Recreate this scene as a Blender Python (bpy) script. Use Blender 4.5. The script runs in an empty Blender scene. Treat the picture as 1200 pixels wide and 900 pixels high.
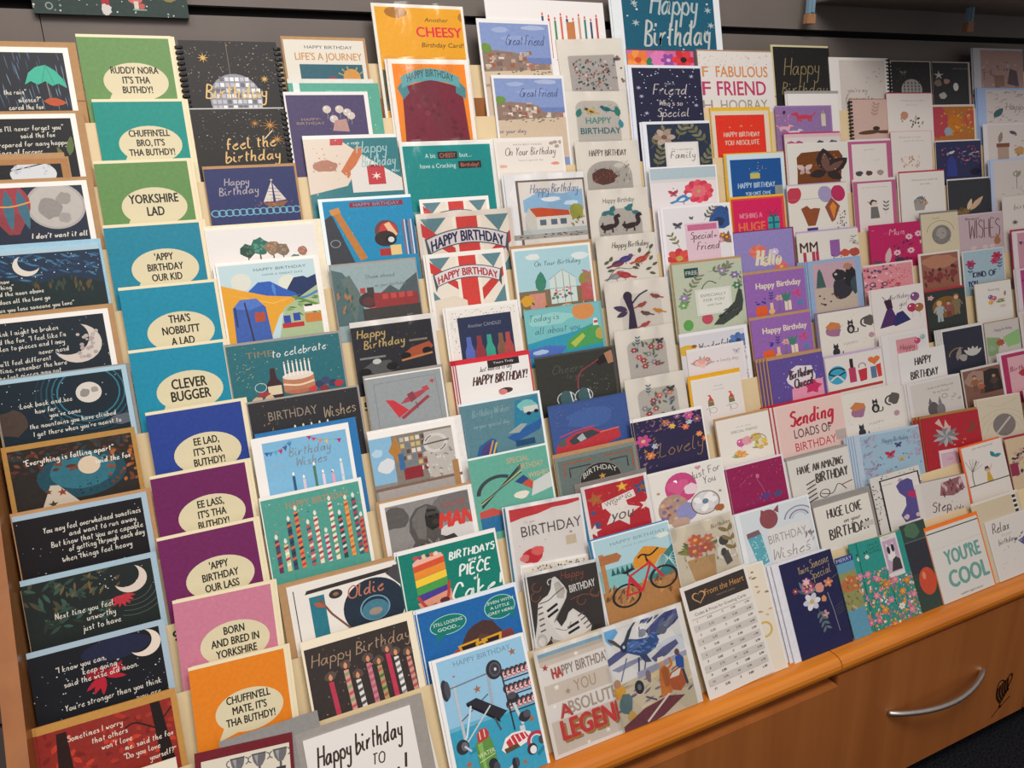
import bpy, bmesh, math, random
from mathutils import Matrix, Vector
sc = bpy.context.scene
COL = sc.collection
Z0 = 1.62
# ------------------------------------------------------------------ camera, light, exposure
def look(cam, yaw, pitch, roll):
    ca, sa = math.cos(yaw), math.sin(yaw); cb, sb = math.cos(pitch), math.sin(pitch)
    f = Vector((sa*cb, ca*cb, -sb)); r = Vector((ca, -sa, 0)); u = r.cross(f)
    cr, sr = math.cos(roll), math.sin(roll)
    r, u = cr*r + sr*u, -sr*r + cr*u
    M = Matrix((r, u, -f)).transposed().to_4x4()
    return M
cd_ = bpy.data.cameras.new('camera'); camera = bpy.data.objects.new('camera', cd_); COL.objects.link(camera)
cd_.sensor_fit = 'HORIZONTAL'; cd_.sensor_width = 36; cd_.lens = 36*906.80/1200; cd_.clip_start = .02; cd_.clip_end = 50
camera.matrix_world = Matrix.Translation((0.0424, -1.4975, -0.1719 + Z0)) @ look(None, 0.43943, 0.31051, -0.02824)
sc.camera = camera
sc.view_settings.view_transform = 'Standard'; sc.view_settings.look = 'None'; sc.view_settings.gamma = 1
sc.view_settings.use_curve_mapping = False; sc.view_settings.exposure = 0.17
wd = bpy.data.worlds.new('shop_air'); sc.world = wd; wd.use_nodes = True
wd.node_tree.nodes['Background'].inputs[0].default_value = (1.0, .95, .945, 1); wd.node_tree.nodes['Background'].inputs[1].default_value = .3
def area(x, y, z, sx, sy, power, col, tx=0, ty=0):
    d = bpy.data.lights.new('ceiling_panel_light', 'AREA'); d.shape = 'RECTANGLE'; d.size = sx; d.size_y = sy; d.energy = power; d.color = col
    o = bpy.data.objects.new('ceiling_panel_light', d); COL.objects.link(o); o.location = (x, y, z); o.rotation_euler = (tx, ty, 0); return o
area(.35, -1.7, 2.85, 1.2, .6, 36, (1, .95, .89), math.radians(28))
area(-.6, -1.2, 2.85, .6, .6, 7, (1, .9, .76), math.radians(20))
area(.6, -3.4, 2.85, 1.2, 1.2, 22, (1, .95, .955), math.radians(35))
# ------------------------------------------------------------------ materials
def lin(h):
    return tuple((c/12.92 if c <= .04045 else ((c+.055)/1.055)**2.4) for c in (int(h[i:i+2], 16)/255 for i in (0, 2, 4))) + (1,)
def full(c): return c if len(c) == 6 else c[0]*2 + c[1]*2 + c[2]*2
def mat(name, rough=.5, spec=.35, coat=0, var=.06, scale=60, metallic=0, col=None, bump=0, dark=0):
    m = bpy.data.materials.new(name); m.use_nodes = True; nt = m.node_tree; b = nt.nodes['Principled BSDF']
    b.inputs['Roughness'].default_value = rough; b.inputs['Specular IOR Level'].default_value = spec
    b.inputs['Coat Weight'].default_value = coat; b.inputs['Coat Roughness'].default_value = .12; b.inputs['Metallic'].default_value = metallic
    n = nt.nodes.new('ShaderNodeTexNoise'); n.inputs['Scale'].default_value = scale; n.inputs['Detail'].default_value = 3
    tc = nt.nodes.new('ShaderNodeTexCoord'); nt.links.new(tc.outputs['Object'], n.inputs['Vector'])
    mr = nt.nodes.new('ShaderNodeMapRange'); mr.inputs[1].default_value = .3; mr.inputs[2].default_value = .7
    mr.inputs[3].default_value = 1-var; mr.inputs[4].default_value = 1+var; nt.links.new(n.outputs['Fac'], mr.inputs[0])
    mx = nt.nodes.new('ShaderNodeVectorMath'); mx.operation = 'SCALE'; nt.links.new(mr.outputs[0], mx.inputs['Scale'])
    if col: mx.inputs[0].default_value = lin(full(col))[:3]
    else:
        at = nt.nodes.new('ShaderNodeAttribute'); at.attribute_name = 'Col'; nt.links.new(at.outputs['Color'], mx.inputs[0])
    nt.links.new(mx.outputs[0], b.inputs['Base Color'])
    if not col and dark:
        bw = nt.nodes.new('ShaderNodeRGBToBW'); nt.links.new(at.outputs['Color'], bw.inputs[0])
        n2 = nt.nodes.new('ShaderNodeTexNoise'); n2.inputs['Scale'].default_value = 150; n2.inputs['Detail'].default_value = 5; n2.inputs['Roughness'].default_value = .7; nt.links.new(tc.outputs['Object'], n2.inputs['Vector'])
        am = nt.nodes.new('ShaderNodeMapRange'); am.inputs[1].default_value = .05; am.inputs[2].default_value = .6; am.inputs[3].default_value = dark; am.inputs[4].default_value = .05; nt.links.new(bw.outputs[0], am.inputs[0])
        sb = nt.nodes.new('ShaderNodeMath'); sb.operation = 'SUBTRACT'; sb.inputs[1].default_value = .5; nt.links.new(n2.outputs['Fac'], sb.inputs[0])
        ma = nt.nodes.new('ShaderNodeMath'); ma.operation = 'MULTIPLY_ADD'; ma.inputs[2].default_value = 1; nt.links.new(sb.outputs[0], ma.inputs[0]); nt.links.new(am.outputs[0], ma.inputs[1]); nt.links.new(ma.outputs[0], mx.inputs['Scale'])
    if bump:
        bp = nt.nodes.new('ShaderNodeBump'); bp.inputs['Strength'].default_value = bump; bp.inputs['Distance'].default_value = .001
        nt.links.new(n.outputs['Fac'], bp.inputs['Height']); nt.links.new(bp.outputs[0], b.inputs['Normal'])
    return m
M_print = mat('printed_card_stock', .5, .25, 0, .025, 70, dark=.75)
M_gloss = mat('glossy_printed_stock', .4, .35, .15, .025, 70, dark=.75)
M_env = mat('envelope_paper', .7, .2, 0, .05, 140)
M_cream = mat('cream_display_board', .5, .35, 0, .03, 20, col='d9c39a')
M_wall = mat('taupe_slatwall_laminate', .5, .3, 0, .06, 6, col='716863')
M_groove = mat('slatwall_groove_shadow_gap', .8, .1, 0, .05, 10, col='1c1a1a')
M_steel = mat('brushed_steel', .42, .5, 0, .05, 80, metallic=1, col='c4bcb4')
M_ink = mat('black_printing_ink', .6, .2, 0, .05, 60, col='161412')
M_brand = mat('burnt_emblem_ink', .6, .2, 0, .05, 60, col='2a1206')
M_carpet = mat('charcoal_carpet', .95, .05, 0, .75, 190, col='1d1d21', bump=.8)
M_shelf = mat('pale_laminate_shelf', .45, .3, 0, .03, 15, col='b4b8b8')
M_wire = mat('black_wire', .4, .4, 0, .02, 20, col='141414')
M_clip = mat('clear_bluish_plastic', .2, .5, .3, .05, 40, col='7f9db0')
M_tip = mat('tan_plastic', .5, .3, 0, .05, 40, col='a87a58')
def wood(name, c1, c2, rough=.35, coat=.2, axis='X', sc_=1):
    m = bpy.data.materials.new(name); m.use_nodes = True; nt = m.node_tree; b = nt.nodes['Principled BSDF']
    b.inputs['Roughness'].default_value = rough; b.inputs['Coat Weight'].default_value = coat; b.inputs['Coat Roughness'].default_value = .2
    tc = nt.nodes.new('ShaderNodeTexCoord'); mp = nt.nodes.new('ShaderNodeMapping')
    mp.inputs['Scale'].default_value = (2*sc_, 30*sc_, 30*sc_) if axis == 'X' else (26*sc_, 26*sc_, 1.6*sc_)
    nt.links.new(tc.outputs['Object'], mp.inputs[0])
    n = nt.nodes.new('ShaderNodeTexNoise'); n.inputs['Scale'].default_value = 1.4; n.inputs['Detail'].default_value = 6; n.inputs['Distortion'].default_value = .6
    nt.links.new(mp.outputs[0], n.inputs['Vector'])
    cr = nt.nodes.new('ShaderNodeValToRGB'); cr.color_ramp.elements[0].position = .3; cr.color_ramp.elements[1].position = .72
    cr.color_ramp.elements[0].color = lin(c1); cr.color_ramp.elements[1].color = lin(c2)
    nt.links.new(n.outputs['Fac'], cr.inputs[0]); nt.links.new(cr.outputs[0], b.inputs['Base Color']); return m
M_woodv = wood('cherry_laminate_upright_grain', '9c5a2a', 'ac6833', .42, .1, 'Z', .5)
M_woodh = wood('glossy_orange_beech_edge', 'c06a1c', 'd9842a', .28, .35, 'X')
M_panel = wood('beech_side_panel', '8e5428', 'a06430', .4, .2, 'Z', .6)
def cello():
    m = bpy.data.materials.new('clear_cellophane'); m.use_nodes = True; nt = m.node_tree
    for n in list(nt.nodes): nt.nodes.remove(n)
    out = nt.nodes.new('ShaderNodeOutputMaterial'); mix = nt.nodes.new('ShaderNodeMixShader'); tr = nt.nodes.new('ShaderNodeBsdfTransparent')
    gl = nt.nodes.new('ShaderNodeBsdfGlossy'); gl.inputs['Roughness'].default_value = .16; fr = nt.nodes.new('ShaderNodeFresnel'); fr.inputs['IOR'].default_value = 1.36
    nz = nt.nodes.new('ShaderNodeTexNoise'); nz.inputs['Scale'].default_value = 45; nz.inputs['Detail'].default_value = 2
    tc = nt.nodes.new('ShaderNodeTexCoord'); nt.links.new(tc.outputs['Object'], nz.inputs['Vector'])
    bp = nt.nodes.new('ShaderNodeBump'); bp.inputs['Strength'].default_value = .3; bp.inputs['Distance'].default_value = .004
    nt.links.new(nz.outputs['Fac'], bp.inputs['Height']); nt.links.new(bp.outputs[0], gl.inputs['Normal'])
    tr.inputs[0].default_value = (.97, .97, .97, 1)
    nt.links.new(fr.outputs[0], mix.inputs[0]); nt.links.new(tr.outputs[0], mix.inputs[1]); nt.links.new(gl.outputs[0], mix.inputs[2]); nt.links.new(mix.outputs[0], out.inputs[0])
    return m
M_cello = cello()
# ------------------------------------------------------------------ basic builders
def link(name, me, parent=None):
    o = bpy.data.objects.new(name, me); COL.objects.link(o)
    if parent: o.parent = parent
    return o
def tag(o, label, cat, group=None):
    o['label'] = label; o['category'] = cat
    if group: o['group'] = group
    return o
def empty(name, loc=(0, 0, 0)):
    o = bpy.data.objects.new(name, None); COL.objects.link(o); o.location = loc; o.empty_display_size = .02; return o
def boxmesh(name, boxes, m, parent=None, bevel=0):
    bm = bmesh.new()
    for (x0, y0, z0, x1, y1, z1) in boxes:
        g = bmesh.ops.create_cube(bm, size=1)
        for v in g['verts']: v.co = Vector((x0+(v.co.x+.5)*(x1-x0), y0+(v.co.y+.5)*(y1-y0), z0+(v.co.z+.5)*(z1-z0)))
    if bevel: bmesh.ops.bevel(bm, geom=bm.edges[:], offset=bevel, segments=2, affect='EDGES')
    me = bpy.data.meshes.new(name); bm.to_mesh(me); bm.free(); me.materials.append(m); return link(name, me, parent)
def extrude(name, prof, x0, x1, m, parent=None):        # a (y,z) outline swept along X
    n = len(prof); vs = [(x0, y, z) for y, z in prof] + [(x1, y, z) for y, z in prof]
    fs = [tuple(range(n-1, -1, -1)), tuple(range(n, 2*n))] + [(i, (i+1) % n, n+(i+1) % n, n+i) for i in range(n)]
    me = bpy.data.meshes.new(name); me.from_pydata(vs, [], fs); me.materials.append(m)
    bm = bmesh.new(); bm.from_mesh(me); bmesh.ops.recalc_face_normals(bm, faces=bm.faces[:]); bm.to_mesh(me); bm.free()
    return link(name, me, parent)
def tube(name, pts, rad, m, parent=None, seg=10):
    vs, fs = [], []; n = len(pts); P = [Vector(p) for p in pts]
    for i, p in enumerate(P):
        t = (P[min(i+1, n-1)] - P[max(i-1, 0)]).normalized(); a = t.cross(Vector((0, 0, 1)) if abs(t.z) < .9 else Vector((1, 0, 0))).normalized(); b = t.cross(a)
        for k in range(seg):
            q = 2*math.pi*k/seg; vs.append(p + rad*(math.cos(q)*a + math.sin(q)*b))
    for i in range(n-1):
        for k in range(seg): fs.append((i*seg+k, i*seg+(k+1) % seg, (i+1)*seg+(k+1) % seg, (i+1)*seg+k))
    fs += [tuple(range(seg-1, -1, -1)), tuple(range((n-1)*seg, n*seg))]
    me = bpy.data.meshes.new(name); me.from_pydata(vs, [], fs); me.materials.append(m)
    for f in me.polygons: f.use_smooth = True
    return link(name, me, parent)
# ------------------------------------------------------------------ lettering
_tc = {}
def font_polys(s, bold=0):
    k = (s, bold)
    if k not in _tc:
        c = bpy.data.curves.new('t', 'FONT'); c.body = s; c.size = 1; c.resolution_u = 3; c.offset = bold; c.fill_mode = 'FRONT'
        o = bpy.data.objects.new('t', c); me = o.to_mesh(); v = [(q.co.x, q.co.y) for q in me.vertices]
        P = [[v[i] for i in f.vertices] for f in me.polygons]; o.to_mesh_clear()
        bpy.data.objects.remove(o); bpy.data.curves.remove(c)
        xs = [q[0] for q in v] or [0, 1]; _tc[k] = (P, min(xs), max(xs))
    return _tc[k]
_G = {k: v for k, v in (q.split('=') for q in """a=4728061435484554|b=0c0424462806|c=372806143445|d=472806143548 4c4554|e=06373806143445|f=3b2c1a14 0838|g=472806143548412001|h=0c04 0628373444|i=080524 0a0b|j=181100 1a1b|k=0c04 38063444|l=0c0524|m=0804071827242738474454|n=08040728373444|o=28061434463728|p=0800 0728463405|q=47280614354840|r=08040628 2838|s=37180735241404|t=1b1524 0939|u=08051435 383444|v=081438|w=0814273458|x=0834 3804|y=08061535 38311001|z=08380434|A=042c54 1747|B=0c04 0c3b3908 0837453404|C=5a4c2c08062455|D=0c04 0c3b585534 3404|E=4c0c0444 0838|F=0c04 0c4c 0838|G=5b3c080524545838|H=0c04 5c54 0858|I=0c04|J=3c351405|K=0c04 4c0844|L=0c0444|M=040c386c64|N=040c444c|O=3c0a062454666a3c|P=040c3c4a2808|Q=3c0a062454666a3c 4563|R=040c3c4a2808 2854|S=4b2c0a48463405|T=0c5c 2c24|U=0c0624464c|V=0c244c|W=0c143a546c|X=0c44 4c04|Y=0c28 4c2824|Z=0c4c0444|!=1c17 1415|'=0c0a|"=0c0a 2c2a|.=0405|,=0503|?=0a2c4a2726 2425|-=0737|0=2c0824482c|1=0a2c24|6=3c06244628""".split('|'))}
def glyph(ch):
    out, w = [], 0
    for st in _G.get(ch, '').split():
        st = st[:len(st)//2*2]
        pts = [(int(st[i], 16), int(st[i+1], 16)-4) for i in range(0, len(st), 2)]
        if len(pts) > 1: out.append(pts); w = max(w, max(q[0] for q in pts))
    return out, (w if out else 1.6)
def smooth(P, k=3):
    if len(P) < 3: return P
    out = []; n = len(P)
    for i in range(n-1):
        a, b, c, d = P[max(i-1, 0)], P[i], P[i+1], P[min(i+2, n-1)]
        for j in range(k):
            t = j/k
            out.append(tuple(.5*((2*b[x]) + (c[x]-a[x])*t + (2*a[x]-5*b[x]+4*c[x]-d[x])*t*t + (-a[x]+3*b[x]-3*c[x]+d[x])*t**3) for x in (0, 1)))
    return out + [P[-1]]
def clip_poly(P, x0, y0, x1, y1):
    for ax, lim, sgn in ((0, x0, 1), (0, x1, -1), (1, y0, 1), (1, y1, -1)):
        if not P: return P
        out = []; n = len(P)
        for i in range(n):
            a, b = P[i-1], P[i]; ia, ib = (a[ax]-lim)*sgn >= 0, (b[ax]-lim)*sgn >= 0
            if ia != ib:
                t = (lim-a[ax])/(b[ax]-a[ax]); out.append((a[0]+(b[0]-a[0])*t, a[1]+(b[1]-a[1])*t))
            if ib: out.append(b)
        P = out
    return P
def cols(c): return c.split() if isinstance(c, str) else c
# ------------------------------------------------------------------ printed artwork: u across (0..1), v down from the top edge, both in card widths
class Art:
    def __init__(s, V, seed):
        s.V = V; s.F = []; s.z = 0.0; s.rg = random.Random(seed); s.cl = (0, 0, 1, V); s.base = 'f2eee8'
    def up(s): s.z += 6e-6
    def add(s, P, c):
        P = clip_poly([tuple(q) for q in P], *s.cl)
        if len(P) > 2: s.F.append((P, full(c), s.z))
    def bg(s, c, l=0, t=0, r=0, b=0):
        s.cl = (l, t, 1-r, s.V-b); s.up(); s.add([(l, t), (1-r, t), (1-r, s.V-b), (l, s.V-b)], c); return s
    def uncl(s): s.cl = (0, 0, 1, s.V)
    def r(s, x0, y0, x1, y1, c): s.up(); s.add([(x0, y0), (x1, y0), (x1, y1), (x0, y1)], c)
    def p(s, q, c): s.up(); s.add(list(zip(q[::2], q[1::2])), c)
    def e(s, x, y, rx, ry, c, rot=0, n=22):
        s.up(); ca, sa = math.cos(rot), math.sin(rot)
        s.add([(x+ca*rx*math.cos(a)-sa*ry*math.sin(a), y+sa*rx*math.cos(a)+ca*ry*math.sin(a)) for a in (2*math.pi*i/n for i in range(n))], c)
    def _rib(s, P, w, c):
        n = len(P); L, R = [], []
        for i in range(n):
            a, b = P[max(i-1, 0)], P[min(i+1, n-1)]; dx, dy = b[0]-a[0], b[1]-a[1]; d = math.hypot(dx, dy) or 1
            L.append((P[i][0]-dy/d*w/2, P[i][1]+dx/d*w/2)); R.append((P[i][0]+dy/d*w/2, P[i][1]-dx/d*w/2))
        for i in range(n-1): s.add([L[i], L[i+1], R[i+1], R[i]], c)
    def l(s, q, w, c, sm=1):
        s.up(); P = list(zip(q[::2], q[1::2])); s._rib(smooth(P, 4) if sm else P, w, c)
    def t(s, txt, x, y, h, c, xs=1, rot=0, bend=0, bold=0, al='c', sh=0, wid=None, bev=0):
        s.up(); P, a, b = font_polys(txt); k = h/.69
        if wid: xs = wid/((b-a)*k)
        if bold:
            n0 = len(P); P = [[(px+d*bold*(1 if xs > .6 else 1.3), py+e*bold*.5) for px, py in q] for d, e in ((-1, 0), (0, 1), (0, -1), (1, 0)) for q in P]
        ox = {'c': (a+b)/2, 'l': a, 'r': b}[al]; ca, sa = math.cos(rot), math.sin(rot); hw = max((b-a)*k*xs/2, 1e-6)
        for i, q in enumerate(P):
            if bold and i % n0 == 0: s.up()
            o = []
            for px, py in q:
                X = (px-ox)*k*xs + sh*py*k; Y = -(py-.345)*k
                Y += bend*(X/hw)**2
                o.append((x+ca*X-sa*Y, y+sa*X+ca*Y))
            s.add(o, c)
    def s(s, txt, x, y, h, c, w=.012, rot=0, al='c', slant=.18, wid=None, gap=1.3, maxw=None):
        s.up(); X = 0; ST = []; gap += .62*w/(h/8)
        for ch in txt:
            g, gw = glyph(ch)
            for st in g: ST.append([(px+X, py) for px, py in smooth(st, 3)])
            X += max(gw, .6) + gap
        X -= gap; k = h/8; kx = wid/X if wid else k*.74; kx = min(kx, maxw/X) if maxw else kx; ox = {'c': X/2, 'l': 0, 'r': X}[al]; ca, sa = math.cos(rot), math.sin(rot)
        for st in ST:
            o = []
            for px, py in st:
                a = (px-ox)*kx + slant*py*k; b = -(py-3)*k
                o.append((x+ca*a-sa*b, y+sa*a+ca*b))
            s.z += 2e-6; s._rib(o, w, c)
    def star(s, x, y, r, c, rot=0, k=.42, n=5):
        s.up(); s.add([(x+(r if i % 2 == 0 else r*k)*math.sin(rot+math.pi*i/n), y-(r if i % 2 == 0 else r*k)*math.cos(rot+math.pi*i/n)) for i in range(2*n)], c)
    def heart(s, x, y, r, c):
        s.up(); s.add([(x+r*.062*16*math.sin(t)**3, y-r*.062*(13*math.cos(t)-5*math.cos(2*t)-2*math.cos(3*t)-math.cos(4*t))) for t in (2*math.pi*i/24 for i in range(24))], c)
    def dots(s, n, x0, y0, x1, y1, c, a=.006, b=.012):
        C = cols(c)
        for i in range(n):
            x, y, r = s.rg.uniform(x0, x1), s.rg.uniform(y0, y1), s.rg.uniform(a, b); s.e(x, y, r, r, s.rg.choice(C), 0, 7)
    def tex(s, n, x0, y0, x1, y1, c, ln=.06, w=.012, ang=0, sp=.4):
        C = cols(c)
        for i in range(n):
            x, y, a = s.rg.uniform(x0, x1), s.rg.uniform(y0, y1), ang+s.rg.uniform(-sp, sp); q = s.rg.uniform(.5, 1)*ln/2
            s.lf(x-q*math.cos(a), y-q*math.sin(a), 2*q, a, s.rg.choice(C), w/(2*q))
    def lf(s, x, y, ln, a, c, wd=.35):
        s.up(); ca, sa = math.cos(a), math.sin(a)
        s.add([(x+ca*px*ln-sa*py*ln, y+sa*px*ln+ca*py*ln) for px, py in ((0, 0), (.25, wd*.42), (.55, wd*.5), (.85, wd*.25), (1, 0), (.85, -wd*.25), (.55, -wd*.5), (.25, -wd*.42))], c)
    def spr(s, x, y, ln, a, c, n=4, w=.006, lw=.4):
        C = cols(c); ca, sa = math.cos(a), math.sin(a); s.l([x, y, x+ca*ln, y+sa*ln], w, C[0], 0)
        for i in range(n):
            q = (i+1)/(n+.2)*ln
            for d in (-1, 1): s.lf(x+ca*q, y+sa*q, ln*.32, a+d*.75, C[i % len(C)], lw)
    def fl(s, x, y, r, c, c2='f0c040', n=5, rot=0):
        C = cols(c)
        for i in range(n):
            a = rot+2*math.pi*i/n; s.e(x+r*.55*math.cos(a), y+r*.55*math.sin(a), r*.5, r*.33, C[i % len(C)], a, 10)
        s.e(x, y, r*.28, r*.28, c2, 0, 10)
    def bal(s, x, y, r, c, st='998'):
        s.l([x, y+r*1.2, x+r*.1, y+r*2, x-r*.05, y+r*2.8], .005, st); s.e(x, y, r, r*1.18, c); s.p([x-r*.15, y+r*1.32, x+r*.15, y+r*1.32, x, y+r*1.1], c); s.e(x-r*.35, y-r*.45, r*.15, r*.25, 'fff', .5, 8)
    def cd(s, x, y0, y1, w, c, fl='f2b45a', c2=None, lean=0):
        s.p([x-w/2, y0, x+w/2, y0, x+w/2+lean, y1, x-w/2+lean, y1], c)
        if c2:
            y = y0+w*.5; i = 0; C = cols(c2)
            while y < y1-w:
                f = lean*(y-y0)/(y1-y0); s.p([x-w/2+f, y+w*.4, x+w/2+f, y, x+w/2+f, y+w*.8, x-w/2+f, y+w*1.2], C[i % len(C)]); y += w*1.7; i += 1
        s.l([x, y0, x, y0-w*.4], w*.12, '332', 0); s.lf(x, y0-w*.2, w*1.8, -math.pi/2, fl, .45)
    def blob(s, x, y, r, c, ry=None, n=14, j=.18):
        s.up(); ry = ry or r
        s.add([(x+r*(1+s.rg.uniform(-j, j))*math.cos(a), y+ry*(1+s.rg.uniform(-j, j))*math.sin(a)) for a in (2*math.pi*i/n for i in range(n))], c)
    def tr(s, x, y, h, c, tk='6b4a30'):
        C = cols(c); s.p([x-h*.03, y, x+h*.03, y, x+h*.02, y-h*.5, x-h*.02, y-h*.5], tk); s.blob(x, y-h*.65, h*.3, C[0], h*.36)
        s.dots(10, x-h*.2, y-h*.9, x+h*.2, y-h*.45, C[-1], h*.03, h*.07)
    def cres(s, x, y, r, c, off=.45, rot=0, k=.88):
        s.up(); P = []; a0 = math.radians(118)
        for i in range(17): a = -a0+2*a0*i/16; P.append((r*math.cos(a), r*math.sin(a)))
        ex, ey = P[-1]; b0 = math.atan2(ey, ex+off*r); R2 = math.hypot(ex+off*r, ey)
        for i in range(1, 16): b = b0-2*b0*i/16; P.append((-off*r+R2*math.cos(b), R2*math.sin(b)))
        ca, sa = math.cos(rot), math.sin(rot); s.add([(x+ca*p-sa*q, y+sa*p+ca*q) for p, q in P], c)
    def ring(s, x, y, r, w, c, a0=0, a1=360, n=24):
        s.up(); s._rib([(x+r*math.cos(a), y+r*math.sin(a)) for a in (math.radians(a0+(a1-a0)*i/n) for i in range(n+1))], w, c)
    def bird(s, x, y, k, c, c2=None, d=1):
        s.e(x, y, k*.5, k*.3, c, -.3*d); s.e(x+d*k*.42, y-k*.28, k*.2, k*.19, c2 or c); s.p([x+d*k*.58, y-k*.34, x+d*k*.8, y-k*.25, x+d*k*.58, y-k*.2], 'd98a2a')
        s.p([x-d*k*.3, y+k*.02, x-d*k*.95, y+k*.28, x-d*k*.8, y+k*.42, x-d*k*.25, y+k*.2], c); s.lf(x+d*k*.15, y-k*.05, k*.55, (math.pi-.5 if d > 0 else .5), c2 or c, .45); s.l([x, y+k*.28, x+.02*k, y+k*.5], k*.05, '553', 0)
    def bf(s, x, y, k, c, c2=None, rot=0):
        for d in (-1, 1):
            s.lf(x, y, k*.75, rot-math.pi/2+d*.85, c, .6); s.lf(x, y, k*.55, rot+math.pi/2-d*.75, c2 or c, .6)
        s.lf(x-.3*k*math.sin(-rot), y-.3*k*math.cos(rot), k*.6, rot+math.pi/2, '222', .14)
    def gift(s, x, y, w, h, c, c2):
        s.r(x, y, x+w, y+h, c); s.r(x+w*.42, y, x+w*.58, y+h, c2); s.r(x, y+h*.4, x+w, y+h*.55, c2)
        s.lf(x+w/2, y, w*.5, -2.4, c2, .5); s.lf(x+w/2, y, w*.5, -.74, c2, .5)
    def bunt(s, q, C, k=.05):
        P = smooth(list(zip(q[::2], q[1::2])), 6); s.up(); s._rib(P, .005, '667'); C = cols(C)
        for i in range(0, len(P)-1, 2):
            x, y = P[i]; s.p([x, y, x+k, y+(P[i+1][1]-y), x+k*.5, y+k*1.1], C[(i//2) % len(C)])
    def bub(s, x, y, rx, ry, c):
        s.p([x-rx*.75, y+ry*.45, x-rx*.98, y+ry*1.15, x-rx*.25, y+ry*.85], c); s.e(x, y, rx, ry, c, 0, 36)
    def cat(s, x, y, k, c, c2=None):
        s.e(x, y, k*.3, k*.45, c); s.e(x, y-k*.55, k*.22, k*.2, c); s.p([x-k*.2, y-k*.6, x-k*.17, y-k*.95, x-k*.02, y-k*.72], c); s.p([x+k*.2, y-k*.6, x+k*.17, y-k*.95, x+k*.02, y-k*.72], c)
        s.l([x+k*.2, y+k*.35, x+k*.5, y+k*.35, x+k*.55, y], k*.09, c)
        if c2: s.e(x, y+k*.05, k*.14, k*.25, c2); s.e(x, y-k*.47, k*.1, k*.08, c2)
    def dog(s, x, y, k, c, d=1):
        s.e(x, y, k*.5, k*.17, c); s.e(x+d*k*.5, y-k*.22, k*.17, k*.14, c); s.e(x+d*k*.68, y-k*.19, k*.12, k*.07, c); s.lf(x+d*k*.42, y-k*.3, k*.28, math.pi/2, c, .5)
        s.l([x-d*k*.45, y-k*.05, x-d*k*.7, y-k*.35], k*.07, c)
        for q in (-.38, -.25, .25, .38): s.r(x+q*k-k*.05, y, x+q*k+k*.05, y+k*.35, c)
    def person(s, x, y, k, skin, hair, top, leg):
        s.p([x-k*.1, y-k*.45, x+k*.1, y-k*.45, x+k*.12, y, x+k*.02, y, x, y-k*.3, x-k*.02, y, x-k*.12, y], leg); s.p([x-k*.13, y-k*.8, x+k*.13, y-k*.8, x+k*.15, y-k*.4, x-k*.15, y-k*.4], top)
        s.l([x-k*.12, y-k*.76, x-k*.24, y-k*.5], k*.06, top, 0); s.l([x+k*.12, y-k*.76, x+k*.24, y-k*.5], k*.06, top, 0); s.e(x, y-k*.92, k*.1, k*.12, skin); s.p([x-k*.11, y-k*.9, x-k*.1, y-k*1.05, x, y-k*1.1, x+k*.1, y-k*1.05, x+k*.11, y-k*.9, x+k*.04, y-k*1, x-k*.05, y-k*1], hair)
    def posy(s, x, y, k, cs, n=7, lv='5d8a4a'):
        for i in range(n): s.lf(x, y, k*s.rg.uniform(.7, 1.2), s.rg.uniform(-3, -.1), s.rg.choice(cols(lv)), .25)
        for i in range(n):
            a, q = s.rg.uniform(0, 6.3), s.rg.uniform(.1, .75)*k; s.fl(x+q*math.cos(a), y-k*.4+q*.7*math.sin(a), k*s.rg.uniform(.2, .34), s.rg.choice(cols(cs)), n=6, rot=a)
    def gliter(s, n, c, y0=0, y1=None): s.dots(n, s.cl[0], max(y0, s.cl[1]), s.cl[2], y1 or s.V, c, .004, .011)
# ------------------------------------------------------------------ the stepped rack
ROWY = [-0.0, -0.0308, -0.0641, -0.1001, -0.1387, -0.1799, -0.2237, -0.2701, -0.3191, -0.3707, -0.425, -0.4818]
ROWZ = [-0.0, -0.0984, -0.195, -0.2898, -0.3826, -0.4737, -0.5629, -0.6502, -0.7357, -0.8193, -0.9011, -0.9811]
LEAN = [0.2135, 0.2103, 0.2119, 0.2185, 0.2299, 0.2463, 0.2675, 0.2936, 0.3247, 0.3606, 0.4014, 0.4471]
FLOOR = [-.19]*11 + [-.2147]
def tier(k):
    T = Vector((0, ROWY[k], ROWZ[k]+Z0)); a = LEAN[k]
    return T, Vector((0, math.sin(a), math.cos(a))), Vector((0, math.cos(a), -math.sin(a)))
def flat_mesh(name, F, m, ysgn=-1):
    vs, fs, cs = [], [], []
    for P, c, cc in F:
        fs.append(tuple(range(len(vs), len(vs)+len(P)))); vs += P; cs += [cc]*len(P)
    me = bpy.data.meshes.new(name); me.from_pydata(vs, [], fs); me.materials.append(m)
    at = me.color_attributes.new('Col', 'FLOAT_COLOR', 'CORNER')
    buf = []
    for c in cs: buf += lin(c)
    at.data.foreach_set('color', buf); return me
BOXF = ((0, 1, 5, 4), (1, 3, 7, 5), (3, 2, 6, 7), (2, 0, 4, 6), (4, 5, 7, 6), (2, 3, 1, 0))
def box_faces(x0, y0, z0, x1, y1, z1, c):
    v = [(x, y, z) for z in (z0, z1) for y in (y0, y1) for x in (x0, x1)]
    return [([v[i] for i in f], 0, c) for f in BOXF]
_seed = [0]; GROUP = [None]; MADE = []
def G(g): GROUP[0] = g
KRAFT = 'b08a62'; GREY = '98928c'; WHITE = 'efecea'
FV = [.9] + [.78]*10 + [1]
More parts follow.
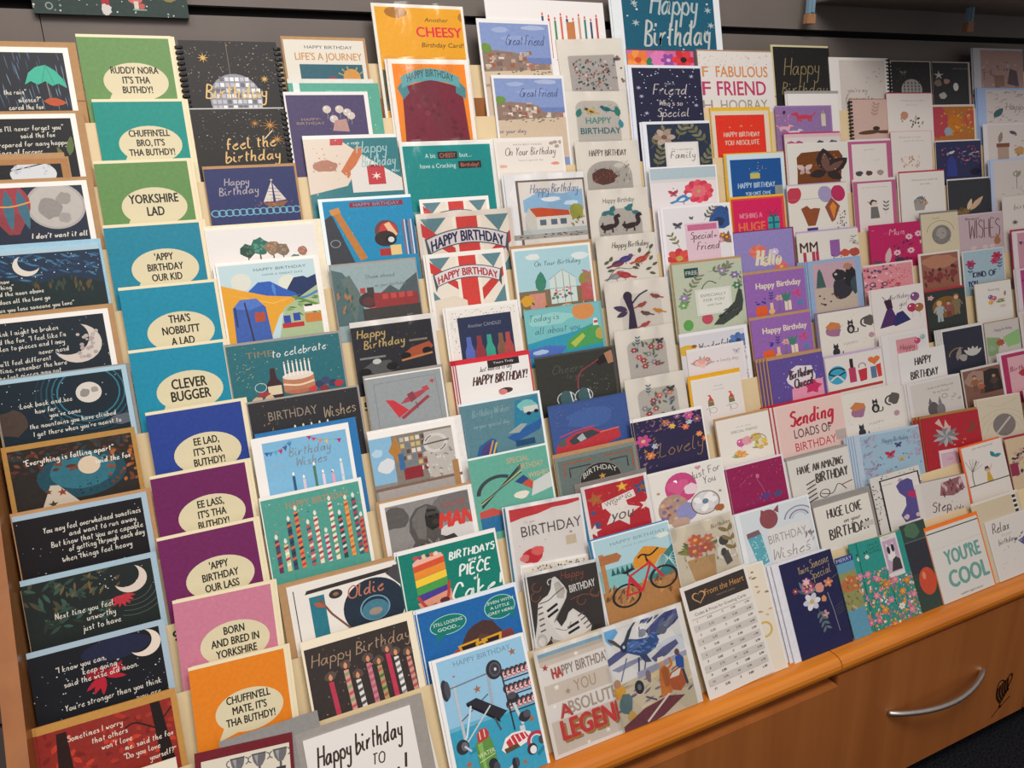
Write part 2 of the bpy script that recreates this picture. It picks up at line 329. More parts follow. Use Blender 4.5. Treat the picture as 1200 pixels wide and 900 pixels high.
def K(row, X, s, w, roll, n, vs, label, art=None, env=None, c='efebe6', gloss=0, sleeve=0, copies=0, spiral=None, th=.0018, clabel=None, cdx=-.004, fv=None):
    """one greeting card standing in tier `row`; env = (colour, left, up, right) sheet showing behind it, in mm"""
    vs *= fv or FV[row]; _seed[0] += 1; T, e, nn = tier(row); h = s - FLOOR[row]; V = h/w
    pos = T + e*FLOOR[row] + nn*n + Vector((X+w/2, 0, 0)); a = LEAN[row]
    R = Matrix((Vector((1, 0, 0)), nn, e)).transposed().to_4x4() @ Matrix.Rotation(-roll, 4, 'Y')
    A = Art(V/vs, _seed[0])
    if art: art(A)
    F = box_faces(-w/2, 0, 0, w/2, th, h, c)
    for P, col, z in A.F: F.append(([((q[0]-.5)*w, -1.2e-5-z, h-q[1]*w*vs) for q in P][::-1], 0, col))
    me = flat_mesh('greeting_card', F, M_gloss if gloss else M_print)
    bm = bmesh.new(); bm.from_mesh(me); flip = [f for f in bm.faces[6:] if f.normal.y > 0] if len(bm.faces) > 6 else []
    bmesh.ops.reverse_faces(bm, faces=flip); bm.to_mesh(me); bm.free()
    multi = env or sleeve or spiral
    if multi:
        root = empty('greeting_card'); root.matrix_world = Matrix.Translation(pos) @ R; me.name = 'folded_card'; link('folded_card', me, root)
        if env:
            ec, l, u, r = env
            E = box_faces(-w/2-l/1000, th+.0003, 0, w/2+r/1000, th+.0018, h+u/1000, full(ec))
            link('envelope', flat_mesh('envelope', E, M_env), root)
        if sleeve:
            NX, NY = 10, 12; vs, fs = [], []
            for j in range(NY+1):
                for i in range(NX+1):
                    fu, fv = i/NX, j/NY; g = max(0, fv-.86)/.14
                    vs.append(((fu-.5)*(w+.006), -.0022-A.z - .0008*math.sin(fu*9+fv*7+_seed[0]) + g*.0045*math.sin(fu*17+_seed[0]), .001+fv*(h+.003)))
            for j in range(NY):
                for i in range(NX): q = j*(NX+1)+i; fs.append((q, q+1, q+NX+2, q+NX+1))
            ms = bpy.data.meshes.new('cellophane_sleeve'); ms.from_pydata(vs, [], fs); ms.materials.append(M_cello)
            for f in ms.polygons: f.use_smooth = True
            link('cellophane_sleeve', ms, root)
        if spiral:
            vq, fs = [], []; nrg = int(h/.0088)
            for sx in ((-w/2, w/2) if spiral == 2 else (w/2*spiral,)):
              vq, fs = [], []
              for k in range(nrg):
                z0 = .005+k*.0088; b = len(vq); sg = 8
                for i in range(sg):
                    an = 2*math.pi*i/sg; vq += [(sx+.0065*math.cos(an), .0008-.0045*math.sin(an), z0+.0019), (sx+.0065*math.cos(an), .0008-.0045*math.sin(an), z0-.0019), (sx+.0045*math.cos(an), .0008-.0031*math.sin(an), z0-.0019), (sx+.0045*math.cos(an), .0008-.0031*math.sin(an), z0+.0019)]
                for i in range(sg):
                    j = (i+1) % sg
                    for q in range(4): fs.append((b+4*i+q, b+4*i+(q+1) % 4, b+4*j+(q+1) % 4, b+4*j+q))
              ms = bpy.data.meshes.new('spiral_binding'); ms.from_pydata(vq, [], fs); ms.materials.append(M_wire); link('spiral_binding', ms, root)
    else:
        root = link('greeting_card', me); root.matrix_world = Matrix.Translation(pos) @ R
    tag(root, label, 'card', GROUP[0]); MADE.append(root)
    if copies:
        P0 = Matrix.Translation(pos) @ R
        for i in range(copies):
            c2 = root.copy(); COL.objects.link(c2)
            if c2.type == 'MESH': pass
            for ch in list(root.children):
                if ch.name.startswith('envelope') and copies < 2: continue
                d = ch.copy(); COL.objects.link(d); d.parent = c2
            q = i+1; c2.matrix_world = Matrix.Translation(nn*((.0042 if copies > 1 else .0044/1)*q if env else .0026*q) + Vector((cdx*q, 0, 0)) + e*0) @ P0
            c2['label'] = clabel or 'spare copy stacked behind the ' + ' '.join(label.split()[:10]); MADE.append(c2)
            c2['group'] = 'spare copies of the ' + ' '.join(label.split()[:6])
    return root
# ================================================================== column of moon and fox poem cards at the far left
G('night sky poem cards in the far left column')
def poem(a, L, h=.05, c='d8d4c8', w=.0075):
    for t, x, y in L: a.s(t, x, y*1.08, h*.8, c, w*.8, rot=-.03, al='l', slant=.1, maxw=.93-x)
def night(a, c='1b2233', m=.045, l=None, st=40):
    a.bg(c, m if l is None else l, m, m); a.dots(st, 0, 0, 1, .7, 'dfe4ea aab4c4 8899aa', .002, .006)
def f(a):
    night(a, '20232c', st=0); a.tex(90, .2, .05, .98, .5, '4f6a88 7f93a8 39506e', .14, .006, 1.45, .08)
    a.p([.62, .32, .66, .22, .72, .17, .8, .15, .87, .2, .92, .27, .94, .35, .88, .31, .83, .33, .78, .29, .72, .32, .67, .29], '3fae93'); a.l([.8, .15, .75, .31], .004, '2b7c6a'); a.l([.8, .15, .85, .33], .004, '2b7c6a')
    a.l([.79, .3, .8, .45], .008, '8a7c74', 0); a.lf(.74, .46, .18, .1, 'b5502c', .4)
    poem(a, [('the rain"', .45, .36), ('silence?"', .55, .42), ('cared the fox', .47, .48)])
K(0, -0.1894, -0.0220, 0.1770, 0.0000, 0.0000, 1.110, 'night poem card with a green umbrella in the rain on kraft envelope', f, (KRAFT, 4, 9, 12))
def f(a):
    night(a, '16171b', st=0); poem(a, [('cause I\'ll never forget you"', .3, .14), ('said the fox', .55, .2), ('prepared for many happy', .35, .28), ('times of forever', .35, .35)], .058)
    a.lf(.9, .42, .2, -1.4, '5a6b3a', .3); a.lf(.85, .44, .12, -1.9, '6d6a3a', .3)
K(1, -0.1947, -0.0223, 0.1770, 0.0000, 0.0000, 1.116, 'black poem card about never forgetting on kraft envelope, under the umbrella card', f, (KRAFT, 4, 5, 11))
def f(a): a.bg('17181b', .06, .06, .06); a.e(.68, .17, .21, .14, 'cfd2d6'); a.l([.2, .2, .8, .05], .012, '222'); a.dots(12, .5, .08, .85, .2, 'b9bdc4', .01, .02)
K(1, -0.1928, -0.0820, 0.1500, 0.0000, -0.0026, 1.124, 'kraft bordered card with a pale moon top, behind its twin', f, None, KRAFT)
K(1, -0.1908, -0.0913, 0.1500, 0.0000, -0.0052, 1.124, 'kraft bordered card with a pale moon top, in front of its twin', f, (KRAFT, 2, 3, 3), 'a9784a')
def f(a):
    night(a, '232b3c', st=20); a.e(.73, .24, .23, .23, 'a9a4a0', 0, 36); a.e(.73, .24, .21, .21, 'b8b2ac'); a.blob(.68, .26, .1, '8f8a86'); a.blob(.8, .17, .06, '96918c'); a.blob(.78, .36, .05, '9d9792')
    a.e(.37, .2, .17, .2, '9b3b44'); a.p([.22, .3, .52, .3, .42, .5, .34, .5], '8a3a42'); [a.lf(x, .06, .4, 1.57+d, '3d6a7c', .2) for x, d in ((.28, .1), (.37, 0), (.46, -.1))]; a.l([.2, .2, .37, .23, .54, .19], .014, 'd69a4a')
    a.s('I don\'t want it all', .72, .53, .05, 'dcd8cc', .008, al='c')
K(2, -0.1953, -0.0261, 0.1770, 0.0000, 0.0000, 1.123, 'poem card with red hot air balloon before a grey moon', f, (KRAFT, 3, 6, 9))
def f(a):
    a.bg('1f3148', .0, .045, .0); a.tex(60, 0, .05, 1, .3, '2f5578 26405e 41708f', .12, .02, .2, .6); a.dots(50, 0, .05, 1, .3, 'dfe6ec 9fb4c4', .002, .006)
    a.p([0, .32, .25, .26, .45, .35, .7, .28, 1, .38, 1, .8, 0, .8], '1c2a2c'); a.tex(30, .45, .3, .98, .45, '34443a 5a4a30 2a3a34', .1, .02, -1.5, .2); a.cres(.42, .16, .1, 'd9d2c6', .45, 2.3)
    poem(a, [('Do you know', .05, .28), ('something"', .1, .33), ('asked the moon above', .1, .39), ('where does all the love go', .05, .46), ('when you lose someone you love"', .12, .53)], .05)
K(3, -0.1939, -0.0279, 0.1770, 0.0000, 0.0000, 1.132, 'blue night poem card with small crescent over dark woods', f, ('9cc3d8', 3, 9, 4), 'a9c4d0')
def f(a):
    night(a, '1d2730'); a.cres(.72, .31, .19, 'cfc4bc', .5, .75); a.dots(22, .72, .2, .88, .46, 'a99c98 b8aba4', .01, .022)
    poem(a, [('think I might be broken', .12, .14), ('said the fox  "I feel like I\'m', .08, .21), ('fallen to pieces and I may', .08, .27), ('never mend', .42, .33), ('You\'ll feel different', .08, .4), ('in time, remember the hare', .06, .46), ('the lost pieces may not', .08, .52)], .055)
K(4, -0.1960, -0.0304, 0.1770, 0.0000, 0.0000, 1.141, 'poem card with large mottled crescent moon on kraft envelope', f, (KRAFT, 3, 7, 8))
def f(a):
    a.bg('162530', .0, .04, .04); [a.ring(.68, .22, .4-.04*i, .012, q) for i, q in enumerate('1c3440 204350 235060 2a6476 30758a'.split())]; a.dots(26, 0, .05, 1, .3, 'cfd8de', .002, .005)
    a.e(.68, .22, .1, .1, 'd4ccc2'); a.blob(.65, .22, .04, '8f8a84'); a.blob(.73, .2, .03, '9d968e'); a.blob(.08, .42, .12, '4a3c34'); a.blob(.92, .52, .12, '59606a', .05)
    poem(a, [('Look back and see', .16, .25), ('how far', .26, .31), ('you\'ve come', .36, .36), ('the mountains you have climbed', .2, .44), ('I get there when you\'re meant to', .22, .51)], .055)
K(5, -0.1842, -0.0230, 0.1770, 0.0000, 0.0000, 1.144, 'teal night poem card with full moon in rippling rings', f, ('8e8c88', 2, 2, 5), 'a7c6d6')
def f(a):
    a.bg('2a2420', .035, .05, .035); a.e(.55, .36, .34, .22, '1f4856'); a.e(.56, .33, .25, .17, '2f6c7c'); a.tex(70, .04, .06, .96, .3, '5a3026 3c2a24 74422c 2c3a3a', .1, .03, .4, 1.2); a.tex(24, .75, .15, .97, .5, '8a4a28 a8622e 6a3a2a', .06, .03, 1, 1.5)
    a.e(.61, .29, .085, .085, 'd6c2a8'); a.p([.22, .62, .3, .42, .36, .43, .5, .62], 'c4b7a4'); a.star(.38, .5, .04, '8a3a2a'); a.star(.28, .48, .03, '6a3a2a'); a.star(.3, .6, .04, '3a3a2c'); a.dots(20, .5, .42, .75, .58, '17323c 0f2028', .003, .007)
    poem(a, [('"Everything is falling apart"', .14, .17), ('said the fox', .66, .25)], .062, 'e6e0d4', .009)
K(6, -0.1868, -0.0228, 0.1770, 0.0000, 0.0000, 1.151, 'autumn leaf poem card with glowing moon and kraft border', f, None, 'b28544')
def f(a):
    night(a, '191518', .045, 0, 45)
    poem(a, [('You may feel overwhelmed sometimes', .2, .17), ('and want to run away.', .38, .23), ('But know that you are capable', .24, .3), ('of getting through each day', .36, .36), ('when things feel heavy', .3, .44)], .062)
K(7, -0.1852, -0.0263, 0.1770, 0.0000, 0.0000, 1.154, 'black poem card about feeling overwhelmed with pale blue border', f, ('b58a60', 2, 5, 6), 'a7bccb')
def f(a):
    a.bg('1f2624', 0, .05, .045); a.tex(60, 0, .05, .6, .5, '2f4a42 39564a 2a342c 4a4634', .14, .03, .6, 1.4); a.tex(16, .25, .06, .7, .25, '5a4a34 6a5a3a', .1, .02, -1, .6); a.dots(20, .5, .06, .95, .3, 'd0d4da', .002, .006)
    [a.ring(.78, .24, .16+.045*i, .005, '59605e', 20, 110) for i in range(4)]; a.cres(.78, .2, .125, 'd8c8bc', .48, .85); [a.lf(.69, .33, .11, q, 'b8323c', .3) for q in (.2, .6, 1, 1.4, 1.8, 2.2, 2.7)]
    poem(a, [('Next time you feel', .2, .36), ('unworthy', .42, .43), ('just to have', .38, .51)], .065)
K(8, -0.1858, -0.0195, 0.1770, 0.0000, 0.0000, 1.154, 'forest poem card with crescent moon and red flower', f, None, 'a3bccb')
def f(a):
    night(a, '16171e', .05, 0, 60); a.e(.62, .15, .26, .1, '20233e'); a.cres(.83, .17, .12, 'e2d2c2', .5, .6); [a.lf(.5, .36, .17, q, 'b02030', .28) for q in (-.5, -.2, 2.1, 2.5, 1.7, .3)]; a.e(.46, .33, .08, .05, '8c1826')
    poem(a, [('"I know you can,', .18, .2), ('keep going"', .36, .265), ('said the wise old moon.', .22, .33), ('You\'re stronger than you think', .2, .52), ('you are.', .72, .59)], .062)
K(9, -0.1890, -0.0212, 0.1770, 0.0000, 0.0000, 1.151, 'black starry poem card with crescent moon and red bird', f, None, 'a5bac8')
def f(a):
    a.bg('8c2a22', 0, .07, .045); a.tex(80, 0, .07, .95, .5, 'a83224 c03c28 7a201c 902820', .09, .04, .3, 1.5); a.p([.1, .6, .13, .1, .2, .1, .22, .6], '2a1614'); a.p([.82, .6, .8, .07, .87, .07, .92, .6], '1e1412')
    a.l([.82, .3, .68, .2, .6, .22], .012, '241514'); a.l([.86, .25, .95, .15], .01, '241514'); poem(a, [('Sometimes I worry', .2, .16), ('that others', .36, .23), ('won\'t love', .42, .3), ('me. said the fox', .58, .36), ('"Do you love', .56, .43), ('yourself?"', .74, .5)], .06, 'e0d0c0')
K(10, -0.1890, -0.0227, 0.1770, 0.0000, 0.0000, 1.141, 'red autumn forest poem card with kraft border', f, None, 'bd8a45', copies=1)
K(11, -0.1447, -0.0155, 0.1200, 0.0000, 0.0000, 1.118, 'plain cream card edge in front of red autumn poem card', None, None, 'e3d9c4')
# ================================================================== speech bubble cards
G('speech bubble cards in the second column')
def speech(L, h=.072, c='222', v=.49, dy=.105):
    def f(a):
        a.bg(SPC[0], 0, .03, .035); a.bub(.55, v+.01, .345, .205, 'd8cdaa')
        for i, t in enumerate(L): a.t(t, .55, v+(i-(len(L)-1)/2)*dy-.01, h, '24221f', .74, bold=.035)
    return f
SPC = ['']
def S(c, L, **k): SPC[0] = c; return speech(L, **k)
def SP(row, X, s, w, roll, n, vs, label, c, L, **k):
    g = S(c, L, **k); SPC[0] = c; K(row, X, s, w, roll, n, vs, label, g, None, 'e9dcba', copies=1, cdx=.005, fv=1)
SP(0, 0.0017, -0.0004, 0.1399, 0.0000, 0.0000, 1.050, 'leaf green card with speech bubble RUDDY NORA IT\'S THA BUTHDY', '648c50', ['RUDDY NORA', 'IT\'S THA', 'BUTHDY!'])
SP(1, 0.0087, -0.0006, 0.1375, 0.0000, 0.0000, 1.052, 'green teal card with speech bubble CHUFFIN\'ELL BRO', '0f8a80', ['CHUFFIN\'ELL', 'BRO, IT\'S', 'THA BUTHDY!'])
SP(2, -0.0041, 0.0024, 0.1425, 0.0000, 0.0000, 1.061, 'leaf green card with speech bubble YORKSHIRE LAD', '608a4e', ['YORKSHIRE', 'LAD'], h=.092, dy=.135, v=.49)
SP(3, -0.0063, 0.0003, 0.1467, 0.0000, 0.0000, 1.068, 'deep teal card with speech bubble \'APPY BIRTHDAY OUR KID', '1a7f98', ['\'APPY', 'BIRTHDAY', 'OUR KID'], v=.47)
SP(4, 0.0003, -0.0010, 0.1474, 0.0000, 0.0000, 1.073, 'blue teal card with speech bubble THA\'S NOBBUTT A LAD', '1586a2', ['THA\'S', 'NOBBUTT', 'A LAD'], h=.078, dy=.115, v=.49)
SP(5, -0.0006, -0.0026, 0.1452, 0.0000, 0.0000, 1.081, 'blue teal card with speech bubble CLEVER BUGGER', '1687a4', ['CLEVER', 'BUGGER'], h=.1, dy=.125, v=.47)
SP(6, 0.0085, -0.0045, 0.1470, 0.0000, 0.0000, 1.082, 'royal blue card with speech bubble EE LAD', '263f8e', ['EE LAD,', 'IT\'S THA', 'BUTHDY!'], v=.48)
SP(7, 0.0000, -0.0051, 0.1445, 0.0000, 0.0000, 1.088, 'plum purple card with speech bubble EE LASS', '6a1e56', ['EE LASS,', 'IT\'S THA', 'BUTHDY!'], v=.48)
SP(8, -0.0046, -0.0012, 0.1456, 0.0000, 0.0000, 1.089, 'plum purple card with speech bubble \'APPY BIRTHDAY OUR LASS', '6e2258', ['\'APPY', 'BIRTHDAY', 'OUR LASS'], v=.49)
SP(9, -0.0050, -0.0018, 0.1458, -0.0415, 0.0000, 1.084, 'pink card with speech bubble BORN AND BRED IN YORKSHIRE', 'c67a90', ['BORN', 'AND BRED IN', 'YORKSHIRE'], v=.5)
SP(10, 0.0007, -0.0036, 0.1405, -0.0441, 0.0000, 1.073, 'orange card with speech bubble CHUFFIN\'ELL MATE', 'e07f1c', ['CHUFFIN\'ELL', 'MATE, IT\'S', 'THA BUTHDY!'], v=.52)
# ================================================================== third column
G('birthday cards in the third column')
def f(a):
    a.bg('201e1f', 0, .01); a.dots(150, .02, .02, .97, .6, '6b6460 8a7f70 4c4644 a08a60', .003, .009); a.l([.47, .02, .47, .38], .006, '8a6e54', 0); a.e(.5, .68, .27, .3, '8c8c94', 0, 30)
    [a.r(.25+.052*i, .42+.065*j, .29+.052*i, .465+.065*j, a.rg.choice(['cfcfd6', 'e6e6ea', '6a6a72', 'b6b6c0'])) for j in range(6) for i in range(10) if ((.27+.052*i-.5)/.26)**2+((.44+.065*j-.68)/.29)**2 < 1]
    a.star(.22, .2, .06, 'd0a860', 0, .3, 8); a.star(.82, .44, .05, 'd0a860', 0, .3, 8); a.s('Birthday', .5, .6, .16, 'd8b878', .016)
K(0, 0.1511, -0.0060, 0.1589, 0.0000, 0.0000, 1.002, 'black spiral bound card with silver disco ball and gold Birthday', f, None, '2a2828', spiral=2)
def f(a):
    a.bg('232120', 0, .015); a.dots(150, .05, .03, .98, .6, '77706c 9a9088 4c4644', .003, .009); [a.star(x, y, r, 'c08a48', .2, .15, 10) for x, y, r in ((.66, .22, .07), (.82, .25, .11), (.88, .45, .09))]
    a.l([.74, .44, .84, .32], .012, 'e0cfae', 0); a.s('feel the', .58, .5, .15, 'd9b377', .016, rot=-.08); a.s('birthday', .58, .68, .15, 'd9b377', .016, rot=-.05)
K(1, 0.1515, -0.0163, 0.1535, 0.0000, 0.0000, 1.006, 'black spiral bound sparkler card reading feel the birthday', f, None, 'c9c5c0', spiral=1)
def f(a):
    a.bg('2f3563'); a.s('Happy', .33, .2, .1, 'a9a0a8', .011, rot=-.05); a.s('Birthday', .34, .33, .11, 'a9a0a8', .011, rot=-.05); a.p([.72, .2, .71, .5, .6, .5], 'd6cdc4'); a.p([.73, .24, .74, .5, .86, .48], 'cfc5bc'); [a.l([.63+.02*i, .3+.05*i, .8, .32+.05*i], .006, '3a3a5c', 0) for i in range(4)]
    a.p([.6, .52, .88, .5, .82, .57, .66, .58], '8a5a3c'); a.star(.72, .19, .02, 'd9c090'); a.dots(30, .45, .46, .98, .56, '9a6a4a c09060 b07050', .004, .008)
    [a.ring(.06+.075*i, .63, .045, .014, '6fa8bc') for i in range(13)]
K(2, 0.1566, -0.0172, 0.1487, 0.0000, 0.0000, 1.011, 'navy card with small silver sailing boat on curly waves', f, (KRAFT, 1, 5, 4))
def f(a):
    a.bg('e4dfdc', .01, .02, .01); [a.tr(x, .42, h, c) for x, h, c in ((.35, .22, '2f4a3e 4a6a58'), (.46, .28, '2f6a5c 58907c'), (.58, .24, '8a7058 a88a6c'), (.67, .2, '7a6a5a 98826a'), (.85, .15, 'a06a5a b88a7a'))]; a.p([.75, .44, .85, .38, .95, .39, 1, .46], '8fb8a4'); a.blob(.78, .41, .05, '5a7a68')
K(3, 0.1419, -0.0178, 0.1810, 0.0000, 0.0000, 1.017, 'white card with a row of small painted trees', f, ('ebe0c8', 2, 6, 15), 'eae4de', copies=1)
def f(a):
    a.bg('bcd3d8', .02, .02, .03); a.e(.22, .24, .1, .11, 'd8d8cc'); a.e(.68, .3, .1, .1, 'd9dccc'); a.p([.66, .38, .74, .24, .84, .23, .88, .26, .97, .22, .97, .5, .7, .5], '23345e'); a.p([.24, .4, .38, .26, .5, .26, .62, .36, .74, .44, .8, .6, .3, .6], '2f5cb0'); a.lf(.52, .28, .18, 1.5, '5080c8', .2)
    a.p([.02, .26, .2, .34, .45, .44, .78, .5, .55, .7, .3, 1.3, .02, 1.3], 'e0a030'); a.p([.02, .36, .5, .55, .8, .46, .5, .54], 'f0c060'); a.p([.45, 1.3, .6, .62, .97, .36, .97, 1.3, .45, 1.3], 'a7b890'); a.l([.72, .52, .85, .5, .97, .44], .03, '4f80b0'); a.l([.7, .48, .95, .62], .03, '5f8a3c'); a.tex(14, .6, .5, .95, .72, '4f7a38 7a9c58', .12, .02, .4, .4)
    a.p([.1, .56, .18, .46, .34, .46, .42, .58, .46, 1.3, .08, 1.3], '3d5ea8'); a.p([.1, .56, .18, .46, .34, .46, .4, .55, .26, .6], '4f74c0'); a.r(.3, .64, .4, .76, 'b04a34'); a.l([.22, .5, .28, 1.3], .016, '3a2a44', 0); a.l([.12, .55, .12, .8], .02, '2c3c70', 0); a.r(.56, .82, .78, .88, 'b83034'); a.r(.58, .72, .65, .82, '3048a0'); a.r(.68, .7, .75, .8, '3048a0'); a.r(.8, .72, 1.3, .84, 'c87a38'); a.r(.8, .62, 1.3, .7, 'f0ece4'); a.r(.81, .6, .89, .63, '333')
    a.t('HAPPY BIRTHDAY', .62, .1, .035, '6a7c88', 1.3); a.t('HAVE A GREAT DAY', .64, .17, .024, '7a8c98', 1.3)
K(4, 0.1485, 0.0204, 0.1654, 0.0000, 0.0000, 1.021, 'hiking card with blue backpack before blue and yellow hills', f, ('efeae2', 0, 4, 5), copies=1)
def f(a):
    a.bg('1d6670'); a.dots(60, 0, 0, 1, .6, '8a9c90 a89468 3a8890', .003, .008); a.t('TIME', .27, .13, .07, '8a7a60', 1.1); a.s('to celebrate', .62, .14, .085, 'd8dcd8', .009, rot=-.05)
    a.e(.58, .58, .14, .05, 'b06a50'); a.r(.44, .42, .72, .58, 'b87a58'); a.e(.58, .42, .14, .045, 'e0d4c8'); a.l([.44, .5, .58, .53, .72, .5], .02, 'e6cdb4'); [a.cd(.47+.037*i, .27-.01*(i % 2), .42, .014, 'ece6dc', 'f0e0a8') for i in range(7)]
    a.p([.34, .3, .38, .3, .39, .42, .43, .48, .43, .66, .29, .66, .29, .48, .33, .42], '3a1c20'); a.r(.3, .5, .42, .6, 'd8c8a8'); a.ring(.24, .5, .05, .006, 'c8d0d0'); a.lf(.2, .58, .12, 0, 'a03038', .5); [a.blob(x, y, .04, c) for x, y, c in ((.76, .55, '2f3a58'), (.82, .52, '3a4468'), (.88, .56, '333a58'), (.94, .58, 'b03038'), (.7, .6, 'c04040'), (.8, .62, '8a2a34'))]; [a.blob(x, .64, .045, 'cdb088') for x in (.2, .3)]; a.tex(20, .05, .2, .2, .4, 'c0b080 8a9c80', .03, .006, -.8, .3)
K(5, 0.1424, -0.0168, 0.1858, 0.0000, -0.0026, 1.027, 'teal card with wine bottle and candle topped cake', f, (GREY, 2, 4, 4), gloss=1)
def f(a):
    a.bg('252428'); a.dots(40, 0, 0, 1, .6, '8a8070 5a5450', .002, .006); a.t('BIRTHDAY', .38, .18, .1, '8f8070', wid=.44); a.s('Wishes', .8, .24, .13, 'a8967a', .008, rot=-.1, wid=.3); [a.cd(.38+.075*i, .36, .5, .022, 'd8c8a8', 'f2e2b0') for i in range(5)]; a.tex(20, .1, .25, .2, .6, '8a7040 a89050', .05, .01, -1, .8)
K(6, 0.1601, -0.0163, 0.1820, 0.0000, 0.0000, 1.026, 'black and gold BIRTHDAY Wishes card with glowing candles', f, (GREY, 2, 3, 4), gloss=1)
def f(a):
    a.bg('7cb4d6', .1, .08, .04); a.bunt([.11, .2, .25, .2, .38, .1], '3a5aa0 3a80b8 58a8c8 b83858'); a.bunt([.55, .08, .72, .17, .9, .19], 'b03060 c84058 e08050 e0b850 78c0b0'); a.s('Birthday', .56, .26, .11, '7f8890', .01); a.s('Wishes', .56, .4, .11, '7f8890', .01); [a.cd(x, y, .85, .028, c, 'f6f2e0') for x, y, c in ((.36, .56, '2a5a78'), (.46, .62, 'd8c8d0'), (.58, .48, '4a7a5a'), (.66, .6, 'e0d0d8'), (.76, .62, 'e8a0b0'), (.86, .5, 'd0d8e0'))]; a.gliter(30, '5a6a78 c0a868 d890b0', .1)
K(7, 0.1535, 0.0240, 0.1598, 0.0000, 0.0000, 1.031, 'sky blue candle card with bunting and white border, blue envelope behind', f, ('2f74ad', -8, 7, 14))
def f(a):
    a.bg('4f9a8c', .01, .04, .02); a.t('HAPPY BIRTHDAY', .55, .16, .08, 'b9805c', wid=.62, rot=-.0); a.dots(60, .02, .06, .97, .9, '2f6a60 d8d0c0 c87a58 7fc0b0', .004, .012)
    [a.cd(x, y, .95, .04, c, 'e0e0d0', c2) for x, y, c, c2 in ((.1, .55, '6a3050', 'c87050 2f5a70'), (.18, .62, 'd8c890', 'a03058 f0e8e0'), (.24, .36, '3a4a60', 'd06a40 2a3850'), (.32, .25, 'e08040', '2a3a50 c03a50'), (.42, .45, 'c05a58', '2f5a70 e0d0c0'), (.5, .36, 'e8dcc0', 'b03a50 c86a70'), (.58, .6, 'd8d0d0', 'b03050'), (.66, .22, 'e8e0c8', 'b83a58 7a9a70'), (.74, .42, '2a4858', 'c8584a e0d8d0'), (.82, .25, 'e0a050', 'c05038 e08048'), (.9, .24, '3a5868', 'c03a50 d8d0c0'), (.95, .5, 'c86848', 'a03050'))]
K(8, 0.1493, 0.0266, 0.1636, 0.0000, 0.0000, 1.031, 'green HAPPY BIRTHDAY card with rows of patterned candles', f, None, 'eeeae4', copies=1, cdx=.003)
def f(a):
    a.bg('e6e0d8', .015, .02, .02); a.p([.16, .09, .97, .06, .97, .11, .14, .13], '38312f'); a.r(.17, .17, .3, .75, '2a7484'); a.e(.4, .2, .06, .05, '3a3432'); a.e(.4, .2, .025, .02, '8a6a58'); a.e(.72, .44, .28, .31, '23303f', 0, 36); a.ring(.72, .46, .13, .014, '6f9cb0'); a.e(.72, .48, .12, .11, '46798c'); a.e(.72, .5, .06, .04, '9a8a7c')
    a.s('Oldie', .66, .24, .13, 'b8735c', .014); a.p([.94, .05, .99, .05, .99, .3, .86, .12], '4a4448'); a.l([.25, .2, .34, .4, .42, .52, .5, .64], .02, '7a5444', 0); a.lf(.2, .24, .12, .6, 'b05a44', .4); a.l([.05, .06, .05, .7], .008, '38312f', 0)
K(9, 0.1654, -0.0222, 0.1842, 0.0000, 0.0000, 1.018, 'record player card reading Oldie on kraft envelope', f, (KRAFT, 12, 7, 3), 'e8e2da')
def f(a):
    a.bg('39312f', .02, .09, .055); a.s('Happy Birthday', .5, .24, .13, 'a88a70', .009, rot=-.02); a.dots(60, .05, .12, .93, .9, '8a7860 b09878 6a5a50', .003, .008)
    for x, y, c, c2 in ((.2, .5, 'b83a50', None), (.34, .42, 'cfa090', '8a9c70 c05a60'), (.43, .56, 'e0dcd8', '555'), (.54, .42, 'c88088', 'b06070'), (.63, .48, 'a8a060', 'b85a60 5a7050'), (.72, .38, 'c03a54', None), (.79, .44, 'e6e2de', '555 888'), (.9, .48, 'c89a80', 'b05060')):
        a.blob(x, y-.06, .05, '5c4c46', .05); a.cd(x, y, 1.1, .042, c, 'd8946a', c2, .03)
K(10, 0.1691, -0.0107, 0.1810, 0.0000, 0.0000, 1.008, 'charcoal Happy Birthday card with eight glowing pink candles', f, None, 'eee2c8', copies=1, cdx=.003)
K(11, 0.0330, -0.0146, 0.1418, 0.0000, 0.0000, 1.046, 'plain grey envelope standing behind the maroon trophy card', None, None, '8d8a88')
def f(a):
    a.bg('e4dfda'); a.s('Happy birthday', .48, .19, .17, '3c302a', .018, wid=.78, rot=-.03); a.s('TO', .62, .37, .09, '3c302a', .012); a.s('you!', .68, .52, .2, '3c302a', .024); a.l([.56, .62, .82, .56], .014, '3c302a', 0)
    for i in range(22): q = math.pi+math.pi*i/21; a.l([.34+.07*math.cos(q), .62+.07*math.sin(q), .34+.2*math.cos(q), .62+.2*math.sin(q)], .006, '5a4c46', 0)
K(11, 0.1460, -0.0507, 0.1677, 0.0000, -0.0026, 1.002, 'white hand lettered Happy birthday TO you card in grey envelope at the front', f, (GREY, 10, 12, 22))
def f(a): a.bg('dfd9d2', 0, .01); a.s('y', .6, .2, .3, '3c302a', .05); a.s('!', .6, .5, .3, '3c302a', .05)
K(11, 0.3214, -0.0501, 0.0218, 0.0534, 0.0000, 0.969, 'narrow white card edge showing the end of a lettered word', f)
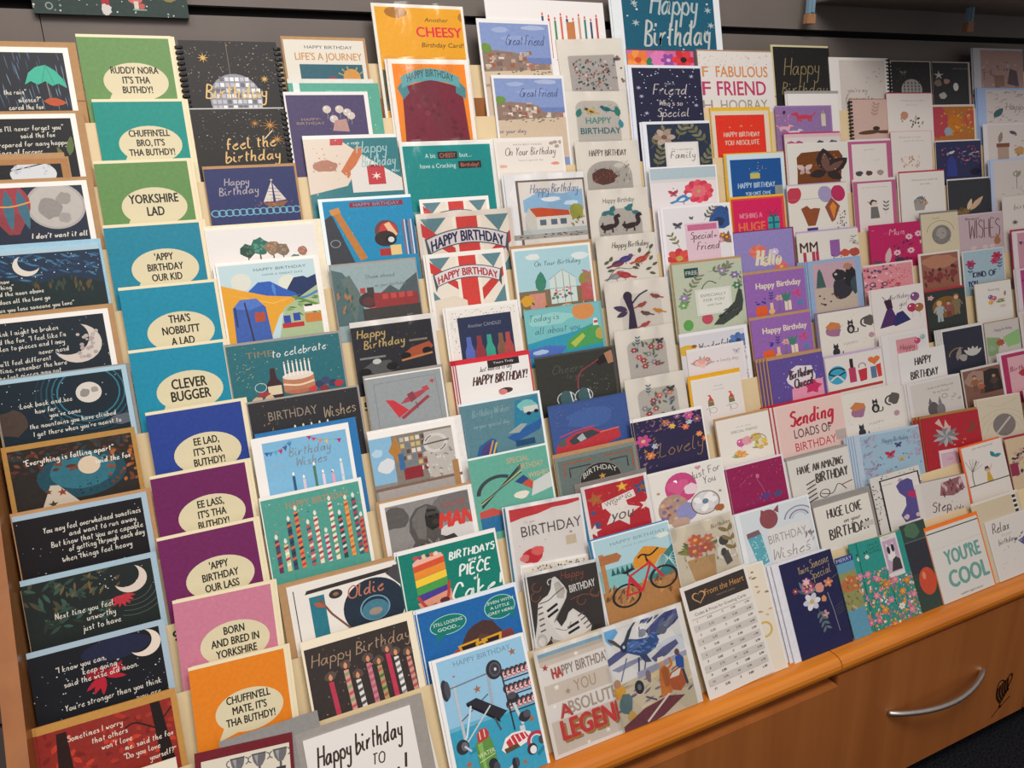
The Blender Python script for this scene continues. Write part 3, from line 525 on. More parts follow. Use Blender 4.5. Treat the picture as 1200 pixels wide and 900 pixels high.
def f(a):
    a.bg('d9d0bd', .06, .09, .04)
    for x in (.42, .64, .86):
        a.p([x-.075, .13, x+.075, .13, x+.06, .2, x+.025, .25, x-.025, .25, x-.06, .2], '6c6a6c'); a.p([x-.05, .14, x-.01, .14, x-.02, .24], '9a989c'); a.r(x-.012, .25, x+.012, .3, '5a585a'); a.r(x-.05, .3, x+.05, .33, '3c3a3c'); a.ring(x-.08, .17, .03, .012, '6c6a6c', 90, 270); a.ring(x+.08, .17, .03, .012, '6c6a6c', -90, 90); a.l([x-.075, .13, x+.075, .13], .012, '4a484a', 0)
    a.r(.35, .4, .92, .5, '7c2026')
K(11, -0.0209, -0.0251, 0.1351, -0.1038, -0.0026, 1.067, 'maroon card with a row of silver trophy cups', f, None, '6e1b26')
# ================================================================== fourth column
G('birthday cards in the fourth column')
def f(a):
    a.bg('d8d2c6', 0, .02); a.t('HAPPY BIRTHDAY', .55, .1, .045, '2f3a40', 1.15); a.t('LIFE\'S A JOURNEY', .54, .23, .1, 'c08a52', wid=.84, bold=.02); a.r(.16, .34, .95, .62, '285a68'); a.e(.8, .52, .11, .12, 'd08a34'); [a.p([.8, .55, .8+.19*math.cos(q), .55+.19*math.sin(q), .8+.19*math.cos(q+.12), .55+.19*math.sin(q+.12)], '9a9268') for q in (-2.7, -2.3, -1.9, -1.2, -.7)]; a.uncl(); a.r(.16, .56, .95, .8, 'b89a7c'); a.blob(.55, .57, .06, '8a3a48')
K(0, 0.3223, -0.0008, 0.1431, 0.0000, 0.0000, 0.956, 'cream LIFE\'S A JOURNEY card with rising orange sun', f, (KRAFT, 3, 6, 5), 'd8d2c6')
def f(a): a.bg('54a08c'); a.r(.05, .0, .12, .2, 'd8e0dc'); a.t('SPECIAL', .5, .12, .04, '8ac0b0'); a.dots(20, .6, .1, .98, .8, 'c89a68 a8d0c0', .006, .012)
K(1, 0.3183, 0.0248, 0.1624, 0.0000, 0.0000, 0.956, 'mint green card with white envelope behind purple balloon card', f, ('dcd8d4', 0, 8, -8), '54a08c')
def f(a):
    a.bg('4a4065', .02, .05, .05); [a.bal(x, y, .05, 'c8bcb4') for x, y in ((.48, .27), (.63, .27), (.72, .32), (.76, .37), (.55, .42))]; a.p([.52, .6, .56, .44, .7, .42, .72, .62], 'b08a84'); a.t('HAPPY', .27, .42, .04, 'a08878', 1.2); a.t('BIRTHDAY', .27, .48, .04, 'a08878', 1.2); a.dots(16, .3, .3, .95, .6, 'a09098', .003, .006)
K(1, 0.3072, 0.0093, 0.1505, 0.0000, -0.0026, 0.961, 'purple HAPPY BIRTHDAY card with bunch of silver balloons', f, None, 'e6e2e0')
def f(a):
    a.bg('1f7078', 0, .05); a.p([0, .05, .36, .05, .62, .3, .4, .7, 0, .8], 'd8c8b8'); a.dots(14, .05, .15, .45, .5, 'b08a6a', .006, .012); a.p([.28, .05, .42, .05, .4, .14, .27, .14], 'b83038'); a.p([.35, .5, .55, .15, .62, .22, .42, .6], 'c06a38'); a.blob(.2, .42, .14, 'a87058', .08); a.p([.45, .5, .62, .3, 1, .62, 1, .8, .45, .8], 'd8d2cc'); a.r(.63, .44, .82, .7, 'b83038'); a.e(.725, .44, .095, .02, '8a2028'); a.star(.725, .58, .06, 'e8d8d0', 0, .3, 6)
    a.t('A VERY', .52, .12, .03, 'e0e8e8'); a.s('Happy', .7, .19, .16, '9cbcbc', .012, rot=-.04, wid=.32); a.s('Birthday', .76, .38, .16, '9cbcbc', .012, rot=-.04, wid=.36); a.t('TO YOU', .9, .52, .03, 'e0e8e8'); a.gliter(20, 'a8c0b8 d8c8a0')
K(2, 0.3272, 0.0331, 0.1710, 0.0000, 0.0000, 0.956, 'teal Happy Birthday card with orange present and red cup', f, None, 'e6e4e2', gloss=1)
def f(a):
    a.bg('2186b2', .04, .04, .0); a.dots(30, .1, .1, .95, .6, '58b0d0', .003, .008); a.r(.32, .07, .9, .14, '8f2f3a'); a.t('HAPPY BIRTHDAY', .61, .105, .045, '58a0c0', wid=.5); a.p([.02, .3, .12, .22, .22, .6, .3, .9, .02, .9], '3c3f46'); a.p([.13, .2, .2, .18, .44, .85, .36, .88], 'b8783a'); a.p([.1, .16, .2, .13, .22, .2, .12, .24], 'c88a48'); a.ring(.12, .62, .05, .008, '9a9c9c')
    a.e(.68, .5, .13, .16, '6a4440'); a.e(.7, .5, .1, .13, 'c03a3a'); a.p([.66, .4, .72, .37, .8, .55, .74, .6], 'e0b890'); a.e(.66, .6, .12, .11, '352c2c'); a.e(.72, .62, .06, .07, '241f1f'); a.e(.72, .62, .035, .04, 'd0d0d0'); a.r(.58, .74, .7, .84, 'a83030'); a.r(.7, .7, .82, .84, 'e0c080'); [a.r(.86+.024*i, .35, .872+.024*i, .85, q) for i, q in enumerate(('a04a5a', 'd8d0d0', '3a4a78', 'b06a60', 'e0dcdc', '39507c'))]
K(3, 0.3350, 0.0210, 0.1706, 0.0000, 0.0000, 0.960, 'bright blue HAPPY BIRTHDAY card with guitar and headphones', f, None, 'e4eef2')
def f(a):
    a.bg('8fa3a6'); a.p([0, .05, .12, .1, .28, .4, .35, .9, 0, .9], '4a6466'); a.p([.1, .2, .2, .15, .3, .45, .2, .9], '5c6c68'); a.p([.5, .5, .66, .35, .76, .45, .85, .32, 1, .2, 1, .9, .4, .9], '4a565a'); a.tex(20, .03, .3, .2, .8, 'a0704a 3c5a50', .12, .03, -1.4, .2)
    a.e(.4, .55, .13, .12, '35302f'); a.e(.38, .57, .07, .07, '5a3030'); a.p([.45, .45, .98, .5, .98, .72, .45, .7], '8c3030'); a.r(.38, .36, .46, .46, '3a3434'); a.r(.3, .36, .36, .44, 'b03a3a'); [a.r(.55+.1*i, .48, .62+.1*i, .56, 'b84440') for i in range(4)]; a.e(.42, .72, .06, .06, 'c03838'); a.r(.3, .68, 1, .9, '3b3836'); a.s('Steam ahead', .55, .2, .06, '66787a', .006); a.s('on your birthday', .66, .34, .05, '6a7c7e', .005)
K(4, 0.3364, -0.0000, 0.1548, 0.0000, 0.0000, 0.968, 'grey green steam train card with red engine', f, (GREY, 2, 4, 3), gloss=1)
def f(a):
    a.bg('2b2a30', 0, .08, .045); a.dots(40, 0, .1, .95, .7, '8a8078 5a5450', .003, .007); a.s('Happy', .22, .2, .12, 'c9ac6e', .014, rot=-.05); a.s('Birthday', .36, .36, .12, 'c9ac6e', .014, rot=-.05)
    a.p([.55, .58, .68, .48, .9, .42, .94, .5, .86, .6, .6, .66], 'b0573a'); a.r(.66, .36, .88, .39, '8a8478'); a.e(.6, .6, .06, .055, '181818'); a.e(.86, .56, .06, .055, '181818'); a.l([.54, .66, .92, .6], .03, 'c88a58', 0); a.p([.05, .72, .2, .62, .4, .62, .5, .75, .3, .85], '5a5c5c'); a.r(.06, .54, .36, .57, '8a8c88'); a.e(.25, .62, .05, .04, 'd0d0cc'); a.e(.1, .76, .07, .06, '191919'); a.e(.42, .72, .07, .06, '191919')
K(5, 0.3503, -0.0027, 0.1564, 0.0000, 0.0000, 0.969, 'black and gold Happy Birthday card with two racing cars', f, None, 'e8e4e0', sleeve=1)
def f(a):
    a.bg('92999b', 0, .02, .02); a.l([.1, .12, .1, .9], .006, '6f777a', 0); a.l([.1, .12, .9, .1], .006, '6f777a', 0); a.l([.9, .1, .92, .9], .006, '6f777a', 0); a.p([.22, .4, .32, .42, .5, .62, .36, .72], 'c2333c'); a.l([.4, .74, .78, .44], .05, '9a3a44', 0); a.lf(.4, .5, .45, -.45, 'a84450', .22); a.p([.5, .36, .58, .32, .62, .45, .54, .5], '8a3a44'); a.p([.7, .28, .78, .26, .8, .34, .72, .36], 'b84450'); a.star(.85, .2, .05, 'b8404c', 0, .35, 6); a.l([.6, .5, .62, .62], .012, '5a4448', 0)
K(6, 0.3575, -0.0048, 0.1423, 0.0000, 0.0000, 0.972, 'grey card with two red aeroplanes', f, (GREY, 2, 5, 4), gloss=1)
def f(a):
    a.bg('8b8680', 0, .09, .05); a.r(0, .09, .25, .75, '86b4d2'); a.blob(.16, .5, .1, 'd6dade'); a.blob(.08, .3, .06, 'b0cde0'); a.r(.25, .09, .95, .8, '837a70'); a.p([.2, .3, .3, .1, .36, .45, .3, .5], 'b07a3a'); [a.r(.34+.06*i, .14+.09*j, .385+.06*i, .2+.09*j, a.rg.choice('c8b070 5a4a44 b8b0a4 6a7a88 8a3038 d8d0c4'.split())) for i in range(5) for j in range(6)]; a.r(.34, .58, .55, .75, '8a2a34'); a.r(.3, .36, .36, .6, '3a6a98'); a.r(.62, .12, .95, .8, 'b8b2aa')
    a.tex(40, .6, .4, .95, .8, 'd8d4cc 8a8480 c8c0b8', .06, .02, 1, 1); a.ring(.74, .3, .12, .045, 'cfc9c4'); a.ring(.74, .3, .12, .015, '6a605c', 20, 70); a.ring(.74, .3, .12, .015, '6a605c', 200, 250); a.l([.6, .3, .9, .28], .02, '5a5450', 0)
    a.uncl(); a.r(0, .8, 1, .84, '7c6256'); a.r(.02, .84, .96, 1.3, 'a49d98'); a.r(.9, .6, .97, 1.2, 'a97f52')
K(7, 0.3420, -0.0021, 0.1601, 0.0000, 0.0000, 0.974, 'photo card of stacked boxes and white lifebuoy with grey foot', f, ('e4e0dc', 0, 4, 14))
def f(a):
    a.bg('8a8684', .05, .06, .06); a.blob(.14, .24, .14, '5c5856', .14); a.blob(.8, .2, .25, '706c6a', .16); a.r(.55, .5, .94, 1.2, 'd2cfcc'); a.blob(.75, .6, .2, 'cfccc9', .14)
    a.p([.14, 1.2, .16, .86, .24, .7, .3, .6, .26, .45, .28, .28, .36, .16, .48, .13, .58, .2, .62, .32, .6, .46, .58, .58, .7, .66, .8, .78, .84, .92, .72, .98, .6, 1.2], '55514f'); a.p([.3, .3, .38, .18, .48, .15, .46, .3, .42, .6, .34, .56], '6e6a67'); a.p([.47, .2, .56, .22, .61, .34, .58, .46, .5, .5, .44, .42, .44, .3], '2c2927'); a.p([.46, .24, .58, .25, .59, .29, .46, .29], '47423f'); a.e(.5, .31, .02, .015, '181615'); a.e(.57, .3, .015, .013, '181615'); a.e(.555, .39, .045, .035, '3d3936'); a.l([.48, .46, .54, .47, .58, .45], .012, '151312'); a.e(.33, .38, .03, .055, '6a6562'); a.p([.6, .62, .72, .6, .8, .74, .72, .8], '3a3633'); a.tex(60, .2, .62, .6, 1.1, '6e6a67 3c3836 85807c', .12, .022, 1.3, .5)
    a.t('YOU THE', .76, .2, .06, 'c0504c', wid=.26, rot=-.05); a.t('MAN', .76, .4, .2, 'cf3f36', wid=.36, sh=.15, bold=.05)
K(8, 0.3378, -0.0249, 0.1704, 0.0000, 0.0000, 0.973, 'black and white gorilla photo card with red MAN lettering', f, (KRAFT, 5, 4, 2), 'e9e5e1', copies=1, cdx=-.005)
def f(a):
    a.bg('147a6a', .01, .05, .02); y = .19
    for c in ('d8502c', 'e88a30', 'f0c838', '4a9a48', '4a3a8a'): a.p([.13, y+.02, .44, y-.03, .44, y+.06, .13, y+.11], c); y += .095
    a.p([.13, .19, .2, .13, .3, .11, .42, .13, .44, .18, .13, .23], 'e8b0a0'); [a.blob(.17+.04*i, .13, .025, q) for i, q in enumerate(('c04a4a', '8a4a6a', 'd8c8a0', '3a5a5a', 'd06a4a', 'e0d0b8'))]; a.p([.12, .68, .46, .6, .46, .78, .4, .9, .18, .92], 'd8957a'); a.l([.13, .6, .2, .75, .3, .74], .03, 'b84238'); a.l([.45, .5, .42, .68, .36, .72], .03, 'b84238'); a.e(.22, .78, .05, .035, '5a3034'); a.e(.38, .72, .05, .035, '5a3034')
    a.s('BIRTHDAYS', .72, .22, .09, 'e6ece8', .016); a.s('are a', .74, .31, .05, 'e6ece8', .01); a.s('PIECE', .72, .44, .13, 'e6ece8', .02); a.s('of', .72, .55, .05, 'e6ece8', .01); a.s('Cake!', .7, .7, .2, 'e6ece8', .022)
K(9, 0.3471, -0.0107, 0.1808, 0.0000, -0.0026, 0.962, 'dark green card with rainbow cake reading PIECE of Cake', f, None, 'ece8e6', copies=1)
def f(a):
    a.bg('1f63a4', .01, .05, .02); a.e(.28, .27, .178, .118, 'a0d8c0'); a.e(.28, .27, .17, .11, '14766c'); a.p([.16, .33, .14, .45, .26, .37], '14766c'); a.t('STILL LOOKING', .28, .24, .04, 'dce8e0', wid=.28); a.t('GOOD...', .28, .31, .04, 'dce8e0'); a.e(.8, .24, .158, .148, 'a0d8c0'); a.e(.8, .24, .15, .14, '14766c'); a.p([.86, .32, .93, .43, .93, .28], '14766c')
    [a.t(t, .8, .17+.065*i, .035, 'dce8e0') for i, t in enumerate(('...EVEN WITH', 'A LITTLE', 'GREY HERE'))]; a.blob(.56, .56, .2, '4a3230', .2); a.blob(.33, .72, .12, 'b83c34'); a.blob(.8, .62, .1, '7c3a38'); a.blob(.6, .66, .15, '5c3e38'); [a.p([x-.11, .56, x+.1, .54, x+.08, .68, x-.08, .69], 'd8a02c') for x in (.44, .67)]; [a.p([x-.08, .58, x+.07, .57, x+.055, .66, x-.06, .67], '2e2222') for x in (.44, .67)]; a.l([.5, .6, .62, .59], .03, 'd8a02c', 0); a.r(0, .95, .1, 1.5, '147a6a')
K(10, 0.3562, -0.0120, 0.1837, 0.0000, 0.0000, 0.950, 'royal blue card with monkey in yellow sunglasses', f, None, 'dfe6ec', copies=1)
def f(a):
    a.bg('92c0dc', .04, .03, .03); a.r(.04, .74, .97, 1.5, '3a9cba'); a.r(.04, .72, .97, .76, '62b0cc'); a.t('HAPPY BIRTHDAY', .52, .1, .055, '6f8ca0', wid=.62)
    [a.star(x, y, r, 'a06a50') for x, y, r in ((.84, .16, .045), (.4, .42, .045), (.19, .22, .018), (.9, .9, .045), (.17, 1.12, .045), (.74, 1.3, .035), (.32, .76, .015))]
    for j in range(3):
        a.l([.68, .43+.165*j, .97, .43+.165*j], .014, '2f3238', 0)
        for i in range(6): x, y = .71+.052*i, .37+.165*j; a.e(x-.012, y-.02, .036, .045, '3a3a44'); a.e(x, y, .03, .04, 'c87c7a'); a.e(x, y, .018, .024, 'ecd0cc'); a.e(x, y, .009, .011, '5a4a4c')
    a.l([.68, .3, .7, .95], .016, '2f3238', 0); a.l([.17, .3, .18, .9], .03, 'b4c0c8', 0); a.l([.54, .28, .52, .68], .026, 'a0acb4', 0); a.l([.1, .33, .6, .29], .014, '7a7e86', 0); a.l([.18, .68, .5, .5], .012, '5a646c', 0)
    a.e(.075, .33, .04, .11, '34343a'); a.e(.1, .33, .03, .09, '4c4c54'); a.e(.61, .28, .085, .1, '2f2f36'); a.e(.62, .28, .062, .075, '55555c'); a.e(.62, .28, .045, .055, '3c3c44'); a.e(.625, .28, .014, .016, 'd8d8d8')
    a.p([.26, .52, .37, .5, .66, .73, .57, .79], '2b2b33'); a.p([.26, .52, .57, .79, .57, .82, .26, .55], '17171c'); a.l([.52, .76, .56, .9], .02, '4a5660', 0); a.l([.3, .56, .2, .85, .14, .9], .02, 'd0dae0', 0); a.l([.5, .62, .2, .9], .016, 'c0ccd4', 0)
    a.e(.14, .93, .065, .075, '32323a'); a.e(.16, .93, .035, .045, '6a6a72'); a.p([.2, .98, .34, .95, .32, 1.0, .2, 1.03], '2a86a4'); a.l([.16, .93, .22, 1.0], .02, 'c8ced2', 0)
    a.p([.27, .94, .42, .9, .45, 1.0, .46, 1.18, .43, 1.22, .3, 1.24, .27, 1.18], '5d8e46'); a.p([.29, .96, .34, .95, .34, 1.22, .31, 1.22], '86b060'); a.p([.3, .86, .34, .82, .4, .82, .43, .88, .41, .93, .3, .95], 'b8403a'); a.l([.33, .84, .33, .92], .01, 'e8d8d0', 0); a.l([.38, .83, .38, .91], .01, 'e8d8d0', 0); a.t('WATER', .365, 1.07, .045, 'd8e0b0', .8, rot=-.1); a.l([.28, 1.14, .45, 1.1], .008, 'c8d8a0', 0)
    a.l([.73, .62, .8, .92], .03, 'c8d0d4', 0); a.e(.75, .63, .065, .05, '2f2f36'); a.e(.74, .6, .05, .035, '4a4a52'); a.e(.83, .85, .065, .055, '2f2f36'); a.e(.86, .83, .04, .04, '50505a'); a.r(.755, .93, .81, 1.0, 'c8d0d4')
    a.p([.52, 1.1, .58, 1.0, .66, .97, .78, .98, .86, 1.02, .84, 1.1, .72, 1.13, .56, 1.15], 'ece6e2'); a.p([.58, 1.04, .66, .99, .8, 1.0, .83, 1.06, .7, 1.09, .6, 1.1], 'c23a42'); [a.l([.63+.05*i, 1.0, .66+.05*i, 1.09], .012, 'f0e0dc', 0) for i in range(4)]; a.p([.55, 1.1, .7, 1.09, .72, 1.13, .56, 1.15], '5a4a30')
    a.ring(.9, 1.13, .085, .035, 'b03a50', 150, 400); a.ring(.9, 1.13, .06, .014, 'e8d8d8', 160, 390); a.e(.84, 1.2, .055, .06, '38323a'); a.e(.85, 1.21, .036, .042, 'e4e4e4'); a.e(.96, 1.14, .035, .045, '4a444c'); a.p([.88, 1.26, .97, 1.2, .97, 1.24, .9, 1.29], '2a7c98')
    a.l([.4, 1.22, .36, 1.34], .03, '9aa0a8', 0); a.e(.41, 1.2, .05, .06, '2c2c34'); a.e(.44, 1.24, .035, .05, '4a4a54'); a.e(.35, 1.34, .06, .05, '2c2c34'); a.l([.5, 1.34, .62, 1.28], .024, 'c8ccd0', 0); a.e(.63, 1.28, .03, .065, '2e2e36'); a.e(.66, 1.27, .02, .05, '4a4a54'); a.p([.45, 1.36, .66, 1.33, .7, 1.36, .5, 1.4], '2a7c98')
K(11, 0.3622, 0.0030, 0.1654, 0.0000, 0.0000, 0.937, 'light blue gym weights HAPPY BIRTHDAY card at the front', f, None, 'eceae8', copies=1)
# ================================================================== fifth column: orange, teal and flag cards, then gifts for him
G('birthday cards in the fifth column')
def f(a):
    a.bg('e0a41c', .03, .04, .03); a.e(.25, .1, .12, .07, 'a8701a'); a.e(.99, .14, .06, .06, 'b07a1c'); a.t('Another', .68, .18, .05, '4a3418', 1.05, sh=.2); a.t('CHEESY', .7, .33, .12, 'd8303c', wid=.5, bold=.03); a.t('Birthday Card!', .72, .49, .055, '3c2c18', 1.0, sh=.2); a.r(.03, .8, .16, 1.3, '4a4a24')
K(0, 0.4895, 0.0674, 0.1813, 0.0000, 0.0000, 0.906, 'yellow Another CHEESY Birthday Card with orange cheese holes', f, None, 'eae4da', sleeve=1)
def f(a):
    a.bg('e88a20', .05, .06, .05); a.p([.14, .35, .5, .25, .88, .35, .92, 1.2, .1, 1.2], '7a2438'); a.p([.08, .36, .18, .24, .22, .42, .14, .5], '4c8a92'); a.p([.93, .36, .82, .24, .8, .42, .92, .5], '4c8a92'); a.p([.14, .22, .3, .14, .5, .11, .7, .14, .86, .22, .86, .36, .7, .29, .5, .26, .3, .29, .14, .36], '62a6ac'); a.t('HAPPY BIRTHDAY', .5, .17, .09, '3a5458', wid=.58, bend=.07, bold=.01)
    a.dots(20, .2, .5, .85, 1, '8a3048 6a1c30', .02, .04)
K(1, 0.5032, 0.0686, 0.1606, 0.0000, 0.0000, 0.907, 'orange card with teal HAPPY BIRTHDAY ribbon over a maroon panel', f, None, 'efe8e0', sleeve=1, copies=1, fv=1)
def f(a):
    a.bg('0f8c8a', .03, .06, .03); a.t('A bit', .31, .2, .06, 'dfe8e4', wid=.11); a.r(.39, .15, .6, .25, '2e2624'); a.t('CHEESY', .495, .2, .06, 'd87c66', wid=.17); a.t('but...', .69, .2, .06, 'dfe8e4', wid=.13); a.t('have a Cracking', .38, .34, .06, 'dfe8e4', wid=.38); a.r(.6, .29, .85, .39, '2e2624'); a.t('Birthday!', .725, .34, .055, 'd87c66', wid=.2)
K(2, 0.5008, 0.0176, 0.1882, 0.0000, 0.0000, 0.910, 'teal card reading A bit CHEESY but have a Cracking Birthday', f, None, 'e8e8e4', sleeve=1)
def flag(T, tc, hs):
    def f(a):
        a.bg('e0d6c8', .04, .07, .04); a.p([.04, .07, .3, .07, .14, .3], '5c8088'); a.p([.96, .07, .7, .07, .84, .3], '5c8088'); a.p([.04, .12, .04, .3, .45, .7, .55, .7], 'c23a36'); a.p([.96, .3, .96, .45, .6, .9, .5, .8], 'c23a36'); a.p([.04, .6, .04, 1.2, .4, 1.2], '5c8088'); a.p([.96, .6, .96, 1.2, .6, 1.2], '5c8088'); a.r(.4, .07, .62, 1.3, 'c8403a'); a.r(.36, .07, .4, 1.3, 'e6ded0'); a.r(.62, .07, .66, 1.3, 'e6ded0'); a.p([.04, .75, .3, .7, .45, .8, .45, 1.2, .04, 1.2], 'd8ccbc')
        P = []; Q = []
        for i in range(13): x = -.42+.84*i/12; P.append((.5+x, .22+.65*x*x)); Q.append((.5+x*.93, .43+.6*x*x))
        a.up(); a.add([(x, y) for x, y in [(.06, .33)]+P+[(.94, .33)]+[(.92, .62)]+Q[::-1]+[(.08, .62)]], '46545c'); a.up(); a.add([(x, y+.015) for x, y in P]+[(x, y-.015) for x, y in Q[::-1]], 'd6cfd0')
        a.t(T, .5, .325, hs, tc, wid=.76, bend=.115, bold=.035)
    return f
K(3, 0.5207, 0.0098, 0.1401, 0.0000, 0.0000, 0.916, 'white topped flag card peeping out behind the larger flag card', flag('HAPPY BIRTHDAY', '23305a', .12), None, 'eee9e4')
K(3, 0.5088, -0.0167, 0.1958, 0.0000, -0.0026, 0.914, 'union flag HAPPY BIRTHDAY card with navy arched lettering', flag('HAPPY BIRTHDAY', '23264c', .14), None, 'd9cfc4', sleeve=1)
K(4, 0.5123, 0.0060, 0.1593, 0.0000, 0.0000, 0.920, 'union flag HAPPY BIRTHDAY card with red arched lettering', flag('HAPPY BIRTHDAY', 'a8383c', .12), None, 'e9e4de', copies=1)
def f(a):
    a.bg('e4dfd8', .03, .06, .03); a.dots(60, .05, .08, .95, .24, '5a5048 a89478', .004, .008); a.dots(20, .05, .2, .13, .8, '5a5048 a89478', .004, .008); a.r(.14, .2, .88, 1.3, '2d3450'); a.t('Another CANDLE?', .5, .36, .06, '8a8e9c', wid=.46); [a.p([x-.03, .55, x+.03, .55, x+.035, .7, x+.065, .8, x+.065, 1.3, x-.065, 1.3, x-.065, .8, x-.035, .7], c) for x, c in ((.26, '5668b0'), (.4, '8a3a40'), (.54, '3a9a84'), (.7, '7c5a44'), (.8, 'a84a48'))]
K(5, 0.5294, 0.0026, 0.1485, 0.0000, 0.0000, 0.921, 'navy card of coloured bottles with speckled white border', f, None, 'eae6e0', copies=1)
def f(a):
    a.bg('e6e2df'); a.s('Just wanted to say', .52, .14, .085, '6a5c5c', .009, wid=.44); a.s('HAPPY BIRTHDAY!', .56, .34, .15, '4c2e32', .02, wid=.74); a.e(.62, .56, .1, .05, '4a342e'); a.e(.58, .58, .06, .05, 'c8787a')
    a.uncl(); a.up(); a.add([(.42, -.0), (.86, -.0), (.86, .12), (.42, .13)], '2c2828'); a.t('Yours Truly', .64, .05, .04, 'd8d4d0', 1)
K(6, 0.5281, -0.0070, 0.1478, 0.0000, 0.0000, 0.925, 'white HAPPY BIRTHDAY card with small black tag and red envelope', f, ('c8303c', 1, 9, 4), 'e8e4e2', copies=2, cdx=-.003)
def f(a):
    a.bg('58808c', 0, .04, .03); a.s('Birthday Wishes', .34, .2, .11, '86a2a8', .007, rot=-.03, wid=.46); a.s('on your special day', .33, .4, .07, '86a2a8', .006, wid=.44); a.p([.66, .1, .95, .06, .97, .55, .6, .6], '2f7c9a'); a.blob(.8, .2, .12, '76b8b4', .09); a.r(.76, .22, .95, .32, 'c8ccc4'); a.e(.82, .34, .03, .03, '222'); a.e(.92, .32, .03, .03, '222'); a.p([.5, .66, .98, .45, .94, .62, .6, .76], '2c5c98'); a.p([.52, .6, .7, .48, .78, .5, .66, .62], '9aa4a0')
    a.p([.1, .86, .14, .72, .3, .62, .36, .66, .34, .98, .12, 1], '2a5a8c'); a.p([.14, .84, .2, .72, .3, .66, .24, .9], '4a4078'); a.l([.22, .98, .32, .66], .02, 'd8903a', 0); a.l([.27, .98, .36, .7], .02, 'e0b048', 0); a.r(.6, .74, .85, .84, '234a6c')
K(7, 0.5192, 0.0203, 0.1594, 0.0000, 0.0000, 0.924, 'grey blue card with painted camper bus and speed boat', f, None, 'e6ecee', copies=1)
def f(a):
    a.bg('62a694', 0, .03, .02); a.dots(30, 0, .03, 1, .9, '4c8a7c c8a070 8ac0b0', .003, .007); a.t('SPECIAL', .6, .16, .09, 'c8a878', wid=.28); a.t('BIRTHDAY', .75, .29, .09, 'c8a878', wid=.32); a.t('WISHES', .83, .45, .08, 'd0b488', wid=.26); a.ring(.32, .62, .26, .05, '3a4448', 185, 300)
    [a.l([.08, .8-.02*i, .62, .25+.03*i], .016, c, 0) for i, c in enumerate(('2c3a40', '2c3a40', '48606a', 'c8c060', '3c4a50'))]; a.p([.52, .5, .64, .42, .7, .5, .6, .56], '2e4a7c'); a.p([.6, .56, .7, .5, .84, .66, .76, .7], 'c0503c'); a.p([.75, .56, 1, .46, 1, .7, .7, .78], 'c8ccc8'); a.blob(.58, .72, .1, 'e0d8c8', .06); a.p([.04, .85, .2, .82, .34, .92, .34, 1.1, .04, 1.1], 'c05048'); a.p([.04, .95, .3, .95, .34, 1.2, .04, 1.2], '2f6c9a')
K(8, 0.5064, 0.0193, 0.1596, 0.0000, -0.0026, 0.926, 'green SPECIAL BIRTHDAY WISHES card with skis and goggles', f, None, 'e4ece8')
def f(a):
    a.bg('dad5d0', .04, .06, .03); a.p([.04, .06, .97, .06, .97, .11, .8, .14, .6, .14, .4, .2, .2, .22, .04, .26], 'bf3a40'); a.t('BIRTHDAY', .56, .45, .17, '4f4648', wid=.8, bold=.0); a.s('to you', .28, .3, .05, 'b0a49c', .006); a.blob(.26, .85, .14, 'c03038', .13); a.blob(.34, .8, .08, 'd86460'); a.blob(.16, .88, .06, 'd87a78'); a.r(.72, .65, .86, .8, 'c8b8a0'); a.star(.8, .6, .03, '9a8a7a'); a.dots(14, .1, .3, .95, .8, '8a8078 b09070', .005, .009)
K(9, 0.5449, 0.0159, 0.1540, -0.0464, 0.0000, 0.911, 'cream BIRTHDAY card with red banner, in clear wrap with blue sheet behind', f, ('2f7a9c', 2, -2, 8), 'e6e4e4', sleeve=1, copies=1)
def f(a): a.bg('d9d3c8', .02, .05, .02); a.tex(30, .05, .06, .95, .2, '3a3634 b08a4a 5a5450 8a7a60', .05, .025, 1.3, .6)
K(9, 0.5540, -0.0926, 0.1386, -0.0806, -0.0026, 0.912, 'pale card strip with gold and black marks above the trainers card', f, None, 'e8e4e0')
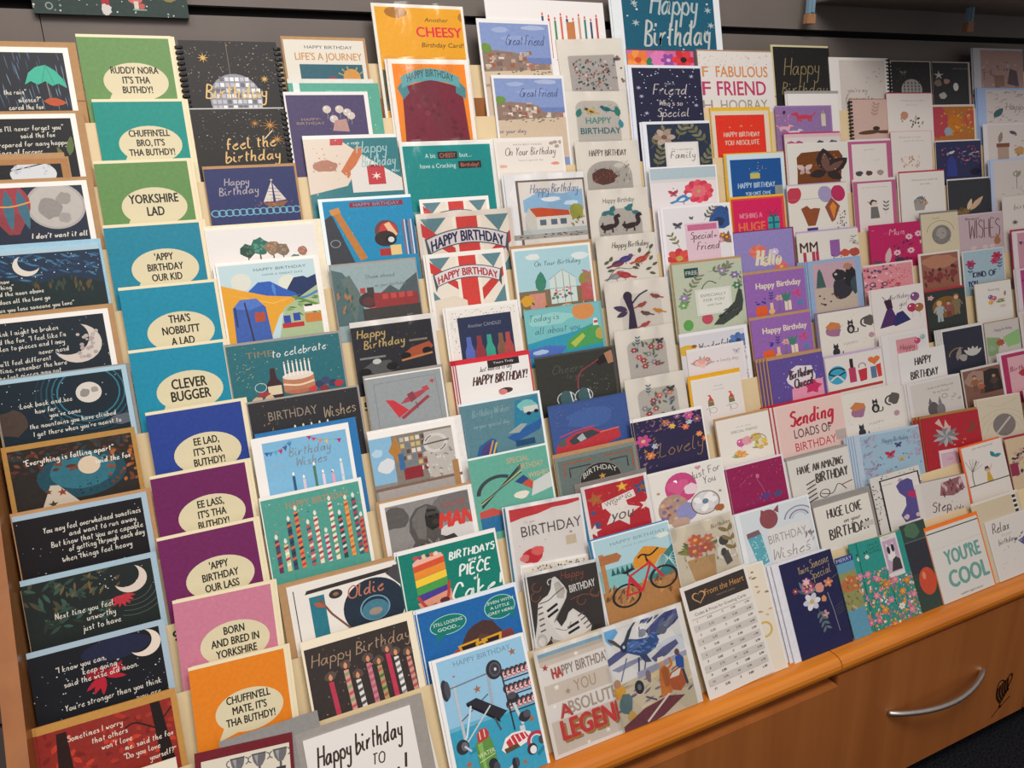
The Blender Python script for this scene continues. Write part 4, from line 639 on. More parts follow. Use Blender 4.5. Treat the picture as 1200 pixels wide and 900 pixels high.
def f(a):
    a.bg('3a3431', .02, .04, .02, .0); [a.ring(x, y, .06, .008, '9a5a40', 0, 260) for x, y in ((.13, .2), (.1, .32), (.7, .5), (.9, .44), (.55, .72))]; a.l([.55, .46, .75, .43, .95, .5], .008, '9a5a40'); a.ring(.32, .17, .04, .012, 'd4d0cc', 120, 330)
    a.p([.35, .12, .39, .11, .43, .155, .49, .25, .525, .33, .5, .42, .43, .52, .34, .62, .28, .72, .25, .82, .2, .92, .1, 1.0, .03, .99, .01, .92, .03, .8, .07, .66, .1, .5, .12, .41, .19, .36, .26, .33, .31, .26, .33, .18], 'dcd8d3'); a.p([.36, .2, .43, .18, .5, .32, .46, .42, .38, .4], 'b9b4ae'); a.l([.13, .42, .26, .4, .36, .34, .49, .28], .012, '4a4440'); a.l([.46, .48, .34, .64, .26, .8], .01, '8a847e'); a.e(.1, .9, .07, .09, 'c4bfb9'); a.e(.1, .91, .045, .06, 'dcd8d3')
    [a.l([.22, .54+.075*i, .37, .47+.075*i], .034, '221f1e', 0) for i in range(2)]; [a.l([.1+.0*i, .48+.075*i, .17, .465+.075*i], .02, '6a564a', 0) for i in range(5)]
    a.p([.22, .84, .27, .72, .33, .68, .38, .78, .46, .7, .5, .62, .57, .58, .63, .64, .72, .72, .79, .86, .76, .94, .6, 1.0, .4, 1.02, .26, .96], 'dcd8d3'); a.p([.22, .9, .4, .98, .62, .96, .77, .9, .76, .97, .6, 1.04, .38, 1.06, .24, .98], 'b4aea8'); [a.l([.46, .82+.07*i, .62, .77+.07*i], .034, '221f1e', 0) for i in range(2)]; [a.l([.62+.03*i, .7+.06*i, .7+.03*i, .66+.06*i], .018, '6a564a', 0) for i in range(4)]; a.l([.3, .78, .44, .84, .52, .74], .01, '8a847e')
    a.t('BIRTHDAY', .74, .31, .1, 'dcd8d4', wid=.36, rot=-.05, bold=.02); a.s('Happy', .62, .13, .1, '9a5040', .008, wid=.3)
K(10, 0.5501, -0.0080, 0.1460, -0.0535, 0.0000, 0.902, 'dark brown BIRTHDAY card with white striped trainers', f, None, 'e4e2e0', sleeve=1, copies=1, fv=1)
def f(a):
    a.bg('cbbfb2', .05, .06, .0, .05); a.r(.05, .06, 1, .11, '7da4b8'); a.r(.05, .11, 1, .17, 'b8aea2')
    for y0, y1, c in ((.24, .5, 'ddd8d2'), (.76, 1.0, 'ddd8d2')): a.r(.05, y0, 1, y1, c)
    a.t('HAPPY BIRTHDAY', .62, .36, .14, '8a7a70', wid=.86, bold=.02); a.t('HA', .27, .37, .15, 'b8403c', wid=.14, bold=.03); a.t('YOU', .62, .62, .16, 'a8937c', wid=.32); a.t('ABSOLUTE', .62, .88, .17, 'a89888', wid=.84, bold=.03); a.t('A', .28, .9, .18, 'b8403c', bold=.03); a.t('LEGEND', .69, 1.19, .26, 'a07a40', wid=.98, bold=.05); a.t('LEGEND', .66, 1.15, .26, 'c23c3c', wid=.98, bold=.05)
    [a.star(x, y, r, c, .2) for x, y, r, c in ((.12, .26, .05, 'a8403c'), (.58, .2, .04, 'efe8e0'), (.22, .56, .045, 'efe8e0'), (.36, .66, .05, 'a8917c'), (.14, .8, .04, 'efe8e0'), (.8, 1.36, .04, 'efe8e0'), (.5, 1.42, .035, 'efe8e0'))]
K(11, 0.5374, -0.0344, 0.1357, 0.0000, 0.0000, 0.892, 'HAPPY BIRTHDAY YOU ABSOLUTE LEGEND card with red block letters', f, None, 'e3dcd4', sleeve=1)
# ================================================================== sixth column: places, sea and cars
G('birthday cards in the sixth column')
def f(a):
    a.bg('e6e2e0', .03, .0, .03); [a.cd(.46+.052*i, .15+.02*(i % 3), .55, .018, c, 'd84838') for i, c in enumerate('3a4a6a c04038 4a8a5a d06a5a 3a3a6a c08050 c89878 3a7a70 3a4a68 b84a48'.split())]; a.r(.66, .2, .73, .62, 'c07848'); a.r(.65, .6, .75, .64, 'a83a30'); a.r(.67, .64, .73, 1, '3a5a58'); a.dots(12, .3, .2, .95, .8, '9a9490', .004, .008); a.star(.9, .5, .04, 'd0ccc8')
K(0, 0.7178, 0.0877, 0.2703, 0.0000, 0.0000, 0.844, 'large white card with a row of thin lit candles behind the village cards', f, None, 'e6e3e1')
def village(a):
    a.bg('7f92c0', .03, .06, .03); a.blob(.3, .16, .12, '9aa8cc', .04); a.blob(.75, .12, .16, 'a4b0d0', .04); a.blob(.5, .3, .2, '8d9dc8', .05); a.s('Great Friend', .62, .33, .15, '3f4874', .009, wid=.52); a.r(.55, .58, .97, .72, '6a7cb0'); a.p([.03, .5, .2, .47, .45, .5, .6, .55, .66, .66, .97, .68, .97, .8, .03, .8], '8a7468')
    for i in range(34): x, y = a.rg.uniform(.05, .66), a.rg.uniform(.48, .74); a.r(x, y, x+a.rg.uniform(.03, .08), y+a.rg.uniform(.03, .07), a.rg.choice('b8a090 8a6a5c a08478 c8b8a8 74605a 9a5a44 d8ccc0'.split()))
    for i in range(8): x = a.rg.uniform(.64, .95); a.r(x, .67+a.rg.uniform(0, .06), x+.05, .76, a.rg.choice('c8c0b8 9a7a6a d8d0c8 a86a58'.split()))
    a.blob(.09, .44, .07, '6a8a3c'); a.p([.03, .8, .97, .76, .97, 1.5, .03, 1.5], 'c8b49c'); a.tex(20, .03, .75, .97, .85, '7a6a58 5a6a48', .05, .02, 0, .8); a.s('on your day', .2, 1.0, .07, '3f4874', .007)
K(0, 0.6946, 0.0464, 0.1611, 0.0000, -0.0026, 0.862, 'Great Friend harbour village card, the one at the back', village, None, 'e4e2e2', sleeve=0)
K(1, 0.7090, 0.0411, 0.1613, 0.0000, 0.0000, 0.860, 'Great Friend harbour village card, the one in front', village, None, 'e4e2e2')
def f(a):
    a.bg('e0d8d0', .03, .07, .03); a.t('WITH BEST WISHES', .47, .13, .03, '8a8078', 1.1); a.s('On Your Birthday', .5, .27, .14, '5c5450', .01, wid=.72); a.t('have a special day', .5, .42, .035, 'a89c94'); [a.blob(x, y, .035, 'a8988c') for x, y in ((.82, .12), (.9, .18), (.96, .1), (.88, .1))]; a.blob(.1, .52, .06, 'd8a890', .03); a.blob(.85, .5, .06, 'd89078', .03)
K(2, 0.6928, 0.0193, 0.1535, 0.0000, 0.0000, 0.869, 'cream On Your Birthday card with faint script and petals', f, None, 'e6e0d8', copies=1)
def f(a):
    a.bg('6f6058', .13, .1, .0); a.r(.16, .13, .98, 1.3, 'dcd6d0'); a.p([.2, .42, .4, .3, .7, .34, .96, .28, .96, .62, .2, .62], '8fb4d0'); a.blob(.55, .42, .12, 'dfe4e6', .04); a.blob(.8, .5, .1, 'c8dce8', .04); a.s('Happy Birthday', .6, .26, .14, '5a6c90', .01, wid=.6)
    a.p([.26, .56, .4, .55, .76, .62, .78, .74, .34, .7], 'c2502a'); a.p([.2, .7, .26, .54, .34, .7, .34, .9, .2, .9], 'c8c4bc'); a.r(.34, .7, .78, .9, 'd8d4cc'); [a.r(x, .75, x+.08, .84, '5a6a78') for x in (.38, .52, .64)]; a.blob(.86, .66, .1, '9a9a40', .13); a.tex(14, .78, .7, .95, .88, '6a6a34 8a8a3c', .06, .02, 1.4, .4); a.r(.16, .9, .98, .96, 'b8c0c0'); a.uncl(); a.r(.0, .97, .98, 1.05, 'a8a49c'); a.tex(20, .1, .98, .9, 1.04, '4a4a48 7a7a70', .05, .02)
K(3, 0.6982, 0.0462, 0.1784, 0.0000, 0.0000, 0.868, 'Happy Birthday card of an orange roofed cottage in brown frame', f, None, 'e8e6e6', sleeve=1, copies=1)
def f(a):
    a.bg('a4c8d0', .03, .04, .03); a.blob(.25, .16, .09, 'd8dcd8', .05); a.blob(.85, .2, .12, 'd4dcdc', .06); a.s('On Your Birthday', .55, .28, .075, '4a6068', .007); a.r(.03, .7, .97, 1.4, '7c6a50'); a.p([.42, .95, .42, .55, .6, .4, .76, .55, .76, .95], 'c8d4d0'); [a.l(q, .01, '8aa098', 0) for q in ([.42, .55, .6, .4, .76, .55], [.5, .95, .5, .5], [.6, .95, .6, .4], [.68, .95, .68, .5], [.42, .7, .76, .7])]; a.dots(24, .44, .7, .75, .92, 'a03a48 3a6a50 d0908a 4a8060', .012, .025)
    a.lf(.3, .75, .35, -1.5, '3f8068', .4); a.e(.9, .6, .1, .12, '8a8a3c'); a.r(.82, .66, .97, .95, 'b85a58'); a.r(.15, .75, .35, 1, 'c8887a'); a.blob(.12, .85, .08, 'd09a30', .09); a.spr(1.0, .9, .4, -1.7, 'b06a70'); a.blob(.6, 1.05, .1, 'ddd8d0', .08); a.tex(20, .05, .9, .95, 1.2, '4a6a40 8a3a3c c88a4a', .07, .03, 1.5, .6)
K(4, 0.6877, 0.0012, 0.1763, 0.0000, 0.0000, 0.876, 'On Your Birthday card with glass greenhouse and topiary on kraft envelope', f, (KRAFT, 2, 6, 5), 'e6e4e0')
def f(a):
    a.bg('74b8bc', .0, .02, .02); a.blob(.3, .2, .3, '92c8c4', .1); a.e(.76, .13, .15, .15, 'd08a50'); a.s('Today is', .24, .17, .1, '44747c', .009); a.s('all about you', .4, .38, .11, '44747c', .009, wid=.58); a.p([0, .56, .3, .5, .6, .46, .9, .35, .98, .5, .98, 1, 0, 1], '2f94b0'); a.p([.5, .6, .66, .48, .9, .36, .98, .46, .98, .7, .5, .75], '4a9a58'); a.p([.55, .64, .72, .5, .75, .56, .6, .72], 'b0bc50'); a.p([.0, .66, .25, .62, .5, .68, .4, .8, 0, .8], '4a6cb8'); a.blob(.15, .72, .1, 'a8c0dc', .04); a.p([.88, .28, .93, .28, .94, .4, .87, .4], 'e0dcd8'); a.r(.885, .32, .935, .36, 'b83a3c'); a.blob(.95, .55, .06, 'b0a050', .1)
K(5, 0.6879, -0.0202, 0.1723, 0.0000, 0.0000, 0.881, 'turquoise seaside card reading Today is all about you', f, None, '7aa8a8', gloss=1, copies=1, cdx=.004)
def f(a):
    a.bg('33342f', 0, .03, .03); a.s('Cheers', .38, .26, .13, '4e5048', .01); a.s('to you', .46, .38, .08, '4e5048', .008); a.p([.98, .04, .88, .1, .8, .15, .74, .22, .78, .28, .88, .24, 1.0, .3], '241c1e'); a.p([.86, .1, .96, .06, .98, .26, .9, .28], 'a8785c'); a.l([.78, .18, .72, .22, .56, .32, .5, .42, .48, .6], .018, '8a3a44')
    for x in (.32, .54): a.ring(x, .72, .11, .012, 'b8c4c4', 150, 390); a.e(x, .72, .075, .13, '3f5c60'); a.l([x+.06, .62, x+.08, .8], .014, 'd8e0e0'); a.l([x, .84, x, 1.1], .014, 'c8d0d0', 0)
    a.dots(30, .6, .4, .9, .7, '55564c 6a6a5c', .004, .01)
K(6, 0.6878, -0.0153, 0.1788, 0.0000, 0.0000, 0.882, 'black card of red wine poured into two glasses', f, None, '4a4844', gloss=1, copies=1, cdx=.003)
def f(a):
    a.bg('3b5590', 0, .03, .0); a.dots(40, 0, .04, 1, .6, '8a7a60 5a70a8', .003, .008); a.blob(.5, .3, .3, '43609c', .16); a.p([.02, .8, .04, .66, .14, .58, .26, .5, .5, .46, .62, .54, .84, .56, .86, .7, .4, .85, .1, .9], 'b8343c'); a.p([.2, .6, .3, .52, .5, .49, .6, .57, .4, .64, .24, .68], '3a4048'); a.p([.3, .58, .38, .52, .42, .62, .34, .65], 'a8b0b0'); a.l([.1, .52, .3, .46, .54, .44], .016, 'c8444a'); a.e(.12, .62, .05, .06, '5a5858'); a.l([.6, .56, .85, .54], .02, 'd86a60')
K(7, 0.6899, -0.0133, 0.1759, 0.0000, 0.0000, 0.881, 'deep blue card with red sports car', f, None, '3a4f80', gloss=1, copies=1, cdx=.003)
def f(a):
    a.bg('64706c', .03, .06, .03); [a.l(q, .02, c, 0) for q, c in (([.1, .3, .1, .12, .45, .12], 'a0522c'), ([.16, .34, .16, .2, .42, .2], '3a3a3a'), ([.6, .12, .95, .12, .95, .4], 'a0522c'), ([.66, .2, .88, .2, .88, .36], '3a3a3a'))]; a.e(.52, .46, .27, .27, '2f2c2a', 0, 30); a.ring(.52, .46, .26, .012, '8a8a80'); a.t('BIRTHDAY', .52, .28, .08, 'c8c8c0', wid=.42, bend=.09); a.star(.54, .42, .05, 'c09040')
K(8, 0.6764, -0.0137, 0.1784, 0.0000, 0.0000, 0.881, 'grey card with round BIRTHDAY badge on kraft envelope', f, (KRAFT, 2, 7, 3), '7a847e')
K(8, 0.7080, -0.0692, 0.1625, 0.0000, -0.0026, 0.877, 'plain taupe envelope edge above the red star card', None, None, '857d78')
def f(a):
    a.bg('b82c36', .05, .05, .05); a.star(.6, .16, .1, 'd8a838', .1, .45); a.star(.6, .16, .06, 'e8c058', .1, .45); a.star(.18, .28, .13, 'b06a3c', -.2, .5); a.star(.9, .26, .16, '3a5a88', .2, .45); a.star(.9, .26, .07, 'a8642c', 0, .5); a.p([.26, .5, .26, .38, .76, .26, .78, .4], 'e6e0da'); a.t('WISHING', .51, .385, .09, '6a6460', rot=-.22, wid=.42); a.star(.52, .62, .3, 'e4ded8', .3, .5); a.t('you', .52, .66, .2, '5a4c48', wid=.34, sh=.2); [a.star(x, y, r, c, .3) for x, y, r, c in ((.12, .52, .06, '3a5a88'), (.92, .6, .12, 'e4ded8'), (.14, .76, .09, '3a5a88'), (.08, .85, .12, 'e4ded8'))]; a.dots(24, .06, .06, .95, .7, 'e0b060 d86a68', .005, .01)
K(9, 0.7102, 0.0215, 0.1466, 0.0000, 0.0000, 0.870, 'red WISHING you card with gold and blue stars', f, None, 'e6e2e0', sleeve=1)
def f(a):
    a.bg('a8c8d0', .02, .02, .01); a.t('HAPPY BIRTHDAY', .58, .13, .05, '7a929a', 1.25, rot=-.0); a.t('HAVE A GREAT DAY', .6, .22, .03, '8aa2a8', 1.2); a.blob(.9, .2, .1, 'd8dcd0', .04); a.r(.02, .5, .99, 1.5, '7fb4b4'); a.p([.42, .6, .48, .44, .62, .3, .74, .34, .95, .46, .99, .56, .7, .64], 'd08c30'); a.p([.6, .8, .8, .55, .99, .38, .99, 1, .6, 1], '3a7a7c'); [a.l([.7, .78-.02*i, .85, .66-.03*i, .99, .5-.0*i+.06*i], .01, 'b0cccc') for i in range(6)]; [a.p([.16+.06*i, .62, .19+.06*i, .5, .22+.06*i, .62], '2f5a60') for i in range(5)]
    a.r(.05, .25, .11, 1.0, 'b07a4c'); a.p([.05, .28, .28, .28, .33, .35, .28, .42, .05, .42], 'a86c42'); a.r(.02, .85, .99, 1.6, 'a87848'); a.tex(40, .05, .8, .95, 1.1, '8a5a34 c08a50 6a4a30', .12, .03, -1.3, .5)
    for x, y in ((.3, .98), (.8, .86)): a.ring(x, y, .17, .03, '2a2626', 0, 360, 32); [a.l([x, y, x+.16*math.cos(q), y+.16*math.sin(q)], .004, '777', 0) for q in range(0, 7)]
    for q in ([.3, .98, .38, .72], [.38, .7, .64, .58], [.36, .74, .5, .98], [.5, .98, .66, .6], [.3, .98, .5, .98], [.62, .5, .68, .62, .8, .86], [.37, .68, .5, .96]): a.l(q, .03, 'c02c34', 0)
    a.l([.36, .68, .36, .62], .02, '2a2626', 0); a.p([.28, .62, .42, .58, .46, .61, .34, .65], '2a2626'); a.l([.52, .46, .58, .42, .68, .46, .8, .38], .025, '2a2626'); a.l([.62, .44, .63, .56], .02, '2a2626', 0)
K(10, 0.7005, 0.0207, 0.1722, 0.0000, 0.0000, 0.861, 'light blue HAPPY BIRTHDAY card with red bicycle before hills', f, ('2f7aa8', 4, 2, -6), 'e6eaec', copies=1)
def f(a):
    a.bg('d9d7d4', .0, .05, .07); a.blob(.1, .12, .09, '6aa8d4', .1); a.blob(.3, .2, .2, 'e2e0dd', .14); a.blob(.8, .45, .2, 'c8ccd4', .1)
    a.p([.5, .19, .66, .1, .85, .02, .95, .0, .95, .16, .8, .24, .66, .29, .54, .27], '474f80'); a.p([.66, .2, .8, .12, .92, .1, .92, .16, .76, .24], '6c7078'); a.blob(.7, .24, .07, '5c6474', .05); a.tex(18, .5, .05, .93, .25, '5c6494 3a4070 7a80a0', .16, .03, -.5, .2)
    a.p([.0, .37, .1, .33, .22, .31, .24, .37, .1, .42, .0, .45], '565a86'); a.p([.02, .5, .22, .47, .4, .46, .4, .5, .1, .55], '8a8ea4')
    a.p([.17, .27, .22, .23, .3, .22, .38, .25, .5, .27, .62, .26, .64, .34, .58, .42, .46, .46, .36, .44, .26, .38, .18, .34], '30528a'); a.p([.24, .26, .34, .25, .44, .31, .36, .36, .26, .32], '4c70ac'); a.p([.36, .42, .46, .46, .5, .56, .42, .54], '39446c'); a.tex(24, .24, .24, .6, .42, '5a7cb4 284474 7a94bc', .09, .02, .3, .7)
    a.l([.42, .24, .44, .12], .014, '6a6e7c', 0); a.l([.52, .26, .56, .16], .014, '6a6e7c', 0); a.blob(.46, .2, .05, '8a8e9a', .05); a.p([.5, .52, .66, .44, .84, .4, .86, .46, .7, .54, .54, .58], '565a80')
    a.p([.2, .27, .24, .3, .36, .1, .47, .0, .42, .02, .3, .12], '39414e'); a.p([.21, .3, .18, .3, .06, .18, .05, .14, .12, .18], '5c4c4a'); a.e(.21, .3, .04, .05, '26324e'); a.e(.215, .29, .015, .02, 'c8ccd4')
    a.l([.36, .46, .3, .74], .02, '3a4468', 0); a.l([.44, .5, .34, .76], .014, '4a5070', 0); a.l([.22, .42, .1, .66], .014, '6a7090', 0); a.e(.29, .79, .055, .08, '2b2d38'); a.e(.29, .79, .022, .035, '6a6c78')
    a.p([.0, .7, .93, .6, .93, 1.5, .0, 1.5], 'c6baa0'); a.tex(40, .02, .7, .92, 1.1, '7a6a80 8a7a90 d8c8a8 6a5a70 b0a48c', .16, .03, -.2, .3); a.p([.3, .62, .93, .56, .93, .62, .3, .7], '9a9cb0'); a.p([.4, .7, .93, .62, .93, .66, .4, .76], 'd8c494'); a.e(.29, .79, .055, .08, '2b2d38'); a.e(.29, .79, .022, .035, '6a6c78')
    a.p([.52, 1.0, .54, .78, .56, .68, .62, .64, .68, .7, .66, .98], 'c27434'); a.p([.58, .7, .63, .66, .67, .72, .64, .9, .59, .9], 'a85a28'); a.e(.6, .6, .04, .055, 'c89a7c'); a.p([.55, .6, .57, .54, .64, .54, .65, .59], 'e4dcd0'); a.l([.66, .7, .72, .66, .7, .58], .03, 'c27434')
    a.p([.64, .84, .68, .76, .8, .72, .86, .78, .84, .94, .76, 1.0, .67, .96], 'b25a2c'); a.p([.66, .82, .7, .77, .82, .74, .78, .82], 'dcd4c8'); a.p([.77, .7, .78, .6, .84, .58, .88, .64, .86, .76, .8, .74], '2a5098'); a.e(.815, .55, .03, .04, '6a4a3c'); a.l([.84, .76, .86, .95], .03, '3a3a4c', 0); a.blob(.42, .7, .03, '7a6a78', .08)
    a.blob(.06, .78, .07, 'd09a34', .09); a.e(.05, .67, .04, .05, 'b08468'); a.blob(.1, .92, .08, '5a7478', .12); a.blob(.14, 1.08, .05, 'c8a050', .06); a.p([.02, 1.16, .3, 1.04, .6, 1.0, .8, 1.06, .5, 1.2, .2, 1.26, .02, 1.26], '6f3840'); a.l([.3, 1.2, .62, .98], .024, 'd8d0c4', 0); a.l([.34, .92, .46, 1.0], .02, '5a5058', 0)
K(11, 0.6731, -0.0325, 0.1752, 0.0000, 0.0000, 0.853, 'watercolour card of blue biplane on an airfield', f, None, 'e4e0da', sleeve=1, copies=1)
# ================================================================== seventh column: laser cut white cards
G('white laser cut cards in the seventh column')
LZ = 'dcd6cc'
def win(a, y0=.3, c='b9b2aa', r=.16, x0=.14, x1=.86):
    a.bg(LZ); P = [(x0, 1.2), (x0, y0+r)]; P += [(x0+r-r*math.cos(q*math.pi/12), y0+r-r*math.sin(q*math.pi/12)) for q in range(7)]; P += [(x1-r+r*math.sin(q*math.pi/12), y0+r-r*math.cos(q*math.pi/12)) for q in range(7)]; P += [(x1, 1.2)]
    a.up(); a.add(P, c)
def f(a):
    win(a, .28, 'aaa4a0', .03); a.dots(70, .2, .35, .75, .9, '4a4048 a05a48 2f4a4c 8a6a60 d8c8c0', .012, .024); a.tex(40, .2, .35, .85, .85, '3a4044 8a5a50 3a6a5c', .06, .02, -.8, .8); a.dots(8, .84, .25, .95, .8, '5a4a50 8a6a6a', .015, .03)
K(0, 0.8746, 0.0142, 0.1576, 0.0457, -0.0026, 0.825, 'white laser cut card with leafy branch in rectangular window', f, None, LZ, sleeve=1)
def f(a):
    win(a, .2); a.tex(20, .2, .28, .8, .5, '9a948c c8c2ba', .05, .02); a.bird(.38, .42, .16, 'c8a030', '3a4a4a', -1); a.bird(.64, .38, .16, '1f7078', '2a5a60', -1); a.lf(.16, .55, .2, -1.3, '2f7a6c', .5); a.lf(.84, .55, .24, -1.7, '2f7a6c', .45); a.lf(.88, .8, .2, -1.7, '3a8a9a', .45); a.t('HAPPY', .5, .62, .13, '4a8a80', wid=.42, bold=.02); a.t('BIRTHDAY', .52, .84, .13, '2f6a70', wid=.66, bold=.02)
K(1, 0.8702, 0.0096, 0.1470, 0.0000, 0.0000, 0.829, 'white laser cut HAPPY BIRTHDAY card with two green birds', f, None, LZ, sleeve=1)
def f(a):
    win(a, .4, 'aaa49c', .3); a.s('HAPPY BIRTHDAY', .5, .25, .12, '5a5048', .013, wid=.58, slant=.05); a.blob(.42, .72, .2, '5c3a32', .16); a.tex(50, .24, .55, .62, .85, '7a4a40 4a2e28 8a5c50', .06, .015, -1.4, .6); a.tex(16, .6, .42, .82, .85, '8a8478 c8c0b4 6a6a5a', .1, .02, -1.3, .5); a.blob(.66, .5, .08, 'c8c2ba', .05)
K(2, 0.8725, 0.0069, 0.1542, 0.0000, 0.0000, 0.831, 'white laser cut HAPPY BIRTHDAY card with a hedgehog', f, None, LZ, sleeve=1)
def f(a):
    win(a, .42, 'b2aca4', .3); a.t('Happy Birthday', .5, .24, .1, '4a4440', wid=.52, sh=.1); [a.lf(x, y, .16, q, '3a7478', .6) for x, y, q in ((.2, .55, -.6), (.3, .45, .8), (.36, .5, -1.2), (.62, .45, -.8), (.7, .5, .4), (.58, .4, .5))]
    for x, y in ((.3, .8), (.66, .8)): a.e(x, y, .12, .06, '3a2a2c', -.3); a.e(x-.1, y-.02, .04, .04, '3a2a2c'); a.l([x+.08, y, x+.14, y-.08, x+.13, y-.2, x+.2, y-.24], .075, '3a2a2c'); a.lf(x-.1, y-.05, .06, -1.4, '3a2a2c', .5); a.l([x-.06, y+.04, x-.08, y+.12], .03, '3a2a2c', 0); a.l([x+.06, y+.04, x+.06, y+.12], .03, '3a2a2c', 0)
    a.tex(12, .15, .85, .85, .98, '8a8478 c8c0b4', .05, .02)
K(3, 0.8795, 0.0074, 0.1492, 0.0000, 0.0000, 0.833, 'white laser cut Happy Birthday card with two squirrels', f, None, LZ, sleeve=1)
def f(a):
    win(a, .9, LZ); a.s('Happy Birthday', .56, .22, .12, '5a5248', .013, wid=.6); [a.bird(x, y, .22, c, c2, d) for x, y, c, c2, d in ((.33, .6, '7a3a44', '8a4a50', 1), (.46, .52, '4a3a78', '5a4888', 1), (.72, .56, 'b84a40', 'c85a48', 1), (.28, .86, '8a8a90', '9a9aa0', 1), (.42, .86, 'a83a40', 'b84a48', -1))]; [a.lf(x, y, .12, q, '5a6048', .5) for x, y, q in ((.1, .6, -.7), (.14, .75, -.2), (.2, .55, -1.2), (.8, .48, -.6), (.86, .6, -1), (.9, .72, -.6), (.62, .62, 1), (.56, .7, .5), (.78, .8, -.4), (.88, .35, -1), (.7, .42, -1.4), (.84, .86, .4))]; a.l([.12, .95, .3, .7, .6, .72, .95, .28], .012, '5a4a40')
K(4, 0.8773, 0.0096, 0.1468, 0.0000, 0.0000, 0.837, 'white laser cut Happy Birthday card with purple and red birds', f, None, LZ, sleeve=1)
def f(a):
    win(a, .26, 'cfc8c0', .12, .22, .86); a.e(.34, .3, .07, .1, '3a2c44'); a.p([.28, .34, .4, .34, .42, .6, .44, .95, .3, .95, .34, .6], '3a2c44'); a.lf(.32, .58, .24, 3.6, '4a3a58', .5); a.lf(.32, .6, .2, 2.7, '4a3a58', .5); a.l([.4, .45, .52, .3, .66, .22], .03, '3a2c44'); [a.bird(x, y, .14, c, c, d) for x, y, c, d in ((.54, .5, '9a4a44', 1), (.78, .36, '8a4a48', -1), (.6, .68, '6a4a44', -1), (.8, .66, 'c0843a', -1), (.56, .9, 'a84a4c', 1))]
K(5, 0.8734, 0.0114, 0.1573, 0.0000, 0.0000, 0.840, 'white laser cut card with purple fairy and small birds', f, None, LZ, sleeve=1)
def floral(a, sd=0):
    win(a, .26, 'b8b2aa', .14, .18, .84)
    for i in range(9): a.fl(.3+.055*i+a.rg.uniform(-.03, .03), .5+a.rg.uniform(-.14, .35), .06, a.rg.choice('b85a60 a03a4c 8a8a94 c87a6c 6a5a6a'.split()), 'e0c8a0', 6)
    for i in range(16): a.lf(.28+.45*a.rg.random(), .35+.5*a.rg.random(), .1, a.rg.uniform(-2.6, -.4), a.rg.choice('3f8a70 5a7a4a 4a6a74 6a5a50'.split()), .4)
    a.spr(.36, .4, .2, -1.5, '4a6a74', 3); a.bf(.74, .34, .13, '4a4448', '5a5048')
K(6, 0.8708, 0.0107, 0.1444, 0.0000, 0.0000, 0.843, 'white laser cut floral card with grey butterfly, upper of the pair', floral, None, LZ, sleeve=1)
K(7, 0.8662, 0.0089, 0.1460, 0.0000, 0.0000, 0.843, 'white laser cut floral card with grey butterfly, lower of the pair', floral, None, LZ, sleeve=1)
G('cards in the lower seventh column')
def f(a):
    a.bg('2f2a48', .0, .06, .02); [a.fl(x, y, r, c, 'd8b060', 6) for x, y, r, c in ((.1, .42, .11, 'c04a88'), (.78, .12, .08, 'd05a90'), (.45, .18, .06, 'd87a48'), (.53, .26, .05, 'd8b04a'), (.72, .32, .055, 'd87050'), (.78, .24, .05, 'a8c0d8'), (.9, .5, .05, 'e08a48'), (.17, .7, .07, 'd0784a'), (.62, .1, .05, '8a5a98'), (.9, .22, .07, '7a4a6a'), (.97, .6, .05, 'd86a40'), (.25, .55, .05, 'a8b8d8'))]; a.tex(60, 0, .07, .98, .3, '7a5a98 8a6a4a 4a4a70 a05a88', .08, .02, -1, 1.2); a.tex(26, 0, .3, .3, .9, '6a5a80 8a6a50 b08a48', .08, .02, -1, .8); a.s('Lovely', .6, .66, .24, '8a6c50', .014)
K(8, 0.8591, 0.0283, 0.1692, 0.0000, 0.0000, 0.839, 'navy floral card reading Lovely in gold script', f, None, 'e8e4e0', copies=1)
def f(a):
    a.bg('ded9d2', 0, .03, .02); a.bal(.4, .34, .21, 'c0487c'); a.heart(.36, .32, .15, 'cc5a88'); a.blob(.52, .4, .09, 'e0c8d0'); a.e(.26, .66, .2, .24, 'a88a78'); a.dots(40, .1, .5, .42, .88, '8a5a48 b89080 7a6a98 c8a888', .02, .035); a.e(.42, .75, .14, .15, '8a8ab8'); a.ring(.68, .68, .19, .012, '6a4a48'); a.e(.68, .68, .18, .18, 'c8c4c0'); a.fl(.68, .66, .16, 'e6e4e2 d0d0d4', '6a7a88', 7); a.blob(.85, .82, .07, 'a0603c', .06); a.s('Just For', .74, .18, .12, '6c6c70', .009, rot=-.15); a.s('You', .78, .32, .12, '6c6c70', .009, rot=-.15); a.heart(.66, .08, .04, 'c88a98'); a.star(.1, .35, .03, 'a88a58'); a.star(.9, .55, .03, '8a8a90'); a.e(.32, .9, .12, .08, 'b89a88')
K(9, 0.8572, 0.0156, 0.1828, 0.0000, 0.0000, 0.833, 'Just For You card with pink and white balloons', f, None, 'e4e0da', copies=1)
def f(a):
    a.bg('d3c9b4', .0, .03, .04); a.posy(.38, .62, .34, 'c87a68 b85a58 d8987a c86a50 d8a890', 14, '6a7a44 8a8a50 4a5a34'); a.p([.16, .7, .6, .7, .56, 1.2, .24, 1.2], 'b89468'); a.cat(.75, .72, .36, 'e0dcd4', '4a4442'); a.e(.78, .5, .08, .1, '4a4442'); a.p([.72, .82, .82, .7, .86, .95, .76, 1], '5a5450'); a.s('Birthday', .78, .16, .08, '8a7a60', .008, rot=-.1); a.spr(.95, .9, .6, -1.7, '8a7a50', 3); a.tex(20, .1, .4, .7, .9, '7a8050 a8a060', .1, .02, -1.3, .6)
